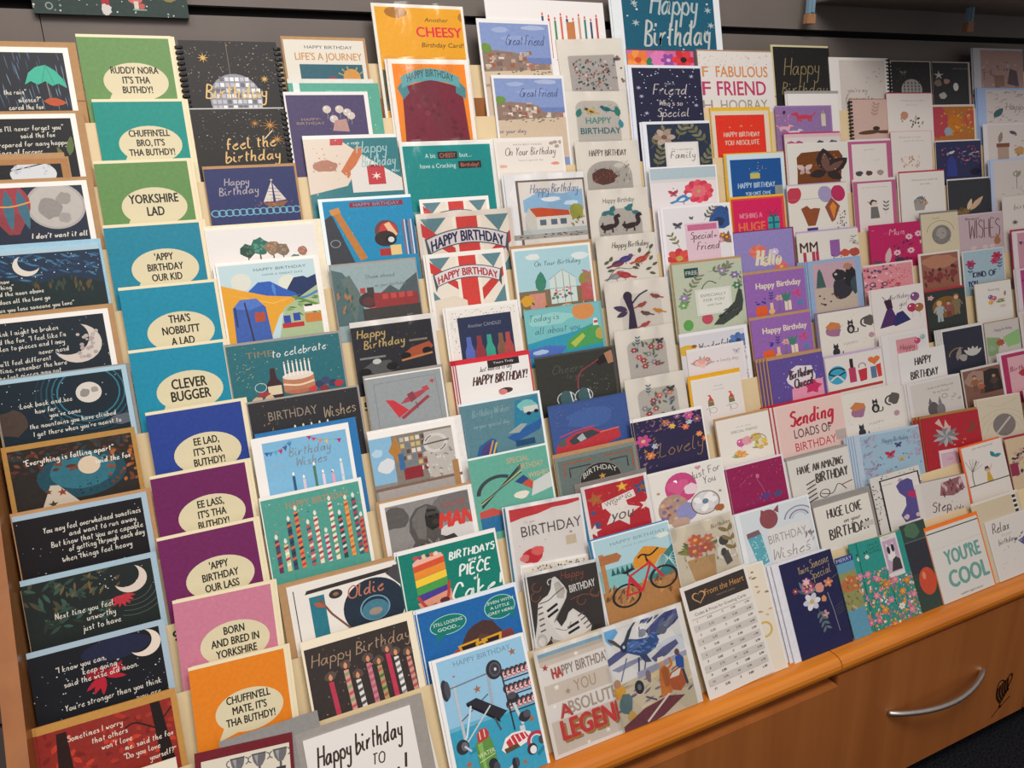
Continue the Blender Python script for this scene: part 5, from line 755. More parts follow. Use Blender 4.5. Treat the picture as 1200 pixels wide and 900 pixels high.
K(10, 0.8725, 0.0023, 0.1501, 0.0000, 0.0000, 0.824, 'vintage cream card with bouquet and white cat', f, None, 'dcd4c4', sleeve=1, copies=1)
def f(a): a.bg('ddd2c0', .0, .02, .02); a.ring(.8, .95, .1, .03, 'c8a858'); a.tex(16, .6, .1, .98, .8, 'b89878 c8a890 8a7a60', .1, .03)
K(11, 0.8900, -0.0054, 0.1656, 0.0000, 0.0000, 0.806, 'cream card mostly hidden behind the tall price list', f, None, 'e4ddd0')
def f(a):
    a.bg('dcd5cd', .02, .02, .02); a.r(.05, .06, .96, .36, '3a3330'); a.heart(.23, .21, .1, 'c09060'); a.heart(.23, .21, .08, '3a3330'); a.t('From the Heart', .62, .18, .085, 'c08a50', wid=.6, sh=.1); a.t('GREETING CARDS', .62, .28, .02, '8a7a68', 1.2); a.t('Codes & Prices for Greeting Cards', .5, .43, .045, '3c3836', wid=.78)
    for i in range(11):
        y = .53+.097*i
        if i % 2: a.r(.05, y-.048, .95, y+.048, 'c4bdb6')
        for x, t in ((.12, '%d' % (i+1)), (.3, '2.%d5' % (i % 10)), (.5, 'W' if i % 2 else 'T'), (.66, '3.%d0' % (i % 10)), (.88, '%d.99' % (i % 5+1))): a.t(t, x, y, .03, '4a4644', bold=.02)
    a.r(.05, .485, .95, .489, '8a8480')
K(11, 0.8605, -0.0037, 0.1589, 0.0440, -0.0026, 0.813, 'tall price list card with dark heading and table of codes', f, None, 'e0d9d2')
# ================================================================== eighth column
G('friend and floral cards in the eighth column')
def f(a):
    a.bg('1b5870', .09, 0, .06); a.s('Happy', .55, .1, .26, 'a8b4b4', .02, wid=.42); a.s('Birthday', .56, .42, .26, 'b8bcb8', .02, wid=.6, rot=-.04); [a.star(x, y, .04, 'a8b4b4', .2, .35, 6) for x, y in ((.2, .1), (.2, .3), (.88, .14), (.9, .3), (.86, .38), (.24, .72))]; a.dots(14, .12, .05, .92, .9, 'c8ccc8', .006, .012); a.e(.88, .82, .02, .02, 'd06a98')
K(0, 1.0091, 0.1114, 0.2864, 0.0000, 0.0000, 0.784, 'large teal Happy Birthday card with silver stars at the top', f, None, 'dfe4e8', copies=1)
def f(a):
    a.bg('c86a9c', 0, .02, .05); a.fl(.15, .17, .17, 'e07838 e89048', 'c84a30', 7); a.lf(.26, .2, .16, -.5, '2f7a5c', .5); a.lf(.26, .2, .16, .7, '2f7a5c', .5); a.blob(.46, .16, .14, 'd878b0'); a.fl(.58, .17, .11, '8a4a98', 'd8a0c0', 6); a.fl(.8, .16, .17, 'c82c38 d83a40', '2a2426', 6)
K(0, 1.0339, -0.0040, 0.1840, 0.0000, -0.0026, 0.792, 'pink floral card strip with orange and red flowers', f, None, '5a4a50')
def f(a):
    a.bg('272740', .05, .05, .0); a.dots(60, .05, .06, 1, 1.2, 'c8ccd8 a8a8c0', .006, .014); [a.star(x, y, .04, 'b0b0c8', .3, .3, 6) for x, y in ((.15, .55), (.2, .85), (.86, .2), (.9, .72), (.12, .4))]; a.t('FOR A', .55, .33, .035, 'a8a8b8'); a.s('Friend', .54, .45, .18, 'b8b0b0', .014, wid=.46); a.s('Who\'s so', .54, .68, .1, 'b8b0b0', .011, wid=.32); a.s('Special', .56, .86, .15, 'b8b0b0', .013, wid=.44)
K(1, 1.0277, 0.0637, 0.1907, 0.0000, 0.0000, 0.792, 'navy starry Friend Who\'s so Special card', f, None, 'dde0ea', copies=1)
def f(a):
    a.bg('2b3346', .06, .05, .0); [a.spr(x, y, .4, q, '6a6a4c 7a7a60', 4, .008) for x, y, q in ((.1, .5, -1), (.5, .35, -1.2), (.95, .45, -2.2), (.8, .9, -1), (.15, .9, -1.3))]; a.fl(.3, .3, .16, 'b09a8c a08878', '6a5a48', 6); a.r(.3, .4, .8, 1.2, 'd5d2ce'); a.r(.33, .43, .77, 1.2, 'dedad6'); a.t('To a wonderful', .55, .54, .035, '7a7870'); a.s('Family', .55, .66, .13, '6a6860', .011, wid=.36)
K(2, 1.0421, 0.0443, 0.1790, 0.0000, 0.0000, 0.793, 'navy foliage card with white label panel', f, None, 'dfe2ea', copies=1)
def f(a):
    a.bg('ded6d6', .01, .03, .02); a.r(.01, .03, .98, .24, 'aabcc4'); a.r(.01, .24, .98, .3, 'd0cccc'); a.fl(.7, .5, .22, 'c83a50 d85060', 'c8a060', 12); a.fl(.7, .5, .12, 'd86a78', 'b0a050', 9); a.bird(.46, .62, .22, '4a80b4', 'd8dce0', 1); a.bf(.32, .52, .13, 'b03a4c', 'c05a60'); a.dots(6, .3, .4, .5, .6, '3a6a98', .008, .012)
K(3, 1.0375, 0.0466, 0.1799, 0.0000, 0.0000, 0.797, 'white card with red gerbera and small blue bird under pale blue band', f, None, 'e8e4e4')
def f(a):
    a.bg('dcd8da', .04, .04, .03); a.blob(.84, .28, .17, '34548a', .2); a.blob(.82, .34, .08, '2a3a5c'); a.spr(.6, .3, .28, -1, '5a5a50 7a7a60', 4); a.spr(.9, .2, .25, -.9, '3a3a50', 3); a.posy(.92, .75, .2, '8a5a3c a8704a c890b0', 8, '7a6a4c'); a.bf(.22, .36, .12, '4a4c58', '6a6c78'); a.bf(.42, .24, .06, '5a5c58', '5a5c58'); a.fl(.2, .95, .18, 'c03c40 d05048', 'b8a050', 8); a.spr(.22, .75, .25, -2, '7a7a48', 3); a.r(.32, .33, .8, 1.2, 'd8bcc8'); a.r(.35, .36, .77, .47, 'c06a8c'); a.s('Special', .54, .58, .13, '6a5058', .012, wid=.32); a.s('Friend', .62, .78, .14, '6a5058', .012, wid=.32); a.heart(.74, .6, .025, 'a85070')
K(4, 1.0437, 0.0594, 0.1878, 0.0000, 0.0000, 0.797, 'Special Friend card with pink label among painted flowers', f, None, 'e6e2e6', copies=1)
def f(a):
    a.bg('b4bca4', .0, .01, .02); a.r(.16, .09, .36, .26, '2f4a48'); a.t('FREE', .26, .175, .07, 'c8d0c8', .8); [a.spr(x, y, .3, q, '6a7a58 8a7a78', 4, .006) for x, y, q in ((.1, .8, -1.3), (.5, .2, -.3), (.9, .6, -1.2), (.2, .5, -1), (.65, .35, -1))]; [a.fl(x, y, .07, c, 'd8d0c0', 6) for x, y, c in ((.7, .2, '8a7a98'), (.88, .3, '7a6a98'), (.9, .5, '4a7a5a'), (.12, .62, '8a80a0'), (.1, .75, '6a9a5a'))]; a.e(.42, 1.05, .08, .1, 'b84a5c'); a.e(.14, 1.12, .07, .1, '5a9a4c'); a.l([.38, .5, .42, .42, .5, .36, .6, .42], .012, '3a3a38')
    a.r(.28, .5, .8, .98, 'd6d6cc'); a.r(.3, .52, .78, .96, 'c8c8bc'); a.r(.31, .53, .77, .95, 'd8d8ce'); a.t('ESPECIALLY', .54, .62, .05, '7a7c70'); a.t('FOR YOU', .54, .71, .05, '7a7c70'); a.t('with love', .54, .8, .04, '7a7c70'); a.p([.5, 1.18, .62, 1.02, .74, .9, .84, .8, .88, .66, .92, .56, .96, .6, .97, .8, .94, .98, .8, 1.1, .64, 1.2], '3f4440'); a.tex(14, .6, .9, .9, 1.15, '5a6058 2c302e', .1, .02, -.7, .3); a.l([.92, .6, .93, .5], .008, '3a3a38')
K(5, 1.0449, 0.0332, 0.1864, 0.0000, 0.0000, 0.801, 'sage green peacock card reading ESPECIALLY FOR YOU on kraft envelope', f, (KRAFT, 2, 5, 2), 'b4bca4', copies=1)
def f(a):
    a.bg('cfccd0', .0, .06, .04); a.blob(.1, .32, .14, 'd0a838', .1); a.e(.2, .26, .04, .03, '8a5a30'); a.s('Wonderful', .48, .3, .13, '4a4446', .013, wid=.44, rot=-.05); a.fl(.86, .28, .15, '4a6ca0 5a7ab0', '38405c', 8); a.tex(16, .05, .45, .95, .6, '6a70a0 4a4a60', .08, .02); a.tex(40, .9, .3, .96, 1.2, '8a7a80 b0a8b0', .05, .02, 1.4, .3)
K(6, 1.0269, -0.0150, 0.1803, 0.0000, 0.0000, 0.808, 'pale Wonderful card with yellow bird and blue flower', f, None, 'e2e0e4', copies=1, cdx=.005)
def f(a): a.bg('dcd4d4', .0, .05, .03); a.posy(.24, .4, .2, 'd8a0a0 c87a80 e0b8b8', 8, 'a8a090'); a.s('for a lovely day', .62, .34, .07, 'a89898', .006); a.bf(.86, .2, .12, 'b8b4b8', 'c8c4c8')
K(6, 1.0390, -0.0498, 0.1534, 0.0000, -0.0026, 0.810, 'pale card with faint pink flowers behind the yellow envelope', f, None, 'e0dada')
def f(a):
    a.bg('ddd6d0', .01, .03, .01); a.t('YOU ARE', .52, .24, .03, '9a948c'); a.t('so very loved', .52, .33, .03, '9a948c')
    for x in (.34, .76): a.p([x-.06, .58, x+.05, .57, x+.06, .72, x-.06, .73], '4a7a5c'); a.r(x-.055, .6, x+.055, .63, 'c87a48'); a.r(x-.055, .66, x+.055, .69, 'b84a44'); a.p([x-.05, .58, x, .46, x+.05, .58], 'c8463c'); a.heart(x-.02, .46, .03, 'c8463c'); a.ring(x+.03, .84, .07, .008, '8a8a88'); a.l([x-.12, .8, x-.05, .76], .008, '777', 0); a.l([x-.05, .95, x-.05, .76], .008, '888', 0)
K(7, 1.0256, -0.0162, 0.1308, 0.0000, 0.0000, 0.812, 'white card of two gnomes in striped hats with yellow envelope', f, ('dca427', 6, 9, 2), 'e4ded8')
def f(a):
    a.bg('e0d9cf', .0, .02, .02); a.t('TO MY DEAR', .5, .24, .03, 'b0988c', 1.1); a.t('SPECIAL FRIEND', .5, .34, .06, '7c7468', 1.2, wid=.5); a.bal(.4, .62, .08, 'c85a90'); a.blob(.52, .6, .1, 'd89aa0'); a.blob(.7, .56, .1, 'c8b060'); a.posy(.34, .95, .16, 'd88a48 e0a060', 6, '7a9a58'); a.ring(.72, .66, .16, .012, '6a5a48', 190, 360); a.posy(.76, .82, .2, 'd8b848 c8a040 d8d0c0', 8, '8a9a58'); a.dots(14, .3, .45, .8, .6, 'c87a80 d8a0a0', .008, .014)
K(8, 1.0561, -0.0108, 0.1416, 0.0000, 0.0000, 0.802, 'cream SPECIAL FRIEND card with balloon and flower basket', f, (KRAFT, 2, 5, 1), 'e2dbd1')
def f(a): a.bg('8e2250', .0, .04, .03); a.tex(40, .1, .1, .95, .5, 'a03868 7a1c48 b05078', .08, .015, -.8, 1); a.e(.5, .34, .03, .05, 'b86a88'); a.l([.48, .4, .55, .6, .6, .85], .008, 'b06a88'); a.blob(.58, .8, .08, '5a3a78'); a.blob(.8, .82, .07, '4a4a70'); a.tex(20, .2, .7, .95, .95, '6a3a70 a0486c', .08, .02, -1.2, .6)
K(9, 1.0450, -0.0087, 0.1528, 0.0000, 0.0000, 0.797, 'magenta card with faint floral figures', f, None, 'dcd4d8', copies=4)
def f(a):
    a.bg('ccd2d6', .06, .03, .02); a.e(.42, .22, .12, .16, '8a4a50'); a.p([.32, .14, .34, .04, .42, .1], '8a4a50'); a.p([.5, .1, .58, .02, .56, .16], '8a4a50'); [a.ring(.82, .34, .2-.035*i, .022, c, 190, 350) for i, c in enumerate(('8a8a98', 'c8c8d0', '7c7c90', 'b8b8c8'))]; a.p([.1, .42, .28, .4, .32, .9, .18, .94], '5aa0ac'); a.dots(30, .12, .44, .3, .9, 'a8d0d4', .008, .012); a.p([.1, .36, .26, .34, .28, .42, .1, .44], '7a5a60'); a.r(.36, .4, .94, 1.3, 'd6d4d2'); a.t('BIRTHDAY', .62, .56, .14, '9a9490', wid=.52); a.s('Wishes', .62, .84, .18, '8f8a88', .013, wid=.5); a.ring(.3, 1.25, .1, .02, '7a5a78', 100, 380); a.r(.18, 1.35, .36, 1.6, '9a88a8'); a.tex(12, .84, .6, .98, .8, '9a98a0 7a7078', .1, .02, -1, .7)
K(10, 1.0278, -0.0051, 0.1971, 0.0000, 0.0000, 0.787, 'pale blue BIRTHDAY Wishes card with red parcel and rainbow', f, None, 'dde0e2', copies=2)
def f(a):
    a.bg('23244a', 0, 0, 0); a.s('You\'re', .4, .22, .13, 'a8946a', .01, wid=.2, rot=-.08); a.s('Someone', .72, .16, .16, 'a8946a', .01, wid=.36, rot=-.08); a.s('Special', .7, .36, .16, 'a8946a', .01, wid=.4, rot=-.08); a.posy(.36, .66, .26, '7a3a58 a8688c 8a4a60 d8b0b8', 9, '5a7a6a 4a5a68'); a.fl(.42, .82, .16, 'd4d2d6 c0c0cc', 'c0a860', 6); a.blob(.62, .62, .08, 'c88a80', .1); a.fl(.8, .58, .09, 'c87a60', 'd8b060', 5); a.blob(.65, .84, .05, 'c88a58', .06); a.fl(.6, 1.12, .08, 'c08a90', 'd0b070'); a.spr(.5, .95, .4, 1.4, '5a6a70', 4); a.l([.74, .75, .78, 1.1, .8, 1.5], .009, '9a98a8', 0); a.l([.74, .58, 1, .48], .006, '8a7a58', 0); [a.l([.82, 1.06+.05*i, .98, 1.0+.05*i], .005, '6a6850', 0) for i in range(4)]
K(11, 1.0926, -0.0252, 0.1394, 0.0000, 0.0000, 0.767, 'navy Someone Special card with bouquet, standing at the front ledge', f, ('d9d8de', 18, 4, -10), '2a2a50', copies=2, cdx=-.008)
# ================================================================== ninth column: bright cards
G('bright coloured cards in the ninth column')
def f(a):
    a.bg('dcd6d0', 0, .04, .02); a.dots(50, 0, .05, 1, .3, 'd8a060 c86a80 b0b0a0', .004, .008); a.s('HAPPY', .5, .2, .14, '8a7a48', .009); a.t('FABULOUS', .52, .3, .16, 'd08850', wid=.66, bold=.01); a.t('FRIEND', .5, .55, .2, 'b83a68', wid=.64, bold=.015); a.t('HOORAY', .53, .8, .15, '9a948a', wid=.6); a.t('F', .08, .3, .15, 'd08850'); a.t('F', .08, .55, .2, 'b83a68', bold=.01); a.t('H', .08, .8, .15, '9a948a'); a.r(.84, .66, .98, .84, 'a8a29c')
def f(a):
    a.bg('dcd6d0', 0, .03, .02); a.dots(60, 0, .05, 1, .3, 'd8a060 c86a80 b0b0a0', .004, .008); a.t('FABULOUS', .57, .3, .16, 'd08850', wid=.7, bold=.01); a.t('FRIEND', .55, .55, .21, 'b83a68', wid=.66, bold=.015); a.t('HOORAY', .57, .8, .15, '9a948a', wid=.64); a.t('F', .08, .3, .15, 'd08850'); a.t('F', .08, .55, .2, 'b83a68', bold=.01); a.t('H', .08, .8, .15, '9a948a'); a.r(.0, .84, .2, 1.2, 'e0c0a0')
K(0, 1.2203, -0.0049, 0.2150, 0.0000, -0.0026, 0.756, 'speckled FABULOUS FRIEND card in orange and magenta letters on kraft envelope', f, ('a8866c', 1, 4, 1), 'dcd6d0')
def f(a): a.bg('232021'); a.s('Happy', .46, .42, .34, '8a7c54', .014, wid=.62, rot=-.05); a.s('Birthday', .5, .85, .24, '8a7c54', .013, wid=.8); a.dots(20, .02, .02, .98, 1, '6a6048', .003, .006)
K(0, 1.4445, 0.0096, 0.1761, 0.0000, 0.0000, 0.723, 'black card with thin gold Happy script and cream envelope edge', f, ('c9bf94', 6, 5, 0), '232021')
def f(a):
    a.bg('d83422', .06, .09, .08); [a.star(x, y, r, 'd87a50', .2) for x, y, r in ((.3, .36, .03), (.5, .34, .04), (.68, .34, .025))]; a.s('HAPPY BIRTHDAY', .5, .54, .1, 'd8b0a0', .016, wid=.62, slant=.03); a.s('YOU ABSOLUTE', .5, .72, .1, 'd8b0a0', .016, wid=.6, slant=.03)
K(1, 1.2386, -0.0347, 0.1665, 0.0000, 0.0000, 0.760, 'bright red HAPPY BIRTHDAY YOU ABSOLUTE card with yellow envelope', f, ('d8b03a', 1, 9, 7), 'd8ccb8')
def f(a):
    a.bg('1c5090', .05, .12, .06); a.r(.38, .44, .55, .56, 'c0b058'); a.r(.4, .4, .53, .44, '3a90a8'); a.dots(8, .35, .2, .7, .4, 'b8a860', .006, .012); a.s('HAPPY BIRTHDAY', .48, .72, .11, 'a8c0d8', .015, wid=.64, slant=.03); a.s('YOU ONCE CAME', .5, .9, .07, 'a8c0d8', .011, wid=.44, slant=.03); a.r(.8, .74, .95, .95, '8a9088')
K(2, 1.2611, -0.0318, 0.1692, 0.0000, 0.0000, 0.758, 'blue HAPPY BIRTHDAY card with yellow parcel and yellow envelope', f, ('d8a834', 6, 3, 3), 'c8d8e0', copies=1)
def f(a): a.bg('cc2058', .02, .04, .05); a.s('WISHING A', .34, .44, .12, 'd88090', .016, wid=.42, slant=.03); a.t('HUGE', .35, .7, .22, 'd8703c', wid=.5, bold=.03); a.gift(.66, .5, .22, .3, '2f9a98', '1f5a70'); [a.l([.76, .42, .76+.16*math.cos(q), .42+.16*math.sin(q)], .02, 'a02850', 0) for q in (-2.8, -2.2, -.9, -.3)]
K(3, 1.2515, -0.0324, 0.1538, 0.0000, 0.0000, 0.764, 'hot pink WISHING A HUGE card with teal gift box', f, ('dcae34', 6, 5, 3), 'd04a40', copies=1)
def f(a): a.bg('8c80b8', 0, .05, .03); a.fl(.38, .44, .15, 'd06a60 d87a68', 'e0a860', 9); a.fl(.76, .82, .12, 'd06a68', 'e0a860', 9); a.s('Hello', .54, .62, .32, 'd8ccb4', .055, wid=.4); a.s('it\'s your', .54, .98, .12, 'd8ccb4', .02); a.fl(.66, .48, .08, 'c8b8d0', 'e8e0d0', 8)
K(4, 1.2328, -0.0101, 0.1730, 0.0000, 0.0000, 0.767, 'lavender Hello card with coral flowers and magenta envelope', f, ('8a2858', 2, 3, 6), '8c80b8')
def veg(a):
    a.bg('8f62a8', .02, .06, .03); a.t('Happy Birthday', .55, .26, .12, 'd8ccb8', wid=.74, bold=.035); a.r(.16, .68, .32, .88, 'd85a28'); a.e(.24, .78, .1, .11, 'd85a28'); a.dots(6, .15, .5, .32, .65, '3a3a8a', .015, .025); [a.r(x, .64, x+.05, .84, c) for x, c in ((.38, 'd8b8a0'), (.62, 'd8ccb8'), (.68, 'e0d0b8'))]; a.e(.4, .82, .05, .06, 'd8b070'); a.spr(.4, .62, .18, -1.5, '3a3a88', 3); a.fl(.54, .56, .07, 'c8a0a0', 'd86a60', 6); a.r(.51, .6, .56, .82, '7a6a98'); [a.lf(.65, .66, .22, q, '3f7a68', .25) for q in (-1.9, -1.57, -1.2)]; a.fl(.84, .5, .08, 'c0508a b84880', 'c0407a', 6); a.blob(.88, .72, .05, '4a80a8'); a.r(.12, .92, .95, .95, '3a2a70'); a.dots(10, .1, 1, .9, 1.1, 'd86a60 d8ccb8', .01, .02)
K(5, 1.2331, -0.0068, 0.1790, 0.0000, 0.0000, 0.768, 'purple Happy Birthday vegetable card, upper of the identical pair', veg, (KRAFT, 1, 6, 2), '8f62a8', copies=1)
K(6, 1.2206, -0.0097, 0.1751, 0.0000, 0.0000, 0.771, 'purple Happy Birthday vegetable card, lower of the identical pair', veg, (KRAFT, 2, 6, 3), '8f62a8')
def f(a): a.bg('5c4a90', 0, .04, .03); a.blob(.56, .5, .29, 'd8ccd4', .25); a.p([.36, .75, .6, .6, .95, .62, .95, 1.1, .34, 1.1], 'd890a8'); a.star(.75, .78, .18, 'c03060', .2, .6); a.s('Birthday', .55, .42, .2, '463a3c', .03, wid=.42, rot=-.1); a.s('Queen', .58, .64, .2, '463a3c', .03, wid=.34, rot=-.1); a.dots(20, .05, .1, .95, .9, 'c8c0d8', .006, .012)
K(7, 1.2368, -0.0055, 0.1592, 0.0000, 0.0000, 0.769, 'violet Birthday Queen card with kraft envelope', f, (KRAFT, 3, 7, 2), '5c4a90', copies=3, cdx=-.006)
def f(a): a.bg('dcbcb4', .02, .02, .02); a.s('Sending', .5, .3, .26, 'b82c40', .034, wid=.62, rot=-.05); a.t('LOADS OF', .5, .56, .16, '443a44', wid=.54, rot=-.0, bold=.005); a.t('BIRTHDAY', .52, .8, .15, 'b82c40', wid=.6); a.r(.82, .66, .99, .84, 'b0a29a')
K(8, 1.2133, -0.0080, 0.2007, 0.0000, 0.0000, 0.766, 'pink Sending LOADS OF birthday card with red envelope', f, ('b82038', 1, 4, 1), 'dccac4', copies=3, cdx=-.007)
def f(a): a.bg('d2cec6', .0, .02, .01); a.s('HAVE AN AMAZING', .5, .26, .15, '4c4440', .02, wid=.74, slant=.05); a.s('BIRTHDAY', .66, .5, .18, '4c4440', .026, wid=.52, slant=.05); a.p([.22, .95, .28, .5, .34, .5, .4, .95], 'c8c4bc'); [a.l([.23, .92-.09*i, .38, .86-.09*i], .025, '4c4440', 0) for i in range(5)]; a.ring(.5, .82, .08, .015, '4c4440'); a.l([.44, .8, .62, .86, .74, .7, .86, .85], .015, '4c4440'); a.l([.8, .74, .98, .7], .02, '8a2c3c', 0)
K(9, 1.2054, -0.0278, 0.1768, 0.0000, 0.0000, 0.764, 'white hand lettered HAVE AN AMAZING BIRTHDAY card in grey envelope', f, (GREY, 1, 5, 2), 'd2cec6', copies=3, cdx=-.006)
def f(a): a.bg('d8d2c8', .0, .0, .0); a.s('HUGE LOVE', .52, .24, .19, '46403c', .024, wid=.62, slant=.04); a.s('on your', .62, .46, .1, '46403c', .013, wid=.3); a.s('BIRTHDAY', .54, .7, .22, '46403c', .028, wid=.72, slant=.04); a.r(.78, .62, .99, .74, 'bdb7af')
K(10, 1.2310, -0.0369, 0.1606, 0.0000, 0.0000, 0.751, 'white HUGE LOVE on your BIRTHDAY card in grey envelope', f, ('8f8a86', 1, 13, 10), 'd8d2c8')
# ================================================================== tenth column
G('cards in the tenth column')
def f(a): a.bg('c6bdb6', .16, .05, .06); a.dots(10, .6, .2, .9, .5, '5a5450', .006, .012); a.s('you\'re my', .44, .62, .08, '8a8078', .009); a.s('favourite', .46, .78, .12, '8a8078', .013, wid=.46)
K(0, 1.6157, -0.0123, 0.2025, 0.0000, -0.0026, 0.696, 'pale grey card reading you\'re my favourite with spiral edge', f, None, 'dcd8d4', spiral=1, copies=1)
def f(a): a.bg('e0dcd8', .02, .08, .02); a.uncl(); a.r(0, 0, 1, .07, '9a9896')
K(1, 1.4672, 0.0092, 0.1645, 0.0000, 0.0000, 0.721, 'plain white card with grey top edge behind the dog card', f, None, 'dcd8d4', copies=1)
def f(a): a.bg('8a6c9c', .0, .03, .02); a.dog(.5, .26, .3, 'b83a50', -1); a.dog(.14, .5, .2, 'd8a0a8', 1); a.dog(.3, .6, .2, 'c8c0c8', 1); a.dog(.66, .72, .24, '343040', 1); a.r(.8, .2, .88, .48, 'c8bcae'); a.p([.8, .2, .84, .1, .88, .2], 'a88a78'); a.lf(.14, .2, .1, -1.4, '3a2a38', .5); a.dots(16, 0, .2, .3, .5, 'd87a98', .01, .016)
K(1, 1.4244, -0.0252, 0.1787, 0.0000, -0.0026, 0.728, 'purple card of small red and black dogs', f, None, '9a7cac')
def f(a): a.bg('cfc8c4', .0, .08, .02); [a.blob(x, .24, .08, c) for x, c in ((.1, 'b05a78'), (.25, 'a84870'), (.62, '4a4048'), (.85, '5a5058'))]
K(2, 1.4370, 0.0088, 0.1805, 0.0000, 0.0000, 0.727, 'card strip with magenta envelope behind the brown butterfly card', f, ('b03a5c', 0, 4, 0), 'd0b0b8')
def f(a):
    a.bg('d6d2ca', .0, .03, .02); a.p([.14, .3, .22, .2, .5, .18, .84, .18, .9, .3, .86, .7, .82, 1.0, .12, 1.0, .14, .6], '6f3f1c'); [a.lf(.62, .62, ln, q, '2f2428', .6) for ln, q in ((.5, -1.65), (.45, -.65), (.3, 2.9), (.3, .6))]; [a.lf(.62, .62, ln*.8, q, '6a4a40', .35) for ln, q in ((.5, -1.65), (.45, -.65))]; a.bf(.26, .56, .22, 'c8b0a8', 'b89890'); a.dots(10, .2, .25, .85, .6, 'c8a050', .006, .014)
K(2, 1.4399, -0.0133, 0.1957, 0.0000, -0.0026, 0.726, 'white card with black butterflies on a brown window', f, None, 'd8d4ce')
def f(a):
    a.bg('d8d2c8', .0, .05, .02); [a.e(x, y, .12, .18, c, q) for x, y, c, q in ((.1, .2, 'b83a4c', .2), (.62, .22, '9a90b4', -.1), (.84, .22, 'b02c58', -.1))]; a.p([.6, .5, .72, .3, .86, .5, .76, .8, .7, .84], '8a4a3c'); a.p([.68, .5, .74, .4, .8, .5, .74, .78], 'd08030'); a.p([.2, .5, .3, .44, .36, .52, .42, .5, .52, .52, .46, .75, .42, .88, .3, .88, .26, .72], '8a4a2c'); a.r(.28, .92, .46, 1.02, '4a3a7a'); a.p([.82, .6, .9, .52, .98, .6, .97, 1.0, .76, 1.0], 'd8d0c8'); a.tex(24, .78, .6, .96, 1, '4a4440', .05, .02, -1.4, .2); a.l([.0, .3, .6, .3], .005, '888', 0)
K(3, 1.4180, -0.0119, 0.1911, 0.0000, 0.0000, 0.732, 'white card with owl and patterned balloons', f, ('b0a0c0', 0, 3, 0), 'd8d2c8')
def f(a):
    a.bg('d6cfc6', .0, .06, .0); a.t('MM', .18, .3, .2, '4a2a2c', wid=.28, bold=.02); [a.p([x, .4, x+.05, .4, x+.05, .9, x+.0, .9], 'a83a4c') for x in (.08, .22, .28)]; a.blob(.1, .92, .06, '9a2c38'); a.r(.52, .2, .68, .5, '8a5a98'); a.e(.6, .5, .08, .06, '8a5a98'); a.tex(24, .52, .5, .7, .9, '4a4440', .06, .02, -1.4, .2); a.blob(.76, .5, .08, 'b8503c'); a.blob(.92, .5, .09, 'a84a3c'); a.tex(14, .86, .15, 1, .35, '5a5450', .08, .012, 0, .2); a.r(.8, .6, .92, .75, '3a3634')
K(4, 1.4176, -0.0248, 0.1974, 0.0000, 0.0000, 0.734, 'white card with letters, jug and red birds', f, ('b09cc0', -2, 4, -1), 'd6cfc6')
def f(a): a.bg('b89aa4', .08, .08, .12); a.p([.12, .66, .16, .3, .2, .2, .24, .3, .3, .66], '3f5a58'); a.r(.08, .68, .9, 1.4, 'b8a898'); a.blob(.56, .42, .13, '2c2a2e', .15); a.blob(.6, .75, .2, '33323a', .25); a.blob(.78, .5, .12, '26252a', .25); a.blob(.74, .22, .08, 'a87a60'); a.blob(.86, .7, .1, '3a4a50', .2); a.e(.5, .38, .03, .03, 'b0a8a0'); a.dots(8, .15, .8, .5, 1.1, '3a3438 8a4a4c', .02, .03)
K(5, 1.4246, 0.0062, 0.1696, 0.0000, 0.0000, 0.735, 'pale blue card of black dogs under pink sky', f, None, '8fa4c4', copies=4, cdx=-.005)
def cats(a):
    a.bg('d9d2c8', .0, .04, .0); a.blob(.23, .4, .12, '9a6a88', .14); a.p([.1, .3, .2, .2, .34, .26, .36, .36, .16, .38], 'c07848'); a.cat(.52, .42, .22, '2e2c30', 'b8b0a8'); a.blob(.85, .3, .1, '5a5450', .12); a.ring(.8, .32, .1, .03, '4a4448', 100, 280); a.t('HAPPY', .5, .72, .06, 'b0a498', 1); a.e(.86, .62, .05, .06, 'b08a98'); a.cat(.24, .86, .2, '34323a'); a.dots(20, .05, .1, .95, .9, 'b8a8a8', .005, .01)
K(6, 1.4183, -0.0193, 0.1899, 0.0000, 0.0000, 0.736, 'white cat doodle card, upper one, with mauve envelope', cats, ('7a6c88', 8, 3, -2), 'd9d2c8', copies=1)
def f(a):
    a.bg('d8d0ca', .0, .08, .05); a.e(.18, .4, .16, .2, '3a9ab8'); a.ring(.18, .4, .15, .03, '2c2a2e', 200, 330); a.l([.04, .35, .18, .42, .32, .36], .03, '2c2a2e'); a.l([.06, .5, .18, .42, .28, .55], .03, 'd0ccc8'); a.r(.38, .3, .5, .62, 'b03a5c'); a.r(.41, .1, .47, .3, '2e2628'); a.p([.54, .38, .7, .36, .68, .62, .56, .64], 'b83040'); a.ring(.62, .3, .06, .014, '5a4a4c', 150, 390); a.heart(.84, .22, .11, 'd0703c'); a.r(.76, .36, .86, .62, '5a7090'); a.p([.86, .34, 1, .3, 1, .6, .88, .62], 'c83a34'); a.r(.0, .72, 1, .78, 'a83a34'); a.l([1.02, .1, 1.0, .7], .02, '3a5a58', 0)
K(7, 1.4005, -0.0245, 0.1826, 0.0000, 0.0000, 0.739, 'white card of beach ball, nail varnish and red bags', f, ('b6a4c0', 1, 5, 1), 'd8d0ca')
K(8, 1.4132, -0.0145, 0.1896, 0.0000, 0.0000, 0.732, 'white cat doodle card, lower one, without envelope', cats, None, 'd9d2c8', copies=1)
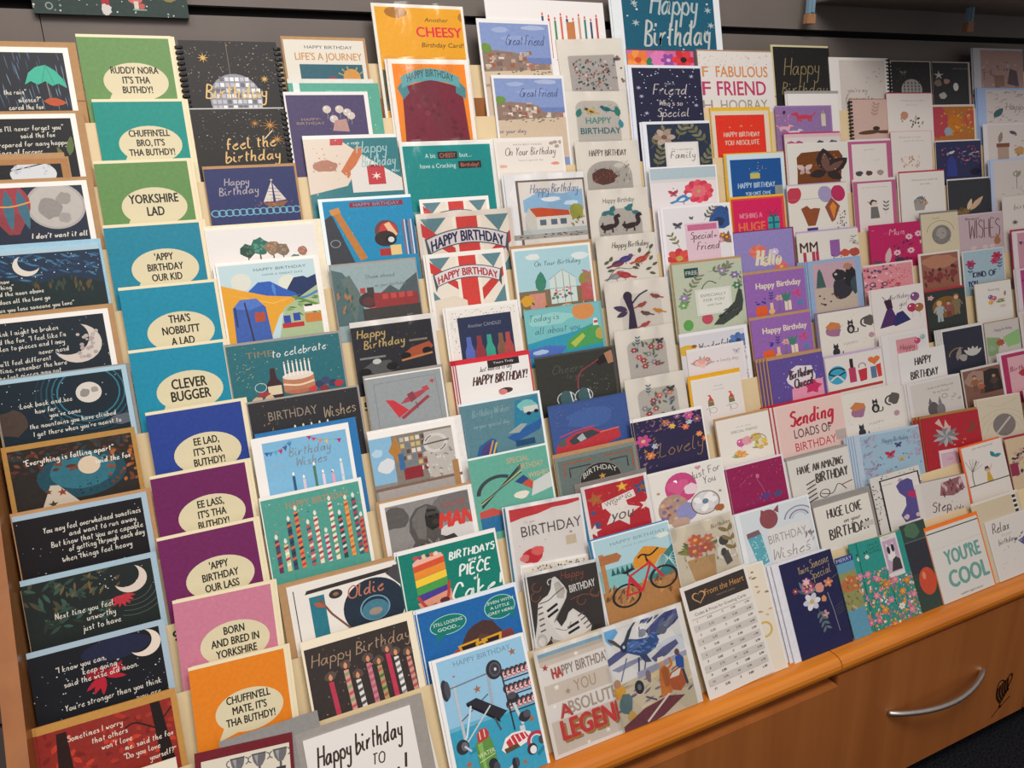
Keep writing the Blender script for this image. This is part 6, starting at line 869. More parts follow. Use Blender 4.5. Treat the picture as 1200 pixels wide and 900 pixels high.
def f(a): a.bg('96b2c4', .08, .04, .0); a.tex(60, .08, .06, .3, .9, 'a89ab0 8a8aa0 b0a8b8', .1, .03, -1, 1); a.tex(30, .8, .05, 1, .6, 'a89ab0 9a90a8', .1, .03, -1, 1); a.s('Happy Birthday', .6, .2, .09, '6a8090', .008, wid=.4); a.bf(.5, .48, .14, 'b0304c', 'b84058'); a.bf(.64, .32, .1, '4a4a80', '3a3a70'); a.bf(.66, .6, .1, 'c0a878', 'b09868'); a.dots(14, .2, .4, .95, .8, '2f7a80 3a5a80', .01, .014); a.cat(.44, .9, .16, 'a89a90')
K(9, 1.3972, -0.0149, 0.2062, -0.0489, 0.0000, 0.727, 'light blue card with butterflies and lilac flowers', f, None, 'b0c0d0', copies=4, cdx=-.005)
def f(a): a.uncl(); a.r(0, 0, 1, 1.5, 'cfcac4'); a.dots(160, 0, 0, 1, 1.3, '2c2a2c', .008, .016); a.r(.16, .12, .96, 1.4, '2a2828'); a.r(.19, .15, .93, 1.4, 'd8d2cc'); a.t('WELLNESS', .3, .26, .03, '8a8480'); a.p([.46, .36, .56, .26, .72, .24, .8, .32, .8, .6, .84, .95, .86, 1.3, .5, 1.3, .44, 1.1, .58, .9, .6, .7, .5, .55], '544a84'); a.p([.5, .26, .56, .18, .64, .26], 'a89aa0'); a.heart(.76, .66, .12, 'b02c5c'); a.blob(.54, 1.18, .06, 'c8b0b0'); a.blob(.78, 1.2, .06, 'c8b0b0')
K(10, 1.4047, -0.0098, 0.1561, 0.0000, 0.0000, 0.721, 'spotted white card with purple boot and pink heart', f, None, 'cfcac4')
def f(a): a.bg('34443c', 0, 0, 0); a.blob(.4, .3, .3, '4a6a50', .3); a.r(0, .75, 1, 2, '32323a'); a.e(.55, 2.4, .34, .55, 'c04a30'); a.e(.45, 2.15, .07, .16, 'd88060'); a.r(0, .7, 1, .74, '5a6468')
K(11, 1.4365, -0.0263, 0.0757, 0.0000, 0.0000, 0.710, 'dark card with a red balloon beside the YOU\'RE COOL card', f, None, '34443c')
def f(a): a.bg('2c8a80'); a.s('Have the', .6, .2, .11, '1f4a48', .01, rot=-.08); a.s('loveliest', .6, .34, .12, '1f4a48', .01, rot=-.08); a.s('birthday', .62, .48, .11, '1f4a48', .01, rot=-.08); a.lf(.2, .5, .1, -1.3, '17302e', .5); a.lf(.32, .48, .1, -1.7, '17302e', .5); a.blob(.28, .62, .08, 'd8d4cc'); a.dots(130, .0, 1.2, 1, 4, 'c87a98 d890a8 d8843c e0a050 d8d4cc', .03, .06); a.tex(140, 0, 1.2, 1, 4, '4a8a50 7a9a58 c8703c c86a90', .16, .03, -1.5, .4); [a.fl(x, y, .13, c, 'd8b050', 6) for x, y, c in ((.15, 1.25, 'c87a9c'), (.45, 1.5, 'd07a98'), (.75, 1.8, 'd0783c'), (.3, 2.1, 'cf7f9f'), (.8, 2.4, 'c87a9c'), (.5, 2.7, 'd8843c'), (.2, 3.0, 'c46a90'), (.75, 3.3, 'd07c38'))]
K(11, 1.2963, -0.0314, 0.0748, -0.0437, 0.0000, 0.734, 'turquoise loveliest birthday card over a flower meadow', f, None, '2c8a80', copies=1, cdx=-.02)
def f(a): a.bg('2c8a80'); a.uncl(); a.r(.0, .02, .75, 1.9, 'd4ccc8'); a.t('Made for', .3, .12, .05, '7a706c'); a.r(.06, .25, .68, 1.7, 'b89ab0'); a.p([.16, 1.1, .2, .75, .2, .35, .3, .55, .4, .55, .5, .35, .52, .75, .5, 1.1, .34, 1.25], 'd8d4d0'); a.e(.26, .7, .07, .18, '2c2a2e'); a.e(.46, .65, .07, .18, '2c2a2e'); a.p([.2, 1.65, .34, 1.15, .5, 1.05, .66, 1.2, .68, 1.65], '3c3a3e'); a.r(0, 1.9, 1, 2.0, '2f8f84'); a.dots(90, 0, 1.9, 1, 4.2, 'c87a98 d8843c d8d4cc e0a050', .03, .07); a.tex(110, 0, 1.9, 1, 4.2, '4a8a50 7a9a58 c8703c c86a90', .18, .04, -1.5, .4); [a.fl(x, y, .15, c, 'd8b050', 6) for x, y, c in ((.2, 2.0, 'd07a98'), (.7, 2.2, 'd0783c'), (.4, 2.6, 'd8843c'), (.85, 2.9, 'c87a9c'), (.2, 3.2, 'd8d4cc'), (.6, 3.5, 'd07a98'))]
K(11, 1.3711, -0.0333, 0.0653, 0.0000, 0.0000, 0.722, 'meadow card with pale cat picture panel', f, None, '2c8a80')
def f(a): a.bg('5a90a8'); a.r(0, 0, 1, .35, '2c3a78'); a.t('MERRY', .5, .18, .2, 'b0b8d0', wid=.9); a.r(0, .9, 1, 3, '8a8a58'); a.p([0, 1.4, .5, 1.1, 1, 1.3, 1, 2, 0, 2], 'b0683c'); a.tex(30, 0, 1.2, 1, 3, 'c8a070 6a8a50 8a5a3c', .3, .1, 1.2, .5)
K(11, 1.2364, -0.0480, 0.0484, 0.0000, 0.0000, 0.747, 'narrow blue topped card edge beside the navy bouquet card', f, None, '5a90a8')
# ================================================================== eleventh column
G('cards in the eleventh column')
def f(a): a.bg('2a2828', .02, .02, .02); a.e(.5, .8, .26, .3, '9a9690'); [a.r(.3+.09*i, .58+.09*j, .34+.09*i, .64+.09*j, '5a5654') for i in range(5) for j in range(4)]; a.bf(.3, .35, .15, '6a6660', '4a4844'); a.dots(20, .1, .1, .9, .6, '6a6660', .006, .012)
K(0, 1.8299, -0.0169, 0.1496, 0.0000, 0.0000, 0.670, 'black spiral card with grey disco ball', f, None, 'b8b2ac', spiral=-1)
def f(a): a.bg('2e2d2e', .0, .03, .05); a.star(.16, .4, .14, 'b8b0a8', 0, .3, 5); a.blob(.14, .62, .1, '7a6a5c'); a.blob(.36, .58, .08, 'a07a6a'); a.e(.6, .74, .07, .12, 'c8c4bc'); a.blob(.25, 1.0, .1, 'a8a29a'); a.t('HAPPY BIRTHDAY', .75, .2, .04, '7a7672')
K(0, 1.9857, -0.0171, 0.1491, 0.0000, 0.0000, 0.649, 'black card with pale lily and hare', f, None, 'a8a29c')
def f(a): a.bg('c4a69a', .0, .0, .0); a.spr(.5, .55, .4, -1.4, 'a88a7c', 4); a.e(.4, .95, .26, .06, '5a3c2c', -.1); a.e(.75, .95, .2, .05, '5a3c2c'); a.e(.55, .84, .08, .06, '3a2a26')
K(1, 1.6702, -0.0119, 0.1554, 0.0000, 0.0000, 0.692, 'dusty pink spiral card with sleeping dog', f, ('8a5a44', -2, 2, 0), 'c4a69a', spiral=-1)
def hare(t, y0):
    def f(a): a.bg('d8d0ca', .0, .0, .03); a.t(t, .54, .2, .04, '9a928c', wid=.5); a.t('and it is so', .52, .32, .035, '9a928c', wid=.24); a.blob(.36, .62, .08, 'b8846c', .12); a.tex(14, .28, .7, .85, .95, '4a4644 3a3634 8a8480', .1, .04, -1.3, .5); a.lf(.6, .8, .2, -1.5, 'b8a898', .3)
    return f
K(1, 1.7959, 0.0012, 0.1677, 0.0000, -0.0026, 0.673, 'white card with small hares and pink envelope edge', hare('What if you fall', 0), ('a83a54', 0, 3, 0), 'd8d0ca')
def f(a): a.bg('a8662c', .0, .06, .03); a.blob(.16, .5, .2, 'a83c48', .5); a.blob(.5, .6, .16, 'b86c1c', .3); a.blob(.9, .4, .16, 'b84a3c', .25); a.tex(40, .2, .15, .95, .9, 'c88a30 8a8a4a a8503c d0a048', .1, .04, -1, 1); a.blob(.36, .8, .1, '8a98a0', .12)
K(1, 1.9613, -0.0270, 0.1727, 0.0000, 0.0000, 0.652, 'autumn orange painted card with white top border', f, None, 'd0c8c0')
def f(a): a.bg('b05a80', .02, .06, .0); a.uncl(); a.r(.1, .14, .9, 1.6, 'd8d0ca'); a.t('you are', .5, .3, .05, 'a0988f', 1.1); a.t('so', .36, .6, .04, 'b0a8a0'); a.t('loved', .66, .62, .04, 'b0a8a0'); [a.blob(x, 1.0, .08, c) for x, c in ((.24, '4a4448'), (.46, '5a3c3a'), (.72, '9a8a80'))]
K(2, 1.6357, -0.0091, 0.1511, 0.0000, 0.0000, 0.699, 'pink framed white card of tiny animals', f, None, 'd8ccd0')
def f(a): a.bg('d8d0ca', .0, .0, .0); a.t('Wherever you go', .45, .18, .05, 'a09890', wid=.55); a.t('with all of me', .55, .3, .045, 'a09890', wid=.5); a.tex(30, .2, .8, .75, 1.15, 'c09070 b0806a d0b098', .12, .03, -1.4, .6)
K(2, 1.7909, 0.0061, 0.1488, 0.0000, 0.0000, 0.677, 'white card with soft brown hares and red envelope edge', f, ('b83a5c', 0, 1, 4), 'd8d0ca')
def f(a): a.bg('2a2c50', .0, .08, .03); a.tex(50, .1, .15, .95, .7, 'a04a5c 8a3a50 4a4a88 b06a78', .08, .03, -1, 1.2); a.p([.2, 1, .22, .55, .32, .4, .42, .55, .44, 1], '2f3a80'); a.bird(.32, .32, .12, 'b8b8c0'); a.e(.85, .9, .12, .1, '1c1c2c'); a.tex(10, .6, .3, .95, .5, 'b8a8a8', .1, .02, -.2, .2)
K(2, 1.9566, -0.0235, 0.1768, 0.0000, 0.0000, 0.654, 'navy floral card with blue arch and white top edge', f, ('d4d0cc', 0, 4, 1), '2a2c50')
def f(a): a.bg('b05c80', .0, .07, .0); a.uncl(); a.r(.1, .13, .9, 1.7, 'd8d0ca'); a.t('be the kind of happy', .5, .26, .04, 'b09890', wid=.6); a.blob(.44, .72, .09, '3c3634', .09); a.e(.46, .76, .06, .07, 'd8bca8'); a.l([.3, .7, .38, .7], .03, 'a89a90', 0); a.p([.38, .85, .54, .85, .58, 1.2, .36, 1.2], '6a6866'); a.spr(.72, 1.1, .35, -1.5, '6a6a64', 3)
K(3, 1.6296, -0.0070, 0.1484, 0.0000, 0.0000, 0.702, 'pink framed white card of a dark haired girl', f, None, 'd8d0ca')
def f(a): a.bg('d8d2cc', .0, .0, .0); a.t('There are no small acts', .55, .22, .05, '7a746e', wid=.6); a.t('to me', .55, .34, .05, '7a746e', wid=.22); a.blob(.42, .85, .15, '7a7470', .14); a.p([.28, .92, .32, .75, .52, .75, .56, .9, .5, 1.1, .3, 1.1], '98908a'); a.blob(.54, .9, .06, 'c0987c'); a.tex(20, .3, .68, .55, .95, '5a5450 4a4a50', .06, .02, -1.2, .5)
K(3, 1.7941, 0.0010, 0.1656, 0.0000, 0.0000, 0.677, 'white card with small grey bird and red envelope', f, ('ac2434', 0, 4, 3), 'd8d2cc', copies=1)
def f(a): a.bg('2f3136', .02, .05, .0); a.lf(.45, .9, .5, -.9, 'c0a080', .28); a.lf(.4, .9, .36, -1.3, 'c8b090', .28); a.e(.3, .92, .14, .1, '7a6038'); a.blob(.26, .84, .06, '5a4830')
K(3, 1.9740, -0.0261, 0.1789, 0.0000, 0.0000, 0.653, 'charcoal card with golden winged bee', f, ('d2cdc8', 1, 4, -5), '2f3136')
def f(a): a.bg('b3205a', .0, .0, .0); a.t('for a', .3, .22, .03, 'c86a88'); a.s('Mum', .5, .22, .14, 'd8a8b4', .012, wid=.28); a.tex(24, .4, .4, .95, .95, '7a1c48 5a2a50 8a3058', .12, .04, -1, 1); [a.fl(x, y, .07, 'd8b0b8', '8a2a4c', 7) for x, y in ((.72, .35, ), (.74, .68), (.9, .3), (.98, .5), (.48, .7))]; a.lf(.28, .95, .4, -1.4, 'c8a8a8', .3); [a.lf(.25, .95, .26, q, '5a4a50', .25) for q in (3.3, 2.9, 3.7)]; a.blob(.52, .88, .08, '3a3440', .07); a.r(.04, .12, .09, .14, 'c86a88')
K(4, 1.6527, -0.0231, 0.1920, 0.0000, 0.0000, 0.698, 'magenta card with pale pink flowers and a hummingbird', f, None, 'b3205a')
def f(a): a.bg('c8bca0', .0, .02, .04); a.ring(.5, .62, .36, .012, '6a6454', 180, 360); a.e(.52, .75, .26, .34, '7a7470'); a.e(.52, .7, .14, .2, '9a948c'); a.t('Hello', .4, .16, .07, '9a8c70'); a.tex(20, .3, .5, .75, 1, '5a5450 8a8480', .12, .02, 1, .6)
K(4, 1.8362, -0.0093, 0.1397, 0.0000, -0.0026, 0.675, 'sepia card with oval portrait and grey envelope', f, ('7f7a76', 2, 5, 2), 'c8bca0')
def f(a): a.bg('b8a2a8', .0, .04, .03); a.s('Warmest', .3, .14, .08, '6a5458', .01); a.s('WISHES', .55, .5, .5, '6a4a44', .02, wid=.66, slant=.03); a.blob(.82, .8, .07, 'a06a48', .12); [a.blob(x, .95, .06, 'c8b8b0') for x in (.3, .55, .7)]
K(4, 1.9781, -0.0190, 0.1869, 0.0000, 0.0000, 0.653, 'dusky pink card with tall thin WISHES lettering', f, None, 'c4b0b4', copies=1)
def f(a): a.bg('d0868e', .0, .05, .02); a.dots(70, .0, .06, .7, .7, 'b83a4c d8b0b0 c85a60 5a4a70', .015, .035); [a.ring(x, y, .05, .02, '3a3a5c') for x, y in ((.16, .5), (.4, .52), (.26, .7))]; a.tex(20, .5, .1, .95, .5, 'c0606c b84a58', .06, .02, -.5, .6)
K(5, 1.5995, -0.0200, 0.1722, 0.0000, 0.0000, 0.709, 'coral pink card with splashed red flowers', f, None, 'd8c4c4')
def f(a): a.bg('8e5a48', .05, .06, .05); a.blob(.5, .3, .4, 'a8745c', .2); a.tex(30, .1, .5, .9, 1, '6a2c30 7a3a38 5a3030', .2, .06, 1.4, .3); [a.e(x, y, .08, .12, '7a3438') for x, y in ((.25, .8), (.48, .75), (.8, .7))]; a.e(.48, .55, .05, .06, '4a2c2a'); a.e(.8, .48, .05, .06, '4a2c2a')
K(5, 1.7947, -0.0089, 0.1538, 0.0000, 0.0000, 0.681, 'rust brown group scene card with white border', f, None, 'd4ccc8')
def f(a): a.bg('9ab2be', .02, .03, .02); a.fl(.18, .4, .12, 'a82c4c b83a5c', '8a2040', 6); a.fl(.82, .25, .13, 'a82c4c b03050', '8a2040', 6); a.fl(.75, .4, .1, 'b83a5c', '8a2040', 6); a.spr(.14, .75, .3, -1.4, '4a4a70', 3); a.spr(.86, .7, .3, -1.5, '4a4a70', 3); a.s('KIND OF', .5, .76, .16, '2c2c44', .026, wid=.56, slant=.02); a.s('YOU', .2, 1.02, .16, '2c2c6c', .026, wid=.2, slant=.02)
K(5, 1.9575, -0.0168, 0.1682, 0.0000, 0.0000, 0.658, 'pale blue KIND OF card with crimson roses', f, None, 'd0ccca')
def f(a): a.bg('d8d1cc', .0, .05, .03); a.s('birthday', .52, .25, .12, '6a6468', .01, wid=.36, rot=-.05); a.s('girl', .58, .44, .12, '6a6468', .01, wid=.14); a.p([.22, .3, .36, .28, .38, .5, .3, .56, .26, .5], '3a2038'); a.p([.26, .52, .36, .5, .48, .9, .1, .95], '4a2a5c'); a.p([.34, .9, .44, .64, .56, .6, .7, .85, .4, .95], '2c2c60'); a.bal(.82, .3, .09, '7a4a78'); a.bal(.74, .56, .09, 'a82c58'); a.bal(.88, .58, .09, '9a6038'); a.l([.2, .2, .28, .3, .38, .2], .012, '3a2038')
K(6, 1.5912, 0.0172, 0.1803, 0.0000, -0.0026, 0.708, 'white birthday girl card with purple dress and balloons', f, None, 'd8d1cc', copies=1)
def f(a): a.bg('2f3430', .0, .03, .04); a.e(.5, .55, .36, .34, '7a5428'); [a.person(x, y, .62, 'c8a080', h, c, c) for x, y, h, c in ((.32, 1.0, 'c0a060', '9aa4a4'), (.76, .85, '8a5a38', '7a6a50'))]; a.person(.55, .9, .5, 'b89078', '5a3a2c', '8a4a48', '6a3a3a'); a.fl(.12, .2, .08, 'c8a0a0', 'b06a60')
K(6, 1.7801, -0.0084, 0.1467, 0.0000, 0.0000, 0.684, 'dark card of dancers with red envelope behind', f, ('a8303c', 1, 5, 3), '2f3430', copies=1)
def f(a): a.bg('d8d2ca', .0, .03, .03); a.s('hooray', .5, .26, .1, '8a9088', .012, wid=.3); [a.bal(x, y, .07, c) for x, y, c in ((.4, .52, '7a5a8a'), (.5, .58, 'b8607c'), (.4, .7, 'd09a40'))]; a.posy(.68, .75, .14, 'c88a48 a8605c 8aa070', 7); a.lf(.8, .55, .2, -1.5, '8a7a60', .3); a.blob(.72, .88, .08, 'c8b8b0', .05)
K(6, 1.9669, -0.0080, 0.1440, 0.0000, 0.0000, 0.658, 'white card with balloons and party cake', f, ('9a8a70', 0, 2, -2), 'd8d2ca')
def f(a): a.bg('d4cecc', .14, .06, .04); a.r(.3, .18, .75, .8, 'c88a90'); a.blob(.5, .45, .2, 'c88088', .12); a.s('Happy', .52, .42, .14, '7a4a50', .014, wid=.3); a.bal(.76, .3, .07, 'b8406c'); a.bal(.88, .22, .06, '8aa8a4')
K(7, 1.5858, 0.0038, 0.1593, 0.0000, 0.0000, 0.710, 'white Happy card with pink patch and two balloons', f, None, 'd8d2d0', copies=1)
def f(a): a.bg('d8d4d0', .02, .03, .0); a.s('HAPPY', .5, .32, .2, '3a3638', .026, wid=.34, slant=.06); a.s('BIRTHDAY', .5, .68, .2, '3a3638', .026, wid=.58, slant=.06)
K(7, 1.6314, -0.0453, 0.1632, 0.0000, -0.0026, 0.704, 'white card with black brush HAPPY BIRTHDAY letters', f, None, 'd8d4d0')
def f(a): a.bg('2b2c3a', .03, .08, .03); a.ring(.35, .85, .22, .03, '8a6a48', 180, 300); a.lf(.3, 1.0, .4, -1.3, '8a8078', .3); [a.lf(.68, .95, .3, q, 'b8b4b0', .35) for q in (-2.3, -1.9, -1.5, -1.1, -.7)]; a.blob(.45, .95, .1, '9a948c')
K(7, 1.7921, -0.0077, 0.1582, 0.0000, 0.0000, 0.679, 'navy card with white shell and gold crescent', f, None, 'd0ccca', copies=3)
def f(a): a.bg('c0b8b0', .0, .04, .02); a.s('happy birthday', .52, .3, .1, '7a7088', .012, wid=.5); a.p([.02, .5, .4, .6, .3, 1.2, .02, 1.2], '7f9a6c'); a.p([.5, .6, .98, .4, .98, .95, .6, 1.0], '86b070'); a.star(.4, .78, .16, '9a5038', 0, .6, 9); a.blob(.14, .95, .1, '8aa080')
K(7, 1.9559, -0.0137, 0.1366, 0.0000, 0.0000, 0.659, 'green and cream happy birthday card with small red hedgehog', f, ('9a7c54', 0, 2, -1), 'c0b8b0')
def f(a): a.bg('c9c2bc', .06, .05, .02); a.s('I made a birthday wish', .6, .2, .05, '8a807a', .006, wid=.5); a.s('for my friend', .6, .32, .05, '8a807a', .006, wid=.3); a.e(.42, .7, .1, .17, '5a5456'); a.p([.34, .56, .38, .42, .42, .56], '6a6466'); a.e(.56, .75, .08, .15, '7a7476'); a.p([.52, .6, .56, .42, .59, .6], '7a7476'); a.ring(.66, .45, .05, .01, '6a6466'); a.tex(10, .78, .45, .95, .6, '8a807a', .08, .012, 0, .2)
K(8, 1.6214, -0.0227, 0.1874, 0.0000, 0.0000, 0.699, 'pale pink card with two grey rabbits', f, None, 'd4cecc', copies=4, cdx=-.006)
def f(a): a.bg('7a5448', .02, .07, .0); a.blob(.35, .4, .3, '9a7a6c', .3); a.p([.5, .9, .55, .2, .75, .14, .95, .2, 1, .9], '2c2422'); a.person(.3, .8, .5, 'b88a70', '5a3a2c', '8a5a3c', '6a4a38'); a.person(.45, .9, .4, 'b08068', '8a3a2c', 'a0583c', '5a3c30'); a.person(.8, .85, .5, 'a87c64', '2c2422', '4a3a34', '3a2e2a')
K(8, 1.8168, -0.0174, 0.1455, 0.0000, 0.0000, 0.674, 'dark brown painted couple card', f, None, 'c8c0b8')
def f(a): a.bg('a82c58', .05, .08, .0); a.uncl(); a.r(.2, .2, 1, 1.4, 'd0a0a8'); a.s('Birthday', .55, .62, .16, '8a3048', .02); a.blob(.6, .8, .14, 'a8303c')
K(8, 1.9609, 0.0034, 0.1488, 0.0000, -0.0026, 0.653, 'pink and crimson bordered card at the right edge', f, None, 'd8ccd0', copies=1)
def f(a): a.bg('a82430', .04, .04, .03); [a.lf(.38, .46, .24, q, 'a8a4a4' if i % 2 else '7a7c80', .3) for i, q in enumerate([j*.57 for j in range(11)])]; a.p([.22, .14, .3, .06, .36, .3], 'd0a8a0'); a.p([.4, .1, .46, .28, .36, .3], 'd0a8a0'); a.ring(.78, .34, .1, .05, '6a4a30', -60, 110); a.dots(6, .5, .2, .8, .7, 'd8b060', .01, .016)
K(9, 1.6145, -0.0149, 0.2000, -0.0500, 0.0000, 0.693, 'red card with silver peony and kraft envelope', f, ('9f7844', 1, 6, 1), 'a82430', copies=2, cdx=-.007)
def f(a): a.bg('dcc8cc', .02, .02, .02); a.r(.08, .2, .92, 1.2, 'c8a8b4'); a.ring(.5, .6, .22, .02, 'd8c0c8'); a.s('Love', .5, .62, .2, 'a8889a', .02)
K(9, 1.6534, -0.0943, 0.0649, -0.0659, -0.0026, 0.699, 'small pink gift tag card before the red peony card', f, None, 'd0b4bc')
def f(a): a.bg('cabda6', .0, .04, .0); [a.ring(.5, 1.0, .6-.12*i, .008, 'b0a078', 180, 360) for i in range(3)]; a.e(.54, .85, .26, .32, '7a706c'); a.l([.35, 1.05, .7, .65], .05, 'b8aea4', 0); a.l([.2, .2, .5, .3, .9, .15], .01, 'b8a878')
K(9, 1.8146, -0.0006, 0.1646, -0.0468, 0.0000, 0.667, 'cream card with grey oval medallion', f, None, 'd6ccb8', copies=1)
def f(a): a.bg('cdc5be', .1, .03, .0); a.p([.5, .1, .9, .02, .95, .34, .7, .46, .44, .4], '8a5a60'); a.tex(14, .5, .08, .92, .42, 'c8a8a8 6a3a44', .2, .04, 1.5, .3); a.s('Step', .42, .68, .24, '5a4c50', .02, wid=.36); a.s('in style', .7, .78, .1, '5a4c50', .012, wid=.3); a.t('and have a', .5, .95, .05, '8a7c7c'); a.s('Super', .6, 1.1, .16, '5a4c50', .016, wid=.4); a.dots(10, .15, .2, .98, 1, 'a88a90', .008, .014)
K(10, 1.5248, -0.0545, 0.1677, -0.0542, -0.0026, 0.701, 'white Step in style card with pink dress skirts', f, ('8c8680', 3, 2, -1), 'd2cac4', copies=1)
def f(a): a.bg('d8d0c8', .0, .0, .0); a.s('you are my kind', .5, .1, .06, '8a8078', .008, wid=.5); a.l([.12, 1.2, .14, .8, .3, .5], .02, '4a4440'); [a.l([.14, .8, .14+.28*math.cos(q), .75+.36*math.sin(q)], .01, '6a6460', 0) for q in (-2, -1.6, -1.3, -1, -.7, -.3)]; a.p([.44, 1.2, .48, .92, .54, .9, .6, 1.2], 'c09a38'); a.e(.5, .82, .06, .08, 'c8a088'); a.p([.44, .86, .45, .74, .53, .72, .56, .86, .53, .8, .47, .8], '3c302c'); a.l([.53, .92, .64, .7], .02, 'c8a088', 0); a.lf(.74, .52, .22, -1.9, '2f7a84', .5); a.lf(.72, .5, .2, -.1, '3a8088', .6); a.uncl(); a.r(0, 1.2, 1, 1.23, '3a3a38')
K(10, 1.7096, -0.0017, 0.1449, 0.0000, 0.0000, 0.674, 'white card of girl with butterfly and tree, bright orange envelope behind', f, ('e0622c', 5, 4, -3), 'd8d0c8')
def f(a): a.bg('c8b090', .0, .1, .0); a.tex(60, .1, .4, 1, 1.2, '3a3a48 5a4a48 8a7a70 2c2c38 b89a88', .14, .08, 1.5, .4); [a.e(x, y, .05, .06, 'c09880') for x, y in ((.2, .5), (.36, .42), (.5, .55), (.66, .4), (.3, .7), (.8, .6))]; a.r(.0, .8, .2, 1.2, '8a2c48')
K(10, 1.8590, -0.0121, 0.1476, -0.0404, 0.0000, 0.653, 'crowd photo card with crimson top at the right edge', f, ('9a2c44', 0, 5, 0), 'c8b090')
def f(a): a.bg('c8b89c', .0, .05, .0); a.r(.85, .02, .92, 1, '2c2a2a'); [a.r(.84, .04+.1*i, .94, .08+.1*i, 'd8d2ca') for i in range(6)]
K(11, 1.6695, -0.0288, 0.1678, 0.0000, 0.0000, 0.666, 'beige card strip with black and white striped edge above Relax', f, None, 'd8cfc2')
def f(a): a.bg('d2cdc6', .0, .07, .0); a.uncl(); a.r(0, .055, 1, .075, '3a3a38'); a.r(.0, .36, 1, .366, 'b8b2aa'); a.t('YOU\'RE', .56, .58, .26, '6a9a90', wid=.68, bold=.04); a.t('COOL', .58, .98, .3, '6a9a90', wid=.76, bold=.05); a.t('HAPPY BIRTHDAY', .56, 1.3, .035, '7a7672', wid=.44, bold=.02)
K(11, 1.5053, -0.0547, 0.1695, 0.0000, -0.0026, 0.691, 'grey white YOU\'RE COOL card with neon orange envelope on the ledge', f, ('e2742a', 1, 8, 7), 'd2cdc6')
def f(a): a.bg('d4ccc5', .03, .03, .0); a.s('Relax', .3, .22, .2, '5a5450', .018, wid=.36); a.t('it\'s your', .4, .38, .05, 'a09890'); a.s('birthday', .36, .52, .12, '6a6460', .012, wid=.36); a.p([.6, .6, 1, .5, 1, .9, .8, .85], '5a5484'); a.tex(14, .5, .45, 1, .7, '5a5a68 8a8490', .12, .03, -.3, .4); a.dots(8, .1, .6, .9, 1.1, 'a89a98', .01, .016)
K(11, 1.6941, -0.0777, 0.1575, 0.0000, -0.0026, 0.663, 'white Relax card with purple cup at the right end of the ledge', f, None, 'd8d0ca')
# ================================================================== twelfth column, at the right edge of the photo
G('cards in the column at the right edge')
def f(a): a.bg('a88880', .14, .04, .0); a.tex(40, .15, .3, .95, .9, '7a7a78 8a6a60 b8a8a0 5a6a70', .1, .03, -1, .8); a.r(.4, .6, .6, .85, '8a6a58'); a.p([.66, .8, .72, .45, .86, .5, .9, .85], '5a4a50')
K(0, 2.1511, 0.0207, 0.2112, 0.0000, 0.0000, 0.625, 'dusky pink garden scene card', f, None, 'b8b8bc', copies=1)
def f(a): a.bg('c8bcb8', .16, .05, .0); a.tex(40, .2, .08, 1, .9, '7a6a68 8a8078 5a5a58', .12, .012, -.6, .9); a.lf(.3, .75, .3, -.9, '3a5a60', .5); a.s('Happy', .75, .5, .16, '8a7a78', .014)
K(1, 2.1474, 0.0158, 0.2157, 0.0000, 0.0000, 0.625, 'cream card with teal bird among fine branches', f, None, '9ab0d4', copies=1)
def f(a): a.bg('ccc2bc', .08, .03, .0); a.r(.24, .5, .5, .6, '7a4a38'); a.r(.26, .6, .48, 1, 'a89080'); a.lf(.3, .5, .3, -1.4, '8a7a70', .3); a.blob(.7, .7, .1, 'b88a50'); a.lf(.5, .2, .18, .5, '5a4a58', .5); a.tex(20, .6, .3, 1, .9, '8a7a60 a89888', .1, .03)
K(2, 2.1470, 0.0190, 0.2167, 0.0000, 0.0000, 0.626, 'cream card with toadstools and little creatures', f, None, 'd4d0d0')
def f(a): a.bg('c8beb8', .06, .05, .0); a.ring(.52, .4, .06, .02, '6a6a50', 0, 360); a.l([.52, .3, .52, .8], .012, '6a6a50', 0); a.lf(.52, .5, .2, -1.1, '8a8a68', .4); a.e(.9, .7, .14, .2, 'c07840'); a.tex(14, .2, .7, .9, .95, '8a8078', .1, .012)
K(3, 2.1424, 0.0206, 0.2096, 0.0000, -0.0026, 0.629, 'pale card with snowdrop and orange fruit', f, None, 'b0bcd8', copies=1)
def f(a): a.bg('d2c8c2', .02, .04, .0); a.s('birthday', .5, .3, .14, '7a6a68', .012); a.star(.24, .7, .08, '5a4a48', 0, .4, 7); a.tex(10, .4, .5, .95, .9, 'b09088 8a7a70', .1, .02)
K(4, 2.1580, 0.0164, 0.2039, 0.0000, -0.0026, 0.629, 'pale card with handwriting at the right edge', f, None, 'd2c8c2')
def f(a): a.bg('c08a98', .1, .06, .0); a.bunt([.12, .3, .5, .4, .9, .3], '5a3a58 8a4a6a c8a0a8', .1)
K(5, 2.1660, 0.0194, 0.1939, 0.0000, 0.0000, 0.629, 'pink card with bunting and crimson envelope at the right edge', f, ('9a2c4c', 4, 5, 2), 'd4c8cc')
def f(a): a.bg('a83a78', .1, .05, .0); a.dots(20, .1, .1, 1, 1, 'd890b8 7a2c60', .02, .04)
K(6, 2.1364, 0.0156, 0.1846, 0.0000, 0.0000, 0.633, 'magenta dotted card at the right edge', f, None, 'd0c4c8', copies=1)
def f(a): a.bg('c8b4b0', .06, .06, .0); a.e(.5, .6, .3, .3, 'a8605c'); a.dots(14, .2, .3, .8, .9, 'd8b0a8', .02, .04)
K(7, 2.0990, -0.0009, 0.1678, 0.0000, 0.0000, 0.638, 'pale pink card with round rose motif at the right edge', f, None, 'd0c4c0')
def f(a): a.bg('c4b8b0', .06, .06, .0); a.s('with love', .5, .4, .14, '7a6a68', .012); a.spr(.5, .9, .3, -1.5, '7a8a70')
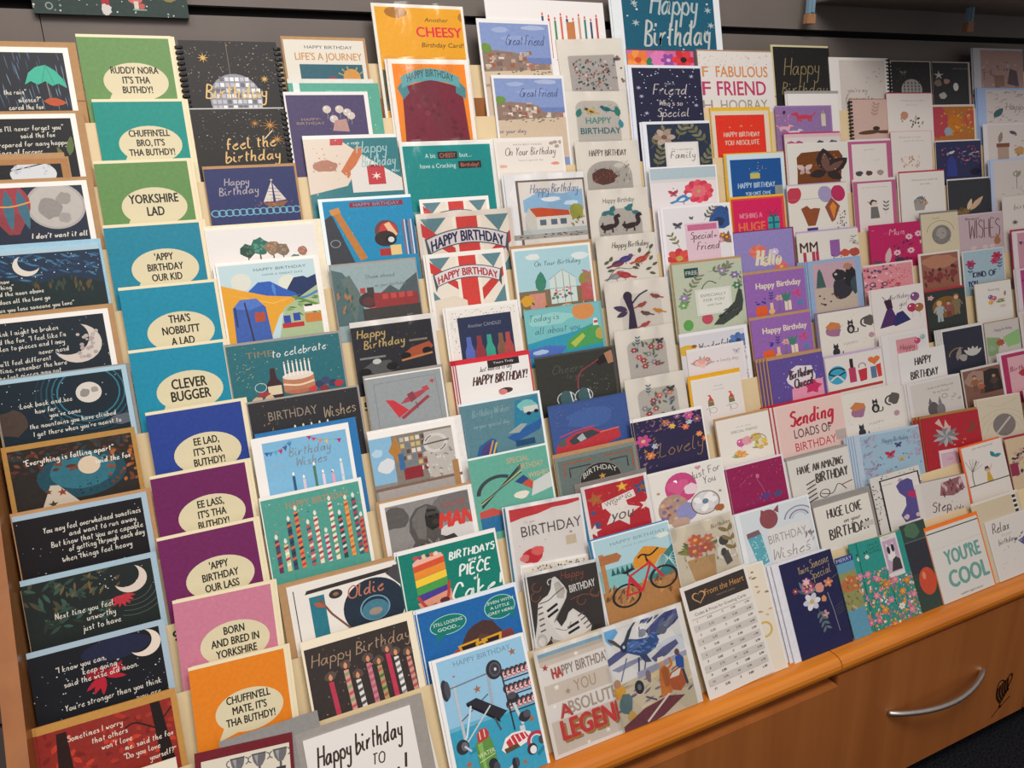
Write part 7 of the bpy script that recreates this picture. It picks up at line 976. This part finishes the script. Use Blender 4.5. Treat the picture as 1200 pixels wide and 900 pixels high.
K(9, 1.9965, -0.0059, 0.1494, -0.0403, 0.0000, 0.643, 'cream card with green sprig at the right edge', f, None, 'd0c8c0')
# ================================================================== the rack itself: two cabinets with stepped boards
XA, XJ, XB = -.192, 1.166, 2.53
def tier_board(k, x0, x1, parent):
    T, e, nn = tier(k); gap = .0105 if k == 0 else None
    if k < 11:
        dy = ROWY[k+1]-ROWY[k]; 
    nb = NB[k]; top = -.036; lo = FLOOR[k]
    def q(s, n): v = T + e*s + nn*n; return (v.y, v.z)
    th = .0016
    if k == 11: prof = [q(lo+.0005, nb), q(top, nb), q(top, nb+th), q(lo+.0005, nb+th)]
    else: prof = [q(lo-.003, -.004), q(lo-.0005, -.004), q(lo-.0005, nb), q(top, nb), q(top, nb+th), q(lo-.003, nb+th)]
    return extrude('display_board', prof, x0, x1, M_cream, parent)
NB = []
for k in range(12):
    if k == 0: NB.append(.014)
    else:
        T1, e1, n1 = tier(k); T0, e0, n0 = tier(k-1); p = T1 + e1*(-.036)
        NB.append(min(.02, ((T0-p).dot(n0))*1.0 - .0045))
def number(txt, x, k, parent):
    T, e, nn = tier(k); P, a, b = font_polys(txt, .012); s = .021; vs, fs = [], []
    for q in P:
        fs.append(tuple(range(len(vs), len(vs)+len(q))))
        for px, py in q: v = T + e*(-.055) + nn*(NB[k]-.0004); v = v + e*((py-.3)*s) + Vector((x+(px-(a+b)/2)*s, 0, 0)); vs.append(v - parent.location)
    me = bpy.data.meshes.new('slot_number'); me.from_pydata(vs, [], fs); me.materials.append(M_ink); link('slot_number', me, parent)
def unit(name, x0, x1, label, nums, drawers, handle, mark):
    root = empty(name, ((x0+x1)/2, -.3, 0)); tag(root, label, 'display unit', 'greeting card display units')
    def at(o): o.parent = root; o.matrix_parent_inverse = Matrix.Translation(-root.location); return o
    for k in range(12): at(tier_board(k, x0+.002, x1-.002, None))
    yl = LEDGE_Y; zl = LEDGE_Z
    prof = [(yl+.11, zl), (yl-.02, zl)] + [(yl-.02-.02*math.sin(a), zl-.02+.02*math.cos(a)) for a in (math.pi*i/8 for i in range(1, 9))] + [(yl+.11, zl-.04)]
    at(extrude('ledge', prof, x0+.0012, x1-.0012, M_woodh))
    at(boxmesh('carcass', [(x0+.003, yl+.005, .05, x1-.003, .02, zl-.042), (x0+.003, -.02, zl-.04, x1-.003, .0, Z0-.1)], M_panel))
    at(boxmesh('plinth', [(x0+.003, yl+.05, 0, x1-.003, 0, .05)], M_carpet))
    w = (x1-x0)/2
    for i in range(2):
        a, b = x0+w*i+.003, x0+w*(i+1)-.003
        d = at(boxmesh('drawer', [(a, yl-.03-drawers, .052, b, yl+.004, zl-.047-(.012 if drawers else 0))], M_woodv, None, .002))
        yf = yl-.03-drawers
        if handle:
            cx, cz = (a+b)/2-.015, 1.62-1.377; hw = .152
            pts = [(cx-hw, yf, cz)] + [(cx-hw+2*hw*t, yf-.004-.036*math.sin(math.pi*t)**.8, cz-.004*math.sin(math.pi*t)) for t in [j/16 for j in range(17)]] + [(cx+hw, yf, cz)]
            h = tube('handle', pts, .0065, M_steel); h.parent = d; h['label'] = 'bowed brushed steel handle'
        if mark and i == 0:
            bm = bmesh.new(); cx, cz = 1.752, 1.62-1.475
            def ribbon(pts, wd):
                P = smooth(pts, 5)
                for j in range(len(P)-1):
                    dx, dz = P[j+1][0]-P[j][0], P[j+1][1]-P[j][1]; L = math.hypot(dx, dz) or 1; nx, nz = -dz/L*wd/2, dx/L*wd/2
                    vs = [bm.verts.new((cx+u, yf-.0004, cz+v)) for u, v in ((P[j][0]+nx, P[j][1]+nz), (P[j+1][0]+nx, P[j+1][1]+nz), (P[j+1][0]-nx, P[j+1][1]-nz), (P[j][0]-nx, P[j][1]-nz))]; bm.faces.new(vs)
            for j in range(5): o = j*.0085; ribbon([(-.028+o, .014+o*.6), (-.024+o, -.012+o*.5), (-.008+o*.75, -.034+o*.75)], .0075)
            ribbon([(-.03, .012), (-.026, .03), (-.012, .032), (-.004, .022)], .004); ribbon([(.008, .036), (.018, .04), (.022, .028), (.016, .01), (.004, -.02), (-.008, -.04)], .005); ribbon([(-.008, -.042), (-.004, -.05), (.001, -.045)], .006); ribbon([(-.03, -.07), (-.01, -.052), (.01, -.04), (.03, -.03)], .003)
            me = bpy.data.meshes.new('emblem'); bm.to_mesh(me); bm.free(); me.materials.append(M_brand); link('emblem', me, d)
    for t, x, k in nums: number(t, x, k, root)
    return root
T11, e11, n11 = tier(11); pl = T11 + e11*FLOOR[11]; LEDGE_Y, LEDGE_Z = pl.y+.006, pl.z-.001
NUMS = [('8', .0, 11), ('9', .0, 9), ('5', .358, 6), ('4', .352, 7), ('4', .523, 7), ('54', .675, 5), ('4', .012, 7)]
uL = unit('card_display_unit', XA, XJ, 'stepped beech card display unit on the left, beside the wooden end panel', NUMS, .008, False, False)
uR = unit('card_display_unit', XJ, XB, 'stepped beech card display unit on the right with the steel drawer handle', [], 0, True, True)
prof = [(.03, 0), (.03, Z0+.16), (-.06, Z0+.16)]
for k in range(12):
    T, e, nn = tier(k); v = T + e*(-.02) - nn*.035; prof.append((v.y, v.z))
v = pl; prof += [(v.y-.055, v.z-.01), (v.y-.055, 0)]
end = extrude('end_panel', prof, XA-.026, XA-.001, M_panel, None); end.parent = uL; end.matrix_parent_inverse = Matrix.Translation(-uL.location)
# ------------------------------------------------------------------ the setting
def struct(o): o['kind'] = 'structure'; return o
WY = .055; ZG = Z0+.036
slats = []
zz = ZG-.10*16
bx = []
z = ZG - 1.6
while z < 2.9:
    bx += [(-1.6, WY, z+.008, -.0465, WY+.02, z+.0995), (-.0452, WY, z+.008, 4.2, WY+.02, z+.0995)]; z += .1075
wall = struct(boxmesh('wall_back', bx, M_wall))
gr = struct(boxmesh('trim_1', [(-1.6, WY+.0185, 0, 4.2, WY+.06, 3.0)], M_groove))
fl = struct(boxmesh('floor', [(-2.5, -5, -.05, 4.5, WY+.06, 0)], M_carpet))
# overhead display shelf, its brackets and the dark card pack hanging top left
sh = boxmesh('display_shelf', [(1.60, -.30, Z0+.112, 2.9, WY-.001, Z0+.132)], M_wall, None, .002); tag(sh, 'taupe shelf above the right hand cards at the top edge', 'shelf')
for x, y, z, lab in ((1.5733, 0.030, 0.0632, 'clear shelf bracket clip with tan tip, the left one'), (2.0780, -0.020, 0.0536, 'clear shelf bracket clip with tan tip, near the right edge')):
    o = empty('shelf_clip', (x, y, z+Z0)); tag(o, lab, 'clip', 'shelf clips on the slatwall')
    hz = .112-z if x > 1.6 else .075
    boxmesh('clip_body', [(-.010, -.012, .0225, .010, .0, hz), (-.004, -.016, .025, .004, -.012, hz)], M_clip, o, .001); boxmesh('clip_tip', [(-.013, -.014, 0, .013, .002, .0225)], M_tip, o, .0015)
def f(a):
    a.bg('34423f'); H = a.V; a.dots(40, 0, H-.2, 1, H, '8a9a94 d0d0c8', .004, .008); a.r(.43, H-.16, .48, H-.06, 'a8303a'); a.blob(.455, H-.04, .035, 'd0ccc8'); a.blob(.65, H-.12, .05, 'c8706c', .04); a.r(.64, H-.1, .67, H-.04, 'd8c8b8'); a.blob(.69, H-.07, .02, 'c85a58'); a.r(.63, H-.05, .72, H-.04, '8aa098'); a.blob(.88, H-.13, .045, '8a7a48', .03); a.ring(.1, H-.05, .02, .008, '8a9a94')
A = Art(.9, 999); f(A); w = .23; h = A.V*w
F = box_faces(0, 0, 0, w, .012, h, '34423f')
for P, c, z in A.F: F.append(([(q[0]*w, -1.2e-5-z, h-q[1]*w) for q in P][::-1], 0, c))
me = flat_mesh('card_pack', F, M_print); o = link('card_pack', me); o.location = (-.052, WY-.014, ZG-.003); tag(o, 'dark green festive card pack at the top left above the groove', 'card pack')
